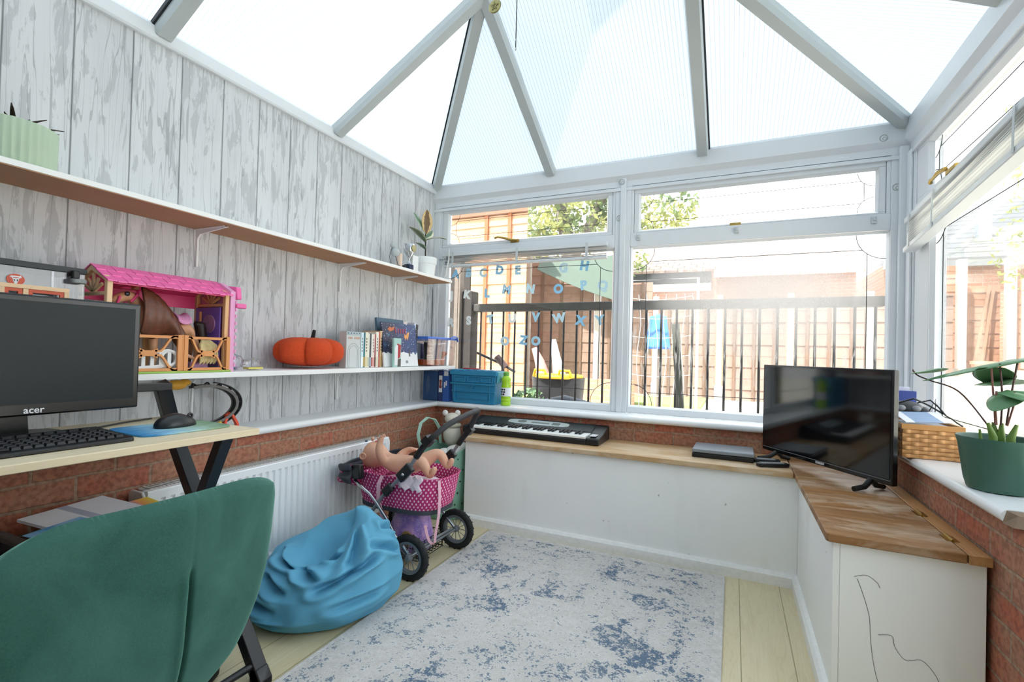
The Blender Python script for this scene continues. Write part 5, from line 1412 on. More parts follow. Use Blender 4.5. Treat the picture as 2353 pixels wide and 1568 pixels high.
    on('figure', M('print_charcoal', '#5a5552'), [(.078, .062), (.088, .062), (.090, .09), (.084, .115), (.076, .09)])
    on('price_box', M('print_grey', '#8f9197', .6), [(.040, .02), (.062, .02), (.062, .036), (.040, .036)])
    txt = M('print_red_glow', '#a6324a', .5)
    for k in range(5): on('red_print', txt, [(-.045+k*.024, .205), (-.038+k*.024, .205), (-.036+k*.024, .238), (-.047+k*.024, .236)])
    o = thing('picture_book', 'blue grey book rising behind the dark blue picture book', 'book', (.16, -.66, MZ))
    m = MB(); m.box(-.008, .008, -.150, .110, 0, .298); b = m.build('cover', M('slate_blue_cover', '#46647a', .5), o, bevel=.002); b.location = (.172, -.655, MZ+.002); b.rotation_euler = (0, math.radians(-7), 0); b.matrix_parent_inverse = Matrix.Translation(-o.location)
    m = MB(); m.box(-.008, .008, .112, .152, 0, .290); b = m.build('pages', M('book_pink_pages', '#e6d6d2', .8), o); b.location = (.172, -.655, MZ+.002); b.rotation_euler = (0, math.radians(-7), 0); b.matrix_parent_inverse = Matrix.Translation(-o.location)
    o = thing('activity_book', 'black patterned book leaning at the right end of the bookshelf row', 'book', (.13, -.455, MZ))
    t = NT('black_sprinkled'); v = t.n('TexVoronoi'); v.inputs['Scale'].default_value = 110; t.l(t.coord(), v.inputs['Vector'])
    t.pbr(t.mix(t.math('LESS_THAN', v.outputs['Distance'], .24), lin('#1a1c22'), lin('#c9ccd6')), .45)
    m = MB(); m.box(-.105, .040, -.012, .012, 0, .275); b = m.build('cover', t.m, o, bevel=.002); b.location = (.14, -.462, MZ+.0025); b.rotation_euler = (math.radians(-5), 0, 0); b.matrix_parent_inverse = Matrix.Translation(-o.location)
    m = MB(); m.box(-.105, .038, -.010, .008, 0, .285); b = m.build('white_pad', M('paper_lilac', '#d7d8e6', .8), o); b.location = (.141, -.485, MZ+.0025); b.rotation_euler = (math.radians(-5), 0, 0); b.matrix_parent_inverse = Matrix.Translation(-o.location)
    # little santa style figure book: red white toy between
    o = thing('board_book', 'small board book with a red and white figure before the dark blue picture book', 'book', (.25, -.735, MZ))
    m = MB(); m.box(.248, .262, -.780, -.712, MZ+.0005, MZ+.175); m.build('cover', M('mint_cover', '#a9cfc6', .5), o, bevel=.001)
    m = MB(); m.prism([(-.772, MZ+.012), (-.745, MZ+.012), (-.745, MZ+.135), (-.760, MZ+.14), (-.772, MZ+.12)], .2622, .264, 'x'); m.build('white_figure', M('white_print', '#e9eaec'), o)
    m = MB(); m.prism([(-.744, MZ+.05), (-.722, MZ+.06), (-.716, MZ+.135), (-.750, MZ+.143), (-.756, MZ+.136), (-.744, MZ+.13)], .2622, .264, 'x'); m.build('red_figure', M('print_red', '#b02a33', .5), o)
    m = MB(); m.prism([(-.744, MZ+.004), (-.714, MZ+.004), (-.714, MZ+.052), (-.744, MZ+.048)], .2622, .2637, 'x'); m.build('grey_foot', M('print_charcoal', '#5a5552'), o)

def tub():
    r = thing('storage_tub', 'clear plastic tub with a blue rim full of toys at the shelf end', 'tub', (.14, -.25, MZ))
    x0, x1, y0, y1, z1 = .03, .262, -.428, -.060, 1.140
    m = MB(); t = .003
    m.box(x0+.012, x1-.012, y0+.012, y1-.012, MZ+.0008, MZ+.004)
    def wall(a, b, c, d):
        (ax, ay), (bx, by) = a, b; (cx, cy), (dx, dy) = c, d
        m.hexa([(ax, ay, MZ+.004), (bx, by, MZ+.004), (dx, dy, MZ+.004), (cx, cy, MZ+.004), (ax*1+(ax-.146)*.06, ay+(ay+.244)*.04, z1-.02), (bx+(bx-.146)*.06, by+(by+.244)*.04, z1-.02), (dx+(dx-.146)*.06, dy+(dy+.244)*.04, z1-.02), (cx+(cx-.146)*.06, cy+(cy+.244)*.04, z1-.02)])
    a, b, c, d = x0+.012, x1-.012, y0+.012, y1-.012
    wall((a, c), (b, c), (a, c+t), (b, c+t)); wall((a, d-t), (b, d-t), (a, d), (b, d)); wall((a, c), (a, d), (a+t, c), (a+t, d)); wall((b-t, c), (b-t, d), (b, c), (b, d))
    m.build('box', clearpl, r)
    blu = M('tub_blue', '#4a78d6', .35)
    m = MB(); rect_frame(m, lambda u, dd, z: (u, z, z1-.022+dd), x0, x1, y0, y1, .012, 0, .016); m.build('rim', blu, r, bevel=.003)
    m = MB(); m.tube([(x1+.004, y1-.10, z1-.012), (x1+.012, y1-.06, z1+.004), (x1+.012, y1-.02, z1-.002), (x1+.004, y1+.004, z1-.03)], .006, 8); m.build('handle', blu, r, smooth=True)
    o = thing('toy_carton', 'black toy carton with white print inside the clear blue rimmed tub', 'box', (.23, -.37, MZ+.05))
    m = MB(); m.box(.212, .236, -.404, -.328, MZ+.045, MZ+.160); m.build('carton', M('carton_black', '#1d1516', .4), o)
    text_part('lettering', 'ND', .045, (.2366, -.366, MZ+.110), (0, 1, 0), (0, 0, 1), M('white_print', '#e9eaec'), o, .0003, bold=.001)
    m = MB(); m.box(.2362, .237, -.402, -.330, MZ+.052, MZ+.078); m.build('label_strip', M('label_cream', '#ddd9d0', .6), o)
    m = MB(); m.box(.2371, .2375, -.390, -.340, MZ+.061, MZ+.069); m.build('label_text', M('print_charcoal', '#5a5552'), o)
    o = thing('toy_blaster', 'orange ridged toy pieces lying at the bottom of the clear blue rimmed tub', 'toy', (.2, -.28, MZ+.005))
    m = MB()
    for k in range(10):
        y = -.395+k*.022; m.hexa([(.12, y, MZ+.006), (.238, y, MZ+.006), (.238, y+.012, MZ+.006), (.12, y+.012, MZ+.006), (.12, y+.010, MZ+.043), (.236, y+.010, MZ+.043), (.236, y+.021, MZ+.043), (.12, y+.021, MZ+.043)])
    m.build('ridged_bar', M('toy_bright_orange', '#e2642e', .4), o)
    m = MB()
    for k in range(7): m.tube([(.205+.008*(k % 3), -.170+.004*k, MZ+.020+.012*k), (.215, -.195+.012*k, MZ+.03+.010*k), (.205, -.158, MZ+.02+.012*k)], .010, 8)
    m.build('coils', M('toy_coral', '#ea8a72', .45), o, smooth=True)
    o = thing('purple_carton', 'purple carton standing inside the clear blue rimmed tub', 'box', (.17, -.27, MZ+.05))
    MB().box(.130, .200, -.325, -.235, MZ+.048, MZ+.150).build('carton', M('carton_purple', '#6d6a9c', .5, var=.2, vscale=30), o)
    o = thing('white_carton', 'white carton standing at the window end of the clear blue rimmed tub', 'box', (.17, -.12, MZ+.005))
    MB().box(.10, .196, -.135, -.085, MZ+.006, MZ+.165).build('carton', M('carton_white', '#dfe3ee'), o)

# ------------------------------------------------------------------ upper shelf
def leaf(m, base, dirv, up, L, Wd, curl=.2, fold=.12, n=10):
    """a leaf blade as a curved sheet"""
    base = Vector(base); d = Vector(dirv).normalized(); up = Vector(up); s = d.cross(up).normalized(); nrm = s.cross(d).normalized()
    def fn(u, v):
        t = u; w = Wd*math.sin(PI*min(1, t*.93+.04))**.8*(1-.25*t); k = 2*v-1
        return base+d*(L*t)+s*(k*w)+nrm*(-curl*L*t*t+fold*abs(k)*w)
    m.grid(fn, n, 6)

def upper_plants():
    r = thing('succulent', 'spiky dark succulent in a ribbed sage green pot on the top shelf', 'plant', (.115, -2.425, UZ))
    pot = M('sage_ribbed', '#b2c4ab', .5, var=.03)
    c = (.115, -2.425, UZ+.0005)
    m = MB(); wv = lambda t: .022*math.cos(34*t)
    m.lathe([(.088, 0), (.094, .004), (.097, .02), (.099, .128), (.097, .131), (.090, .131), (.088, .11), (.001, .108)], c, 136, 'z', wv); m.build('pot', pot, r, smooth=True, ang=50)
    m = MB(); m.lathe([(.001, .112), (.084, .111)], c, 40); m.build('soil', M('soil', '#3a3028', .95, var=.3, vscale=120), r)
    m = MB(); rnd = random.Random(3)
    for k in range(26):
        a = 2*PI*k/26+rnd.random()*.3; el = rnd.uniform(.1, .75); L = rnd.uniform(.06, .125)
        d = V(math.cos(a)*math.cos(el), math.sin(a)*math.cos(el), math.sin(el)); leaf(m, V(c[0], c[1], UZ+.116), d, (0, 0, 1), L, .0065, .18, .5, 6)
    m.build('leaves', M('succulent_dark', '#3a3226', .6, var=.4, vscale=30), r, solid=.002, smooth=True, ang=0)
    m = MB()
    for k in range(8):
        a = 2*PI*k/8; leaf(m, V(c[0], c[1], UZ+.118), (math.cos(a)*.6, math.sin(a)*.6, .8), (0, 0, 1), .045, .010, .1, .5, 6)
    m.build('heart_leaves', M('succulent_green', '#75843c', .6, var=.3, vscale=40), r, solid=.003, smooth=True, ang=0)

    r = thing('rubber_plant', 'variegated rubber plant in a white pot at the end of the top shelf', 'plant', (.135, -.305, UZ))
    c = (.135, -.305, UZ+.0005)
    m = MB(); m.lathe([(.060, 0), (.066, .004), (.073, .085), (.079, .086), (.082, .128), (.080, .131), (.073, .131), (.070, .11), (.001, .108)], c, 48); m.build('pot', M('white_ceramic', '#eceeee', .35, var=.01), r, smooth=True, ang=40)
    m = MB(); m.lathe([(.001, .112), (.069, .111)], c, 40); m.build('soil', M('soil', '#3a3028'), r)
    m = MB(); m.tube([(.135, -.305, UZ+.108), (.138, -.310, UZ+.20), (.140, -.318, UZ+.30)], [.005, .0045, .004], 8); m.build('stem', M('stem_dark', '#2c2a24', .6), r, smooth=True)
    def vl(name, base, d, up, L, Wd, curl, cin, cout):
        t = NT('leaf_'+name); uvn = t.n('UVMap').outputs[0]; q = t.xyz(uvn); k = t.math('ABSOLUTE', t.math('MULTIPLY_ADD', q[1], 2.0, -1.0)); nz = t.noise(uvn, 7, 3)
        f = t.math('ADD', k, t.math('MULTIPLY', t.math('SUBTRACT', nz, .5), .7)); t.pbr(t.mix(t.ramp(f, [(.5, 0.0), (.62, 1.0)]), lin(cin), lin(cout)), .4)
        m = MB(); uvl = m.bm.loops.layers.uv.verify()
        base_ = Vector(base); d = Vector(d).normalized(); s = d.cross(Vector(up)).normalized(); nr = s.cross(d).normalized()
        def fn(u, v): w = Wd*math.sin(PI*min(1, u*.93+.04))**.75; kk = 2*v-1; return base_+d*(L*u)+s*(kk*w)+nr*(-curl*L*u*u+.18*abs(kk)*w)
        R = m.grid(fn, 14, 8)
        idx = {vt: (i/14, j/8) for j, row in enumerate(R) for i, vt in enumerate(row)}
        for f_ in m.bm.faces:
            for lp in f_.loops: lp[uvl].uv = idx[lp.vert]
        m.build('leaf', t.m, r, solid=.0015, smooth=True, ang=0)
    top = V(.140, -.318, UZ+.30); mid = V(.138, -.312, UZ+.24); low = V(.137, -.308, UZ+.19)
    vl('a', top, (.10, -.02, 1), (1, -.3, 0), .165, .047, .05, '#6f5534', '#d9bb86')
    vl('b', mid, (.05, -.85, .55), (0, .3, 1), .20, .030, .30, '#5d6a4c', '#9aa183')
    vl('c', mid+V(0, 0, .01), (.15, .85, .50), (0, -.3, 1), .215, .030, .28, '#5a6a4e', '#d5d3ae')
    vl('d', top, (-.2, -.55, .8), (1, 0, .2), .16, .026, .05, '#6d8a72', '#a9bfa6')
    vl('e', top, (-.15, .45, .85), (1, 0, .2), .165, .028, .05, '#8a9a70', '#e0dcb4')
    vl('f', low, (.10, -.85, .35), (0, .2, 1), .135, .022, .25, '#5f7a64', '#8fa58a')
    vl('g', top+V(0, 0, -.03), (.05, .75, .65), (.8, -.2, .3), .13, .028, .2, '#5d7a60', '#d9d6b5')

    r = thing('trophy', 'small silver trophy cup with handles beside the white potted rubber plant', 'trophy', (.165, -.53, UZ))
    c = (.165, -.53, UZ+.0005); sil = M('silver_plate', '#c9cbcf', .18, 1.0, var=.03)
    MB().box(.143, .187, -.552, -.508, UZ+.0005, UZ+.045).build('plinth', M('trophy_navy', '#22304c', .25), r, bevel=.002)
    m = MB(); m.lathe([(.020, .045), (.016, .050), (.006, .062), (.005, .085), (.012, .095), (.030, .118), (.036, .150), (.034, .178), (.031, .178), (.033, .15), (.026, .12), (.001, .105)], c, 32)
    for s in (-1, 1): m.tube([(.165, -.53+s*.034, UZ+.17), (.165, -.53+s*.056, UZ+.175), (.165, -.53+s*.056, UZ+.14), (.165, -.53+s*.030, UZ+.125)], .0035, 8)
    m.build('cup', sil, r, smooth=True, ang=50)
    m = MB(); m.lathe([(.001, 0), (.022, 0), (.022, .002), (.001, .002)], (.2015, -.53, UZ+.148), 24, 'x'); m.build('medal_disc', M('old_gold', '#a39a6c'), r)
    o = thing('candle', 'plain white square candle box behind the silver trophy', 'candle', (.12, -.455, UZ))
    MB().box(.09, .165, -.490, -.425, UZ+.0005, UZ+.118).build('block', M('white_ceramic', '#eceeee'), o, bevel=.003)
    o = thing('bird_figurine', 'grey glass figurine with bent wire legs left of the trophy', 'figurine', (.165, -.665, UZ))
    m = MB(); m.sphere((.165, -.672, UZ+.10), (.022, .04, .030)); m.sphere((.165, -.70, UZ+.135), (.014, .016, .016)); m.build('body', M('smoky_glass', '#aeb5b7', .15, var=.1), o, smooth=True)
    m = MB(); m.tube([(.17, -.71, UZ+.12), (.172, -.735, UZ+.06), (.17, -.715, UZ+.004)], .003, 6); m.tube([(.17, -.70, UZ+.11), (.172, -.665, UZ+.05), (.17, -.64, UZ+.004)], .003, 6); m.torus((.17, -.635, UZ+.012), .011, .002, (1, 0, 0), 18, 6); m.build('wire', M('wire_grey', '#6b6f72', .4, .7), o, smooth=True)
    o = thing('candle_holder', 'peach coloured candle stub between the figurine and the trophy', 'candle', (.15, -.615, UZ))
    m = MB(); m.lathe([(.020, 0), (.021, .002), (.019, .10), (.001, .10)], (.15, -.612, UZ+.0005), 24); m.build('wax', M('wax_peach', '#e3cbb9', .6), o, smooth=True, ang=50)
    m = MB(); m.lathe([(.014, 0), (.016, .004), (.014, .03), (.010, .03)], (.165, -.578, UZ+.0005), 20); m.build('cup', M('trophy_black', '#1a1a1c', .4), o, smooth=True)

# ------------------------------------------------------------------ race track under the shelf
def track():
    r = thing('toy_race_track', 'curling black toy race track with an orange foot on the left sill', 'toy track', (.09, -1.75, SILL))
    tm = M('track_black', '#26262a', .5); gm = M('track_grey', '#77726f', .5)
    cy, cz, ry, rz = -1.815, .787, .145, .083
    P = lambda a, k=1.0: (.105, cy+ry*k*math.cos(a), cz+rz*k*math.sin(a))
    A = [math.radians(-95+205*i/40) for i in range(41)]
    m = MB(); m.flat([P(a) for a in A], .030, .004, (1, 0, 0)); m.build('road', tm, r, smooth=True)
    m = MB()
    for dx in (-.016, .016): m.flat([(.105+dx, P(a, .985)[1], P(a, .985)[2]) for a in A], .003, .012, (1, 0, 0))
    m.build('kerb', gm, r, smooth=True)
    m = MB(); m.flat([P(a, 1.17) for a in A[8:34]], .020, .004, (1, 0, 0))
    for i in range(2, 39, 4):
        a = A[i]; b = A[min(40, i+2)]; m.flat([P(a), P((a+b)/2, 1.16), P(b)], .014, .004, (1, 0, 0))
    m.build('outer_rail', tm, r)
    m = MB(); m.flat([(.105, -1.715, .735), (.112, -1.694, .742), (.118, -1.672, .700), (.118, -1.668, SILL+.002)], .016, .010, (1, 0, 0)); m.flat([(.105, -1.697, .745), (.118, -1.725, .715), (.122, -1.735, SILL+.002)], .016, .010, (1, 0, 0)); m.build('orange_foot', M('toy_orange_red', '#e8502c', .45), r)
    m = MB(); m.obox((.118, -1.775, SILL+.016), (0, 1, .7), (1, 0, 0), (0, -.7, 1), .034, .010, .006); m.build('yellow_clip', M('toy_yellow', '#e2bd45', .45), r)
    m = MB(); m.sphere((.11, -1.925, .878), (.022, .040, .020), 18, 12); m.sphere((.11, -1.895, .886), (.016, .026, .014), 18, 12); m.build('yellow_loop', M('toy_amber', '#dba02c', .4), r, smooth=True)
    m = MB(); m.box(.085, .125, -1.86, -1.82, SILL+.0005, SILL+.018); m.build('grey_base', gm, r)

# ------------------------------------------------------------------ sill, bench
def sill_things():
    o = thing('game_box', 'dark blue game box standing in the left corner of the sill', 'box', (.105, -.1, SILL))
    MB().box(.040, .168, -.152, -.085, SILL+.0008, SILL+.215).build('box', M('game_navy', '#264a78', .4, var=.2, vscale=14), o, bevel=.0015)
    m = MB(); m.prism([(.075, SILL+.05), (.10, SILL+.09), (.095, SILL+.16), (.08, SILL+.2), (.066, SILL+.12)], -.1535, -.1525, 'y'); m.build('picture', M('game_figure', '#4d5f86', .5, var=.3, vscale=40), o)
    o = thing('game_box', 'mid blue game box with a red figure on its side left of the blue crate', 'box', (.22, -.1, SILL))
    MB().box(.174, .262, -.156, -.05, SILL+.0008, SILL+.222).build('box', M('game_blue', '#2b5aa8', .35, var=.08), o, bevel=.0015)
    m = MB(); m.box(.176, .212, -.1575, -.1565, SILL+.0008, SILL+.222); m.build('spine_panel', M('game_deep_blue', '#232f66', .4), o)
    m = MB(); m.box(.180, .208, -.1588, -.158, SILL+.065, SILL+.185); m.build('white_panel', M('white_print', '#e9eaec'), o)
    m = MB(); m.lathe([(.001, 0), (.011, 0), (.011, .0006), (.001, .0006)], (.194, -.1596, SILL+.145), 24, 'y'); m.lathe([(.001, 0), (.012, 0), (.012, .0006), (.001, .0006)], (.194, -.1596, SILL+.105), 24, 'y'); m.box(.186, .202, -.1597, -.159, SILL+.10, SILL+.15); m.build('red_figure', M('print_brick', '#8c3f38', .5), o)
    wt = M('white_print', '#e9eaec'); m = MB()
    m.box(.222, .232, -.1575, -.1567, SILL+.10, SILL+.14); m.box(.236, .246, -.1575, -.1567, SILL+.115, SILL+.150); m.box(.222, .256, -.1575, -.1567, SILL+.185, SILL+.218); m.build('white_print', wt, o)
    # teal crate
    r = thing('hinged_crate', 'turquoise blue hinged storage crate on the back window sill', 'crate', (.46, -.1, SILL))
    tq = M('crate_blue', '#2480ab', .45, var=.05, vscale=9); x0, x1, y0, y1, z0, z1 = .280, .640, -.165, -.030, SILL+.0008, SILL+.236
    m = MB(); m.hexa([(x0+.015, y0+.010, z0), (x1-.015, y0+.010, z0), (x1-.015, y1-.008, z0), (x0+.015, y1-.008, z0), (x0+.004, y0+.003, z1-.03), (x1-.004, y0+.003, z1-.03), (x1-.004, y1-.002, z1-.03), (x0+.004, y1-.002, z1-.03)])
    m.build('body', tq, r, bevel=.004)
    m = MB()
    m.box(x0, x1, y0-.004, y0+.003, z1-.105, z1-.092); m.box(x0+.01, x1-.01, y0-.001, y0+.008, z1-.155, z1-.145); m.box(x0+.06, x1-.06, y0+.004, y0+.012, z0+.03, z0+.055)
    for k in range(3): rect_frame(m, lambda u, d, z: (u, y0-.003+d, z), x0+.028+k*.108, x0+.122+k*.108, z1-.088, z1-.045, .008, 0, .010)
    m.box(x1-.05, x1-.042, y0-.002, y0+.01, z0+.005, z1-.04); m.box(x0+.03, x0+.04, y0-.002, y0+.01, z0+.005, z1-.10)
    m.build('ribs', tq, r, bevel=.002)
    m = MB(); m.box(x0-.004, x1+.004, y0-.006, y1+.004, z1-.038, z1-.006)
    for k in range(6): m.box(x0+.01+k*.058, x0+.048+k*.058, y0-.002, y1-.002, z1-.006, z1)
    m.build('lid', M('crate_blue_lid', '#2a86b0', .45, var=.05), r, bevel=.003)
    m = MB(); m.prism([(x1-.0, z1-.005), (x1+.012, z1-.01), (x1+.014, z1-.06), (x1+.004, z1-.085), (x1-.0, z1-.085)], y0+.01, y1-.01, 'y'); m.build('grip', M('crate_blue_light', '#57aac0', .45), r, bevel=.003)
    m = MB(); m.box((x0+x1)/2-.004, (x0+x1)/2+.004, y0-.006, y0+.004, z1-.135, z1-.085); m.torus(((x0+x1)/2, y0-.002, z1-.112), .012, .003, (0, 1, 0), 18, 6); m.build('catch', tq, r)
    o = thing('red_strip', 'thin red toy strip lying on top of the turquoise crate', 'toy', (.41, -.10, SILL+.24))
    MB().box(.35, .475, -.115, -.085, SILL+.2373, SILL+.246).build('strip', M('toy_red', '#b23a44', .5), o, bevel=.002)
    # green bottle
    r = thing('bubble_bottle', 'lime green bubble bottle beside the turquoise crate on the sill', 'bottle', (.690, -.105, SILL))
    gl = M('lime_liquid', '#a9d62c', .15, var=.05); gl.use_nodes = True
    c = (.690, -.105, SILL+.0008)
    m = MB(); m.lathe([(.030, 0), (.0335, .004), (.0335, .02), (.0315, .024), (.0335, .028), (.0335, .044), (.0315, .048), (.0335, .052), (.0335, .135), (.028, .155), (.033, .175), (.030, .188), (.020, .198), (.018, .203), (.001, .203)], c, 36); m.build('bottle', gl, r, smooth=True, ang=45)
    m = MB(); m.lathe([(.019, .203), (.020, .205), (.020, .225), (.012, .232), (.001, .232)], c, 24); m.build('cap', M('bottle_cap_green', '#6fb04a', .4), r, smooth=True, ang=45)
    m = MB(); m.lathe([(.0337, .064), (.0340, .064), (.0340, .122), (.0337, .122)], c, 36); lb = m.build('label', M('white_paper', '#e9e9f0'), r, smooth=True)
    m = MB()
    for k in range(9):
        a = -2.5+k*.14; 
        for j in range(3):
            if (k*3+j) % 4: m.obox((c[0]+.0343*math.cos(a), c[1]+.0343*math.sin(a), SILL+.078+j*.016), (-math.sin(a), math.cos(a), 0), (math.cos(a), math.sin(a), 0), (0, 0, 1), .0022, .0006, .0055)
    m.build('print', M('print_black', '#1d1d1f', .5), lb)
    # electronic keyboard
    r = thing('piano_keyboard', 'black electronic piano keyboard lying on the bench under the window', 'keyboard', (.97, -.29, BZ))
    X0, X1 = .545, 1.425; b = BZ+.0006; rt = -.0
    bk = M('keyboard_black', '#191b1e', .42, var=.06); gn = M('keyboard_panel', '#232b2d', .5, var=.08)
    m = MB(); m.prism([(-.432, b), (-.432, b+.028), (-.425, b+.033), (-.312, b+.033), (-.312, b+.046), (-.300, b+.055), (-.185, b+.085), (-.172, b+.080), (-.168, b)], X0+.035, X1-.075, 'x'); m.build('body', bk, r, bevel=.003)
    m = MB(); pr = [(-.432, b), (-.432, b+.034), (-.424, b+.041), (-.312, b+.051), (-.300, b+.0565), (-.185, b+.086), (-.172, b+.081), (-.168, b)]
    m.prism(pr, X0, X0+.0345, 'x'); m.build('end_block', bk, r, bevel=.006)
    m = MB(); m.prism(pr, X1-.0745, X1, 'x'); m.build('end_block', bk, r, bevel=.006)
    m = MB(); m.prism([(-.300, b+.0552), (-.190, b+.0838), (-.190, b+.0848), (-.300, b+.0562)], X0+.038, X1-.078, 'x'); m.build('top_panel', gn, r)
    def pp(y): return b+.0562+(y+.300)/.110*.0286
    m = MB(); 
    def onp(poly, h=.0012): 
        A = [m.v((x, y, pp(y)+.0002)) for x, y in poly]; B = [m.v((x, y, pp(y)+h)) for x, y in poly]; m.skin(A, B); m.f(A[::-1]); m.f(B)
    onp(superell(.205, .034, 40, 4, (.985, -.240))); ctl = m.build('control_panel', M('panel_silver', '#b9c2c2', .4, var=.1, vscale=40), r)
    m = MB(); onp(superell(.030, .020, 24, 2.2, (.875, -.238)), .002); onp([(.94, -.25), (1.06, -.25), (1.06, -.235), (.94, -.235)], .002); onp([(1.08, -.258), (1.13, -.258), (1.13, -.222), (1.08, -.222)], .002); m.build('buttons', M('panel_grey', '#6e7878', .5), ctl)
    kw = M('ivory_key', '#eff1ef', .35, var=.01)
    n = 32; a, z = X0+.0365, X1-.0765; w = (z-a)/n
    m = MB()
    for k in range(n): m.prism([(-.429, b+.034), (-.429, b+.0445), (-.424, b+.0475), (-.314, b+.0490), (-.314, b+.034)], a+k*w+.0004, a+(k+1)*w-.0004, 'x')
    m.build('white_keys', kw, r)
    m = MB()
    for k in range(n-1):
        if k % 7 in (0, 1, 3, 4, 5):
            x = a+(k+1)*w; m.prism([(-.386, b+.0482), (-.380, b+.0585), (-.314, b+.0600), (-.314, b+.0490)], x-w*.28, x+w*.28, 'x')
    m.build('black_keys', M('ebony_key', '#121315', .35), r)
    m = MB(); m.box(X1-.058, X1-.022, -.416, -.350, b+.0485, b+.0520); m.build('side_buttons', M('panel_white', '#d4d5da', .5, var=.2, vscale=90), r)
    # console on the bench
    r = thing('game_console', 'slim grey and black console box on the bench left of the television', 'console', (2.06, -.33, BZ))
    pb = [(1.918, -.437), (2.205, -.440), (2.205, -.225), (1.925, -.225)]
    m = MB(); m.prism(pb, BZ+.0006, BZ+.022, 'z'); m.build('base', blackp, r, bevel=.003)
    m = MB(); m.prism([(x+.003 if x > 2 else x, y) for x, y in pb], BZ+.0245, BZ+.044, 'z'); m.build('lid', M('console_grey', '#8c939c', .35, .3, var=.04), r, bevel=.004)
    m = MB(); m.prism([(1.93, -.425), (2.195, -.428), (2.195, -.235), (1.935, -.235)], BZ+.022, BZ+.0245, 'z'); m.box(1.955, 1.972, -.4395, -.436, BZ+.010, BZ+.016); m.build('slot', M('slot_dark', '#050506', .6), r)
    # remotes
    def remote(loc, rot, L, lab):
        r = thing('remote_control', lab, 'remote', (loc[0], loc[1], BZ))
        ca, sa = math.cos(rot), math.sin(rot)
        T = lambda x, y: (loc[0]+x*ca-y*sa, loc[1]+x*sa+y*ca)
        m = MB(); m.prism([T(x, y) for x, y in superell(L/2, .022, 36, 5)], BZ+.0006, BZ+.017, 'z'); m.build('body', blackp, r, bevel=.003)
        m = MB()
        for i in range(9):
            for j in range(3):
                x, y = -L/2+.022+i*(L-.04)/9, -.012+j*.012; p = T(x, y); m.obox((p[0], p[1], BZ+.0182), (ca, sa, 0), (-sa, ca, 0), (0, 0, 1), .0042, .0035, .0012)
        m.build('buttons', M('remote_button', '#9ba0a4', .5), r)
    remote((2.285, -.472, 0), .45, .150, 'black remote control with grey buttons right of the console box')
    remote((2.262, -.385, 0), .20, .125, 'second darker remote control lying behind the grey buttoned one')
    return

def television():
    r = thing('television', 'black flat screen television standing in the corner on the bench lid', 'television', (2.45, -.5, BZ))
    A, B = V(2.252, -.215, 0), V(2.664, -.822, 0); z0, z1 = .566, 1.012
    u = (B-A).normalized(); n = V(-u.y, u.x, 0)
    if n.dot(V(2.1, -3.1, 0)-A) < 0: n = -n
    C = (A+B)/2; L = (B-A).length/2; Z = V(0, 0, 1)
    def ob(m, du, dn, z, a, b, c): m.obox(C+u*du+n*dn+Z*z, u, n, Z, a, b, c)
    gl = M('tv_gloss', '#0c0d10', .14, var=.02)
    m = MB(); ob(m, 0, -.012, (z0+z1)/2, L, .012, (z1-z0)/2); m.build('bezel', gl, r, bevel=.003)
    m = MB(); ob(m, 0, .0006, (z0+z1)/2+.008, L-.012, .0006, (z1-z0)/2-.018); m.build('screen', M('tv_screen', '#07080b', .07, var=.02, spec=.75), r)
    m = MB(); ob(m, 0, .0008, z0+.019, L-.008, .0008, .0014); m.build('trim_line', M('tv_trim', '#6a6d72', .4), r)
    m = MB(); ob(m, .02, -.033, z0+.13, L-.09, .009, .10); m.build('back_housing', M('tv_back', '#2a2f36', .5), r, bevel=.006)
    m = MB(); ob(m, L-.065, -.040, z0+.085, .012, .018, .05); m.build('socket_panel', M('tv_sockets', '#5d7280', .5), r, bevel=.002)
    m = MB(); ob(m, .02, .0022, z0+.011, .024, .001, .005); m.build('logo_plate', M('logo_silver', '#c9ccd2'), r)
    for s in (-1, 1):
        m = MB(); c = C+u*(s*(L-.085))
        m.tube([c+n*.085+Z*(BZ+.0105), c+n*.03+Z*(BZ+.016)-u*s*.006, c-n*.012+Z*(z0+.004)-u*s*.014], [.010, .011, .012], 10)
        m.tube([c-n*.075+Z*(BZ+.0105)-u*s*.02, c-n*.035+Z*(BZ+.018)-u*s*.018, c-n*.014+Z*(z0+.004)-u*s*.014], [.010, .011, .012], 10)
        m.build('foot', blackp, r, smooth=True)

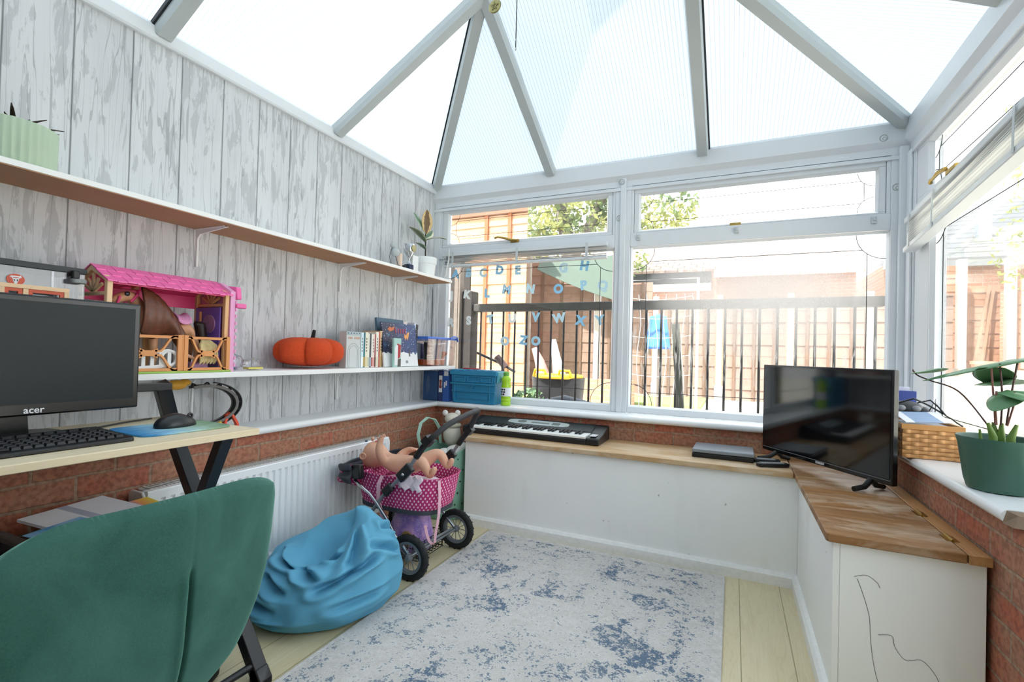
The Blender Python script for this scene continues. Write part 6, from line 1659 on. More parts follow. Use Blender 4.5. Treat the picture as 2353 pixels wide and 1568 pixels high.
def basket():
    r = thing('wicker_basket', 'woven chip wood basket full of gadgets on the right window sill', 'basket', (2.79, -.66, SILL))
    x0, x1, y0, y1, z0, z1 = 2.700, 2.880, -.790, -.52, SILL+.001, SILL+.128
    ch = ('#c98f54', '#dca66a')
    t = NT('chip_wood'); co = t.coord(); n = t.noise(t.mapping(co, (10, 10, 60)), 2, 4); t.pbr(t.mix(n, lin('#bb7f45'), lin('#e0ab70')), .5); cw = t.m
    m = MB()
    def side(p, d, nrm, L, cols):
        p, d, nrm = Vector(p), Vector(d), Vector(nrm); rows = 7; cwid = L/cols; rh = (z1-.018-z0)/rows
        for c in range(cols):
            for q in range(rows):
                out = .0060 if (c+q) % 2 == 0 else -.0010
                a = p+d*(c*cwid); zb = z0+q*rh
                def fn(u, v, a=a, zb=zb, out=out): k = math.sin(PI*u); return a+d*(cwid*u)+nrm*(out*k+.001+.0012*math.sin(PI*v))+V(0, 0, zb+.0012+(rh-.002)*v)
                m.grid(fn, 8, 3)
    side((x0, y0, 0), (1, 0, 0), (0, -1, 0), x1-x0, 7); side((x0, y1, 0), (0, -1, 0), (-1, 0, 0), y1-y0, 10); side((x1, y0, 0), (0, 1, 0), (1, 0, 0), y1-y0, 10); side((x1, y1, 0), (-1, 0, 0), (0, 1, 0), x1-x0, 7)
    m.box(x0+.003, x1-.003, y0+.003, y1-.003, z0, z0+.003)
    for a in ((x0+.002, x1-.002, y0+.002, y0+.004), (x0+.002, x1-.002, y1-.004, y1-.002), (x0+.002, x0+.004, y0+.004, y1-.004), (x1-.004, x1-.002, y0+.004, y1-.004)): m.box(*a, z0+.003, z1-.01)
    m.build('weave', cw, r, smooth=True, ang=35)
    m = MB(); rect_frame(m, lambda u, dd, z: (u, z, z1-.018+dd), x0-.005, x1+.006, y0-.007, y1+.006, .011, 0, .020); m.build('rim', M('pale_rim_wood', '#c88f52', .5, var=.08, vscale=40), r, bevel=.0015)
    o = thing('leaflet', 'blue and white printed leaflet on top of the wicker basket', 'leaflet', (2.765, -.70, SILL+.13))
    t = NT('printed_leaflet'); co = t.coord(); q = t.xyz(co); st = t.math('LESS_THAN', t.math('FRACT', t.math('MULTIPLY', q[1], 90)), .35); inx = t.math('LESS_THAN', t.math('ABSOLUTE', q[0]), .045)
    t.pbr(t.mix(t.math('MULTIPLY', inx, t.math('MULTIPLY_ADD', st, .3, .6)), lin('#e9ebf2'), lin('#3f77ad')), .5)
    m = MB(); m.box(-.075, .075, -.060, .060, 0, .003); b = m.build('sheet', t.m, o); b.location = (2.775, -.724, SILL+.151); b.rotation_euler = (math.radians(13), math.radians(-2), math.radians(8)); b.matrix_parent_inverse = Matrix.Translation(-o.location)
    m = MB(); m.box(x0+.01, x1-.01, y0+.02, y1-.01, SILL+.005, SILL+.120); m.build('stack', M('paper_grey', '#b9bcc2', .8), o)
    o = thing('game_controller', 'black and grey gadget with cables lying on top of the wicker basket', 'gadget', (2.765, -.60, SILL+.13))
    m = MB(); m.sphere((2.760, -.59, SILL+.172), (.062, .044, .034), 24, 14); m.sphere((2.725, -.600, SILL+.165), (.032, .035, .026), 20, 12); m.sphere((2.812, -.59, SILL+.160), (.032, .035, .026), 20, 12); m.build('body', M('gadget_dark', '#25282c', .45, var=.1), o, smooth=True)
    m = MB(); m.sphere((2.735, -.632, SILL+.178), (.016, .010, .012)); m.sphere((2.785, -.632, SILL+.178), (.016, .010, .012)); m.build('light_grey', M('gadget_grey', '#8d9196', .45), o, smooth=True)
    m = MB(); m.tube([(2.72, -.63, SILL+.195), (2.77, -.655, SILL+.220), (2.82, -.645, SILL+.195), (2.862, -.665, SILL+.165)], .0034, 8); m.tube([(2.79, -.62, SILL+.200), (2.83, -.63, SILL+.215), (2.856, -.645, SILL+.185), (2.862, -.690, SILL+.160)], .0030, 8); m.tube([(2.83, -.62, SILL+.17), (2.850, -.62, SILL+.22), (2.848, -.622, SILL+.165)], .0025, 8); m.tube([(2.862, -.690, SILL+.160), (2.868, -.73, SILL+.152), (2.872, -.76, SILL+.142), (2.878, -.79, SILL+.134)], .0028, 8); m.build('cable', blackp, o, smooth=True)
    o = thing('navy_book', 'navy blue book standing behind the wicker basket beside the television', 'book', (2.79, -.41, SILL))
    MB().box(2.735, 2.842, -.425, -.392, SILL+.001, SILL+.238).build('cover', M('navy_cover', '#2b4290', .45, var=.05), o, bevel=.001)
    o = thing('paper_stack', 'lilac white papers showing above the navy blue book', 'paper', (2.68, -.10, SILL))
    MB().box(2.735, 2.828, -.388, -.372, SILL+.001, SILL+.254).build('sheets', M('paper_lilac', '#d7d8e6'), o)

def pot_plant():
    r = thing('potted_plant', 'broad leaved green plant in a dark green scalloped pot on the right sill', 'plant', (2.81, -1.24, SILL))
    c = (2.812, -1.240, SILL+.0008)
    g = M('pot_green', '#3c6455', .42, var=.05, vscale=7)
    wv = lambda t: .012*abs(math.sin(6*t))-.008
    m = MB(); m.lathe([(.066, 0), (.071, .003), (.078, .03), (.091, .13), (.096, .150), (.0955, .1525), (.091, .150), (.086, .125), (.001, .120)], c, 144, 'z', wv); m.build('pot', g, r, smooth=True, ang=40)
    m = MB(); m.lathe([(.001, .126), (.084, .125)], c, 40); m.build('soil', M('soil', '#3a3028'), r)
    st = M('stem_green', '#6f8f3e', .5, var=.1); rd = M('stem_red', '#8a5a52', .5)
    base = V(2.812, -1.245, SILL+.12)
    m = MB()
    for dx, dy in ((-.022, -.010), (.004, .008), (.018, -.015), (-.006, .015)):
        m.tube([base+V(dx, dy, 0), base+V(dx*.9, dy, .035), base+V(dx*1.5, dy*1.3, .075)], [.011, .010, .004], 10)
    m.tube([base+V(-.045, -.01, 0), base+V(-.050, -.01, .055)], [.006, .003], 8)
    m.build('stalk', st, r, smooth=True)
    lf = NT('broad_leaf'); co = lf.coord(); n = lf.noise(co, 12, 2); lw = lf.n('LayerWeight'); lw.inputs[0].default_value = .4
    lf.pbr(lf.mix(n, lin('#4c7a52'), lin('#6d9a6c')), .33, spec=.6)
    def heart(tip_dir, base_, L, Wd, curl, name='leaf', up=(0, 0, 1), roll=0.0):
        d = Vector(tip_dir).normalized(); s = d.cross(Vector(up)).normalized(); nr = s.cross(d).normalized(); b0 = Vector(base_)
        m = MB()
        def fn(u, v):
            k = 2*v-1; w = Wd*(math.sin(PI*min(1, u*.9+.1))**.62)*(1-.35*u); back = -.16*L*abs(k)**1.5*(1-u)**3
            return b0+d*(L*u+back)+s*(k*w)+nr*(-curl*L*u*u-.22*w*k*k+roll*k*w)
        m.grid(fn, 18, 12); m.build(name, lf.m, r, solid=.0014, smooth=True, ang=0)
    def stem(pts, mat, rr=.0026):
        m = MB(); P = [Vector(p) for p in pts]; out = []
        for i in range(len(P)-1):
            p0, p1, p2, p3 = [P[max(0, min(len(P)-1, i+k))] for k in (-1, 0, 1, 2)]
            for j in range(6):
                s = j/6; out.append(.5*((2*p1)+(p2-p0)*s+(2*p0-5*p1+4*p2-p3)*s*s+(3*p1-p0-3*p2+p3)*s**3))
        m.tube(out+[P[-1]], rr, 8); m.build('stem', mat, r, smooth=True)
    T = V(2.812, -1.245, SILL+.19)
    dk = M('stem_dark_red', '#4d302c', .5)
    stem([T+V(-.03, -.01, -.005), (2.745, -1.16, .955), (2.690, -1.10, .985), (2.665, -1.075, 1.000), (2.655, -1.065, 1.018)], dk, .0022)
    stem([T, (2.815, -1.243, .95), (2.812, -1.235, 1.045)], dk); stem([T+V(-.012, 0, 0), (2.800, -1.235, .93), (2.795, -1.230, 1.03)], rd)
    stem([T+V(.012, 0, 0), (2.835, -1.24, .95), (2.852, -1.235, 1.06)], dk); stem([T+V(.01, -.01, 0), (2.830, -1.27, .93), (2.825, -1.285, .965)], rd); stem([T+V(-.008, .004, 0), (2.798, -1.25, .93), (2.800, -1.25, .965)], rd)
    heart((-.45, .40, -.12), (2.715, -1.11, 1.026), .085, .040, .05)
    heart((-.75, .55, -.22), (2.860, -1.235, 1.062), .245, .050, .10, roll=.15)
    heart((.35, .75, -.25), (2.800, -1.228, 1.033), .10, .055, .3)
    heart((-.35, .75, -.05), (2.860, -1.20, 1.000), .12, .060, .15)
    heart((-.55, -.35, -.30), (2.83, -1.262, .968), .085, .050, .3)
    heart((.55, -.65, -.10), (2.822, -1.27, .966), .11, .050, .25)
    heart((.5, .25, .05), (2.855, -1.23, 1.06), .10, .045, .2)
# ------------------------------------------------------------------ garden
def slats(m, x0, x1, y, z0, z1, h=.14, axis=0):
    z = z0; k = 0
    while z < z1-.02:
        t = min(z+h+.012, z1); o = .006*(k % 2)
        if axis == 0: m.hexa([(x0, y-.022-o, z), (x1, y-.022-o, z), (x1, y, z), (x0, y, z), (x0, y-.010-o, t), (x1, y-.010-o, t), (x1, y, t), (x0, y, t)])
        else: m.hexa([(y-.022-o, x0, z), (y-.022-o, x1, z), (y, x1, z), (y, x0, z), (y-.010-o, x0, t), (y-.010-o, x1, t), (y, x1, t), (y, x0, t)])
        z += h; k += 1

def leafcloud(m, c, r, n, size, rnd, hole=.0):
    for _ in range(n):
        while True:
            p = V(rnd.uniform(-1, 1), rnd.uniform(-1, 1), rnd.uniform(-1, 1))
            if p.length < 1 and noise.noise(p*2.6+Vector(c)) > hole: break
        q = Vector(c)+V(p.x*r[0], p.y*r[1], p.z*r[2]); a = V(rnd.gauss(0, 1), rnd.gauss(0, 1), rnd.gauss(0, 1)).normalized(); b = a.orthogonal().normalized(); s = size*rnd.uniform(.6, 1.4)
        m.f([m.v(q+a*s), m.v(q+b*s*.5), m.v(q-a*s), m.v(q-b*s*.5)])

def garden():
    G = .40
    o = MB().box(-14, 22, .13, 30, G-.3, G).build('ground', M('garden_paving', '#e2dccf', .9, var=.15, vscale=3)); struct(o, 'sunlit pale paving outside the back windows'); o['category'] = 'ground'
    o = MB().box(W+.14, 22, -8, .129, G-.3, G).build('ground', M('garden_paving', '#cfc6b4')); struct(o, 'sunlit pale paving outside the right window'); o['category'] = 'ground'
    gr = M('lawn_green', '#8a9a5c', .95, var=.35, vscale=9)
    o = MB().box(-1.2, 1.75, 3.3, 4.85, G+.002, G+.03).build('lawn', gr); struct(o, 'strip of green lawn below the brown garden fence'); o['category'] = 'lawn'
    # black railing
    r = thing('garden_railing', 'black metal railing just outside the back windows', 'railing', (1.5, .5, G))
    rail = M('weathered_rail', '#4a4743', .75, var=.25, vscale=20)
    MB().box(.095, 2.93, .46, .54, 1.378, 1.442).build('top_rail', rail, r, bevel=.006)
    MB().box(.095, 2.93, .485, .515, G+.03, G+.06).build('bottom_rail', rail, r, bevel=.003)
    spm = M('spindle_black', '#1f1f21', .6)
    k = 0
    while .155+k*.1052 < 2.9:
        x = .155+k*.1052; m = MB(); m.tube([(x, .5, G+.05), (x, .5, 1.379)], .0085, 8); m.build('spindle', spm, r, smooth=True); k += 1
    MB().box(.005, .092, .44, .56, G, 1.552).build('post', M('dark_post', '#38322f', .8, var=.2, vscale=20), r, bevel=.004)
    o = MB().box(-.055, .000, .40, .46, G, 1.86).build('fence_post', M('pale_post', '#776c63', .9, var=.2, vscale=25)); tag(o, 'pale grey wooden post left of the black railing end', 'post')
    o = thing('garden_fence', 'weathered brown fence boards at the far left of the back window', 'fence', (-.35, .7, G))
    m = MB()
    for k2 in range(5): m.box(-.62+k2*.115, -.515+k2*.115, .66, .68, G, 1.83)
    m.build('board_panel', M('old_brown_board', '#38322e', .9, var=.25, vscale=20), o)
    # sunlit orange shed with battens
    o = thing('garden_shed', 'sunlit orange timber shed with dark battens behind the railing', 'shed', (-1.63, 4, G))
    bd = m_wood('orange_board', ('#b57f5c', '#c99a7a'), 0, rough=.8)
    m = MB(); slats(m, -2.6, -.93, 4.0, G, 3.30, .16); m.build('cladding', bd, o)
    MB().prism([(-2.6, 4.005), (-.935, 4.005), (-1.52, 5.2), (-2.6, 5.2)], G, 3.28, 'z').build('wall', M('shed_wall', '#b87748', .9, var=.1), o)
    for x in (-1.655, -1.23): MB().box(x-.03, x+.03, 3.945, 3.977, G, 3.30).build('batten', M('shed_batten', '#8f5a3c', .9, var=.1), o)
    MB().prism([(-2.7, 3.92), (-.90, 3.92), (-1.55, 5.3), (-2.7, 5.3)], 3.301, 3.36, 'z').build('roof_felt', M('shed_felt', '#7a5a48', .9), o)
    # fence panels between concrete posts
    fm = M('brown_fence', '#8a7063', .9, var=.22, vscale=12); fm2 = M('red_fence', '#8f766b', .9, var=.22, vscale=8); pm = M('concrete_post', '#a8a098', .9, var=.08)
    fl = ['second', 'third', 'fourth', 'fifth', 'sixth', 'seventh', 'eighth']
    xs = [-1.30, -.02, .95, 1.90, 2.85, 3.80]
    for i, x in enumerate(xs):
        q = thing('lap_fence', ['dark brown lap fence panel right of the orange shed', 'dark brown lap fence panel under the green canopy edge', 'reddish lap fence panel behind the blue towel', 'reddish lap fence panel behind the misted glass middle', 'reddish lap fence panel behind the misted glass right half', 'reddish lap fence panel nearest the corner post'][i], 'fence', (x+.45, 5, G), 'lap fence panels across the garden')
        w = (xs[i+1] if i+1 < len(xs) else x+.95)-x
        ht = 2.75 if i < 1 else 2.25 if i < 2 else 1.95
        m = MB(); slats(m, x+.06, x+w-.06, 5.0, G+.0, ht, .17); m.build('slats', fm if i < 2 else fm2, q)
        m = MB(); 
        for f in (.22, .5, .78): m.box(x+w*f-.02, x+w*f+.02, 4.955, 4.975, G+.0, ht)
        m.build('cover_strip', M('fence_strip', '#6d5648', .9, var=.2), q)
        m = MB(); m.box(x-.04, x+.04, 4.94, 5.04, G, ht+.06); m.build('post', pm, q)
    # green canopy sheet slung behind
    o = thing('canopy_sheet', 'pale green canvas canopy sloping down over the brown fence', 'canopy', (-.4, 4.2, 2.4))
    m = MB(); m.grid(lambda u, v: (-.95+1.55*u, 4.50+.20*v, 2.46-.62*u-.04*math.sin(PI*u)+(.25+.60*u)*v), 14, 6); m.build('canvas', M('canopy_green', '#4a584f', .8, var=.08), o, solid=.01)
    # garage beyond
    g = thing('garage', 'pale tiled garage with a dark window strip beyond the fence', 'building', (2.5, 10, G))
    MB().box(-.8, 4.4, 9, 11.2, G, 3.06).build('wall', m_brick('garden_brick', 0, '#b9775c', '#a0705a', '#b3a494'), g)
    MB().box(-.8, 1.60, 8.96, 8.999, 2.79, 3.05).build('window_strip', M('dark_window', '#2d3133', .3), g)
    MB().box(-.8, 1.6, 8.90, 8.995, 2.60, 2.77).build('fascia', M('white_fascia', '#e8e8e6', .6), g)
    t = NT('pale_roof_tile'); co = t.coord(); q = t.xyz(co); b = t.n('TexBrick'); t.l(t.comb(q[0], q[1], 0), b.inputs['Vector']); b.inputs['Scale'].default_value = 1; b.inputs['Brick Width'].default_value = .28; b.inputs['Row Height'].default_value = .22; b.inputs['Mortar Size'].default_value = .012
    b.inputs['Color1'].default_value = lin('#a8948a'); b.inputs['Color2'].default_value = lin('#b5a49a'); b.inputs['Mortar'].default_value = lin('#7d6c64'); t.pbr(b.outputs['Color'], .9)
    m = MB(); m.hexa([(1.66, 8.7, 2.86), (4.5, 8.7, 2.86), (4.5, 11.3, 4.16), (1.66, 11.3, 4.16), (1.66, 8.7, 2.93), (4.5, 8.7, 2.93), (4.5, 11.3, 4.22), (1.66, 11.3, 4.22)]); m.hexa([(-.9, 9.1, 3.06), (1.66, 9.1, 3.06), (1.66, 11.3, 4.16), (-.9, 11.3, 4.16), (-.9, 9.1, 3.13), (1.66, 9.1, 3.13), (1.66, 11.3, 4.22), (-.9, 11.3, 4.22)]); m.build('roof', t.m, g)
    # leaning dark post, goal net and blue towel
    o = MB().bar((1.755, .85, G), (1.688, .85, 1.30), .055, .055, (0, 1, 0)).build('garden_post', M('grey_green_post', '#55584f', .85, var=.15), bevel=.004); tag(o, 'dark grey leaning post behind the railing in the misted pane', 'post')
    o = thing('goal_net', 'white string netting hanging behind the left edge of the misted pane', 'net', (1.45, 1.3, G))
    m = MB(); rnd = random.Random(5)
    for k2 in range(9):
        x = 1.18+k2*.075; m.tube([(x+.015*math.sin(z*9+k2), 1.30, z) for z in [G+.02+i*.09 for i in range(14)]], .0022, 4)
    for k2 in range(7):
        z = .55+k2*.17; m.tube([(1.18+i*.06, 1.30, z-.03*math.sin(PI*i/10)) for i in range(11)], .0020, 4)
    m.build('strings', M('net_white', '#eef0f0', .8), o)
    m = MB(); m.tube([(1.16, 1.30, G), (1.16, 1.30, 1.72), (1.82, 1.30, 1.72), (1.82, 1.30, G)], .012, 8); m.build('frame', M('net_white', '#eef0f0'), o, smooth=True)
    o = thing('blue_towel', 'bright blue towel hanging behind the railing', 'towel', (1.47, 1.6, G))
    m = MB(); m.tube([(1.46, 1.62, G), (1.46, 1.62, 1.40)], .012, 8); m.build('stake', M('pale_post', '#9c8e82'), o)
    m = MB(); m.grid(lambda u, v: (1.36+.19*u+.02*(v-.5)*(u-.5)*4, 1.585+.012*math.sin(9*u), 1.44-.33*v-.05*abs(u-.5)*(1-v)), 14, 12); m.build('cloth', M('towel_blue', '#4f86d8', .9, var=.08), o, solid=.008, smooth=True)
    # planter with yellow handles and toys
    o = thing('black_tub', 'black rubber tub with two yellow handles outside the alphabet window', 'tub', (.47, 1.6, G))
    m = MB(); m.rings([[(a, b, z) for a, b in superell(.27*k, .20*k, 40, 2.6, (.47, 1.62))] for z, k in ((G+.001, .86), (.62, .95), (.80, 1.0), (.80, .95), (.62, .9), (.45, .8))]); m.build('body', M('tub_black', '#26262a', .6), o, smooth=True)
    m = MB(); m.torus((.47, 1.62, .81), .235, .02, n=40)
    for dx in (-.13, .13): m.tube([(.47+dx-.07, 1.44, .81), (.47+dx-.05, 1.42, .875), (.47+dx+.05, 1.42, .875), (.47+dx+.07, 1.44, .81)], .014, 8)
    m.build('handles', M('tub_yellow', '#eeb92c', .5), o, smooth=True)
    for nm, lab, c, hx, cx, z0, z1, lean in (('garden_toy', 'tall pink padded garden toy left of the grey one', 'toy', '#d98f86', .16, .43, 1.10, -.14), ('garden_toy', 'tall grey padded garden toy beside the pink one', 'toy', '#a9b0b8', .35, .45, 1.20, -.10)):
        o = thing(nm, lab, c, (cx, 2.05, G)); m = MB(); m.tube([(cx+.05, 2.05, G+.001), (cx, 2.05, .72), (cx+lean*.5, 2.05, .95), (cx+lean, 2.05, z1)], [.085, .085, .055, .03], 14); m.build('body', M('pad_'+hx[1:], hx, .8), o, smooth=True)
    o = thing('kick_scooter', 'dark scooter handlebar leaning outside above the green bottle', 'scooter', (.05, 1.0, G))
    m = MB(); m.tube([(.22, 1.05, G), (.12, 1.0, .93)], .014, 8); m.tube([(-.14, .98, 1.03), (.12, 1.0, .93), (.25, 1.02, .86)], .012, 8); m.build('stem', spm, o, smooth=True)
    m = MB(); m.tube([(.07, .985, 1.0), (.16, 1.0, .90)], .032, 10); m.build('grip', M('grip_brown', '#4a3532', .7), o, smooth=True)
    m = MB(); m.box(.0, .42, .96, 1.05, G+.05, G+.075); m.build('deck', spm, o, bevel=.01)
    for x in (.0, .40):
        m = MB(); m.torus((x, 1.005, G+.052), .036, .016, (0, 1, 0), 24, 8); m.build('wheel', M('rubber_black', '#17181a'), o, smooth=True)
    o = thing('garden_chair_cushion', 'dark folded seat outside at the foot of the alphabet window', 'cushion', (.95, .85, G))
    m = MB(); m.tube([(.55, .85, .60), (.80, .85, .64), (1.0, .85, .60), (1.22, .85, .55)], [.03, .05, .05, .03], 10); m.tube([(.3, .85, .56), (1.25, .85, .52)], .03, 8); m.box(.6, 1.1, .80, .90, G, .52); m.build('body', M('cushion_dark', '#3b4048', .6), o, smooth=True)
    m = MB(); rnd = random.Random(2); leafcloud(m, (.30, 1.25, .56), (.16, .15, .15), 260, .035, rnd); o = m.build('garden_shrub', M('shrub_green', '#5f7a58', .8, var=.3)); tag(o, 'small green shrub outside behind the lime bottle', 'shrub')
    # low brick edge
    o = MB().box(-.1, .95, 3.05, 3.25, G, .72).build('garden_edging', m_brick('edging_brick', 0, '#c98d6c', '#b77f62', '#b8a892')); tag(o, 'low sunlit brick edging in front of the lawn', 'edging')
    # trees
    def tree(c, trunk, clouds, lab, h, leafc):
        o = thing('garden_tree', lab, 'tree', c)
        m = MB(); 
        for pts, rr in trunk: m.tube(pts, rr, 10)
        m.build('trunk', M('bark_grey', '#6d665e', .95, var=.3, vscale=8), o, smooth=True)
        m = MB(); rnd = random.Random(h)
        for cc, r, n, s in clouds: leafcloud(m, cc, r, n, s, rnd, -.05)
        t = NT('leaves_'+leafc[1:]); co = t.coord(); nz = t.noise(co, 1.6, 3); col = t.mix(t.ramp(nz, [(.35, 0.0), (.65, 1.0)]), lin(leafc), lin('#a9a86a'))
        a = t.n('BsdfDiffuse'); b = t.n('BsdfTranslucent'); t.l(col, a.inputs[0]); t.l(col, b.inputs[0]); x = t.n('MixShader'); x.inputs[0].default_value = .4; t.l(a.outputs[0], x.inputs[1]); t.l(b.outputs[0], x.inputs[2]); t.l(x.outputs[0], t.out.inputs[0])
        m.build('foliage', t.m, o)
    tree((-1.6, 8.0, G), [([(-1.2, 8, G), (-1.5, 8, 3.4), (-1.9, 8, 5.2), (-2.2, 8.2, 6.5)], [.25, .2, .15, .08]), ([(-1.5, 8, 3.2), (-.9, 8, 4.4), (-.3, 8.2, 5.8)], [.14, .11, .05])],
         [((-1.6, 8, 4.6), (1.5, .9, 1.3), 1700, .085), ((.1, 8.4, 4.4), (1.3, .8, .75), 1100, .075), ((-2.6, 8.3, 3.6), (1.0, .8, 1.0), 500, .08), ((-.2, 8.2, 3.3), (.5, .5, .5), 200, .07)], 'tall thin leaved tree rising behind the orange shed', 11, '#6c7d5c')
    tree((6.6, 4.4, G), [([(6.6, 4.4, G), (6.5, 4.4, 2.6), (6.0, 4.3, 4.2)], [.16, .12, .05]), ([(6.5, 4.4, 2.4), (5.7, 4.2, 3.0)], [.07, .03])],
         [((5.08, 4.05, 2.35), (.36, .4, .55), 420, .036), ((5.15, 4.1, 3.5), (.38, .5, .75), 330, .036), ((6.2, 4.5, 3.4), (.9, .8, 1.2), 500, .06)], 'sparse yellow green tree outside the right window', 12, '#98a263')
    # things beyond the right window
    h = thing('neighbour_house', 'neighbouring house with a pale grey tiled roof beyond the right window', 'building', (7.5, 9.3, G))
    MB().box(4.9, 12, 9.0, 12, G, 3.05).build('wall', m_brick('house_brick', 0, '#d09a80', '#c08c74', '#d0c4b6'), h)
    t = NT('grey_roof_tile'); co = t.coord(); q = t.xyz(co); ln = t.math('LESS_THAN', t.math('FRACT', t.math('MULTIPLY', q[1], 4.2)), .12); t.pbr(t.mix(ln, lin('#77787c'), lin('#4f5054')), .9)
    m = MB(); m.hexa([(4.75, 8.8, 2.98), (12, 8.8, 2.98), (12, 12, 4.9), (5.6, 12, 4.9), (4.75, 8.8, 3.06), (12, 8.8, 3.06), (12, 12, 4.98), (5.6, 12, 4.98)]); m.build('roof', t.m, h)
    MB().box(4.8, 12, 8.72, 8.79, 2.90, 3.02).build('gutter', M('gutter_grey', '#8b8d90', .6), h)
    m = MB(); m.box(6.55, 6.75, 9.6, 9.8, 3.45, 4.05); m.lathe([(.07, 4.05), (.06, 4.30), (.05, 4.30)], (6.65, 9.7, 0), 16); m.build('chimney', M('chimney_grey', '#9ea4b4', .8), h)
    for x0, lab in ((4.55, 'sunlit lap fence panel left of the white gate post'), (5.62, 'sunlit lap fence panel right of the leaning planks')):
        q = thing('lap_fence', lab, 'fence', (x0+.35, 6, G), 'lap fence panels beyond the right window'); wd = .52 if x0 < 5 else 1.2
        m = MB(); slats(m, x0, x0+wd, 6.0, G, 2.48 if x0 < 5 else 2.28, .10); m.build('slats', M('pale_red_fence', '#b4876e', .9, var=.15), q)
        m = MB(); m.box(x0+.12, x0+.15, 5.95, 5.975, 1.0, 2.45 if x0 < 5 else 2.28); m.box(x0+.30, x0+.33, 5.95, 5.975, 1.0, 2.45 if x0 < 5 else 2.28); m.build('cover_strip', M('pale_strip', '#e0cbb8', .9), q)
    q = thing('lap_fence', 'sunlit lap fence panel behind the leaning planks', 'fence', (5.35, 6.3, G), 'lap fence panels beyond the right window')
    m = MB(); slats(m, 5.12, 5.60, 6.2, G, 2.2, .10); m.build('slats', M('pale_red_fence', '#cc8d6c'), q)
    for x, lab in ((5.07, 'white gate post between the sunlit fence panels'), (5.60, 'white gate post right of the leaning planks')):
        o = MB().box(x-.05, x+.05, 5.85, 5.95, G, 2.55).build('gate_post', M('white_post', '#c9c6c1', .8, var=.02)); tag(o, lab, 'post', 'white gate posts')
    for k2, lab in ((0, 'left one of two thin planks leaning against the far fence'), (1, 'right one of two thin planks leaning against the far fence')):
        o = MB().bar((5.06+.10*k2, 5.70, G+.005), (5.46+.05*k2, 6.12, 2.2), .035, .02, (0, 1, 0)).build('leaning_plank', M('plank_brown', '#9b7a63', .9, var=.15)); tag(o, lab, 'plank', 'leaning planks')
    o = MB().box(3.9, 7.0, 5.2, 5.6, G, .98).build('garden_wall', M('white_render', '#b5b0a8', .9, var=.1, vscale=5)); tag(o, 'low white garden wall in front of the sunlit fences', 'wall', kind='structure')
    o = thing('white_fence', 'low white rail fence outside the right window', 'fence', (4.2, 2.2, G))
    wf = M('white_rail', '#eceae6', .7, var=.03)
    m = MB(); m.box(3.3, 6.2, 2.18, 2.22, .86, .935); m.box(3.3, 6.2, 2.18, 2.22, .62, .69); m.build('rail', wf, o)
    for x in (3.45, 3.95, 4.42, 4.9, 5.4): MB().box(x-.035, x+.035, 2.16, 2.179, G, .96).build('post', wf, o)
    o = thing('terracotta_pot', 'terracotta flower pot standing on the wall beyond the white rail', 'pot', (4.28, 2.75, G))
    m = MB(); m.lathe([(.065, .88), (.085, 1.04), (.095, 1.045), (.095, 1.075), (.085, 1.075), (.08, 1.04), (.001, 1.03)], (4.20, 2.75, 0), 28); m.build('pot', M('terracotta', '#d29a82', .85), o, smooth=True, ang=40)
    o = MB().box(3.4, 6.2, 2.62, 2.90, G, .879).build('garden_wall', M('white_render', '#e6e1d8')); tag(o, 'low white wall carrying the terracotta pot', 'wall', kind='structure')

# ------------------------------------------------------------------ light, camera
def floor_bits():
    o = thing('floor_sticker', 'tiny pink sticker stuck on the pale floor right of the rug', 'sticker', (2.245, -1.78, 0))
    m = MB(); m.prism([(2.232, -1.786), (2.246, -1.790), (2.262, -1.782), (2.258, -1.774), (2.244, -1.778), (2.236, -1.772)], .0006, .0012, 'z'); m.build('sticker', M('sticker_pink', '#c79ab0', .6, var=.4, vscale=150), o)

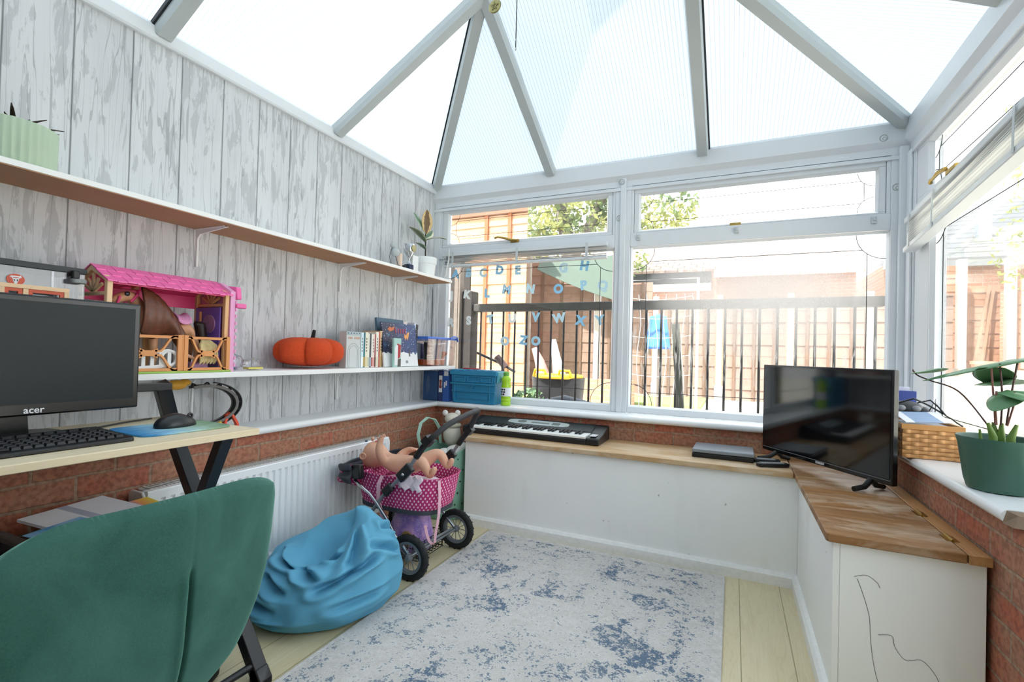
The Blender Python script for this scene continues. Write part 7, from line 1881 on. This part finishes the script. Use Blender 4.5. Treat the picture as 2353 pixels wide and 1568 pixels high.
def light_camera():
    w = bpy.data.worlds.new('sky'); S.world = w; w.use_nodes = True
    nt = w.node_tree; nt.nodes.clear(); out = nt.nodes.new('ShaderNodeOutputWorld'); bg = nt.nodes.new('ShaderNodeBackground')
    tc = nt.nodes.new('ShaderNodeTexCoord'); sp = nt.nodes.new('ShaderNodeSeparateXYZ'); rp = nt.nodes.new('ShaderNodeValToRGB')
    nt.links.new(tc.outputs['Generated'], sp.inputs[0]); nt.links.new(sp.outputs[2], rp.inputs[0])
    rp.color_ramp.elements[0].position = 0.0; rp.color_ramp.elements[0].color = (1, 1, 1, 1); rp.color_ramp.elements[1].position = .8; rp.color_ramp.elements[1].color = (.86, .93, 1, 1)
    nt.links.new(rp.outputs[0], bg.inputs[0]); bg.inputs[1].default_value = SKY; nt.links.new(bg.outputs[0], out.inputs[0])
    sd = bpy.data.lights.new('sun', 'SUN'); sd.energy = SUN; sd.angle = math.radians(1.5); sd.color = (1, .955, .88)
    s = bpy.data.objects.new('sun', sd); COL.objects.link(s); s.location = (-3, -5, 9)
    s.rotation_euler = V(.30, .50, -.81).normalized().to_track_quat('-Z', 'Y').to_euler()
    cd = bpy.data.cameras.new('camera'); cam = bpy.data.objects.new('camera', cd); COL.objects.link(cam)
    cd.sensor_width = 36; cd.sensor_fit = 'HORIZONTAL'; cd.lens = 1112.02/2353*36; cd.shift_y = 12.4/2353; cd.clip_start = .05
    R = V(.909002, .415977, .026037); U = V(-.018285, -.022609, .999577); F = V(-.416389, .909094, .012946)
    cam.matrix_world = Matrix(((R.x, U.x, -F.x, 2.1045), (R.y, U.y, -F.y, -3.1134), (R.z, U.z, -F.z, 1.04), (0, 0, 0, 1)))
    S.camera = cam
    vs = S.view_settings; S.display_settings.display_device = 'sRGB'
    vs.view_transform = 'Standard'; vs.look = 'None'; vs.gamma = 1; vs.use_curve_mapping = False; vs.exposure = EXPO
    c = S.cycles; c.use_denoising = True; c.max_bounces = 10; c.diffuse_bounces = 5; c.glossy_bounces = 4; c.transparent_max_bounces = 24; c.transmission_bounces = 6
    c.sample_clamp_indirect = 6; c.caustics_reflective = False; c.caustics_refractive = False

SKY, SUN, EXPO = 1.6, 5.2, 1.40
for fn in (shell, windows, roof, bench, rug, shelves, radiator, blinds, stickers, desk, monitor, computer_keyboard, mouse, chair, clutter, beanbag, pram, doll, bucket,
           stable, horse, tank, trinkets, pumpkin, books, tub, upper_plants, track, sill_things, television, basket, pot_plant, floor_bits, garden, light_camera):
    fn()
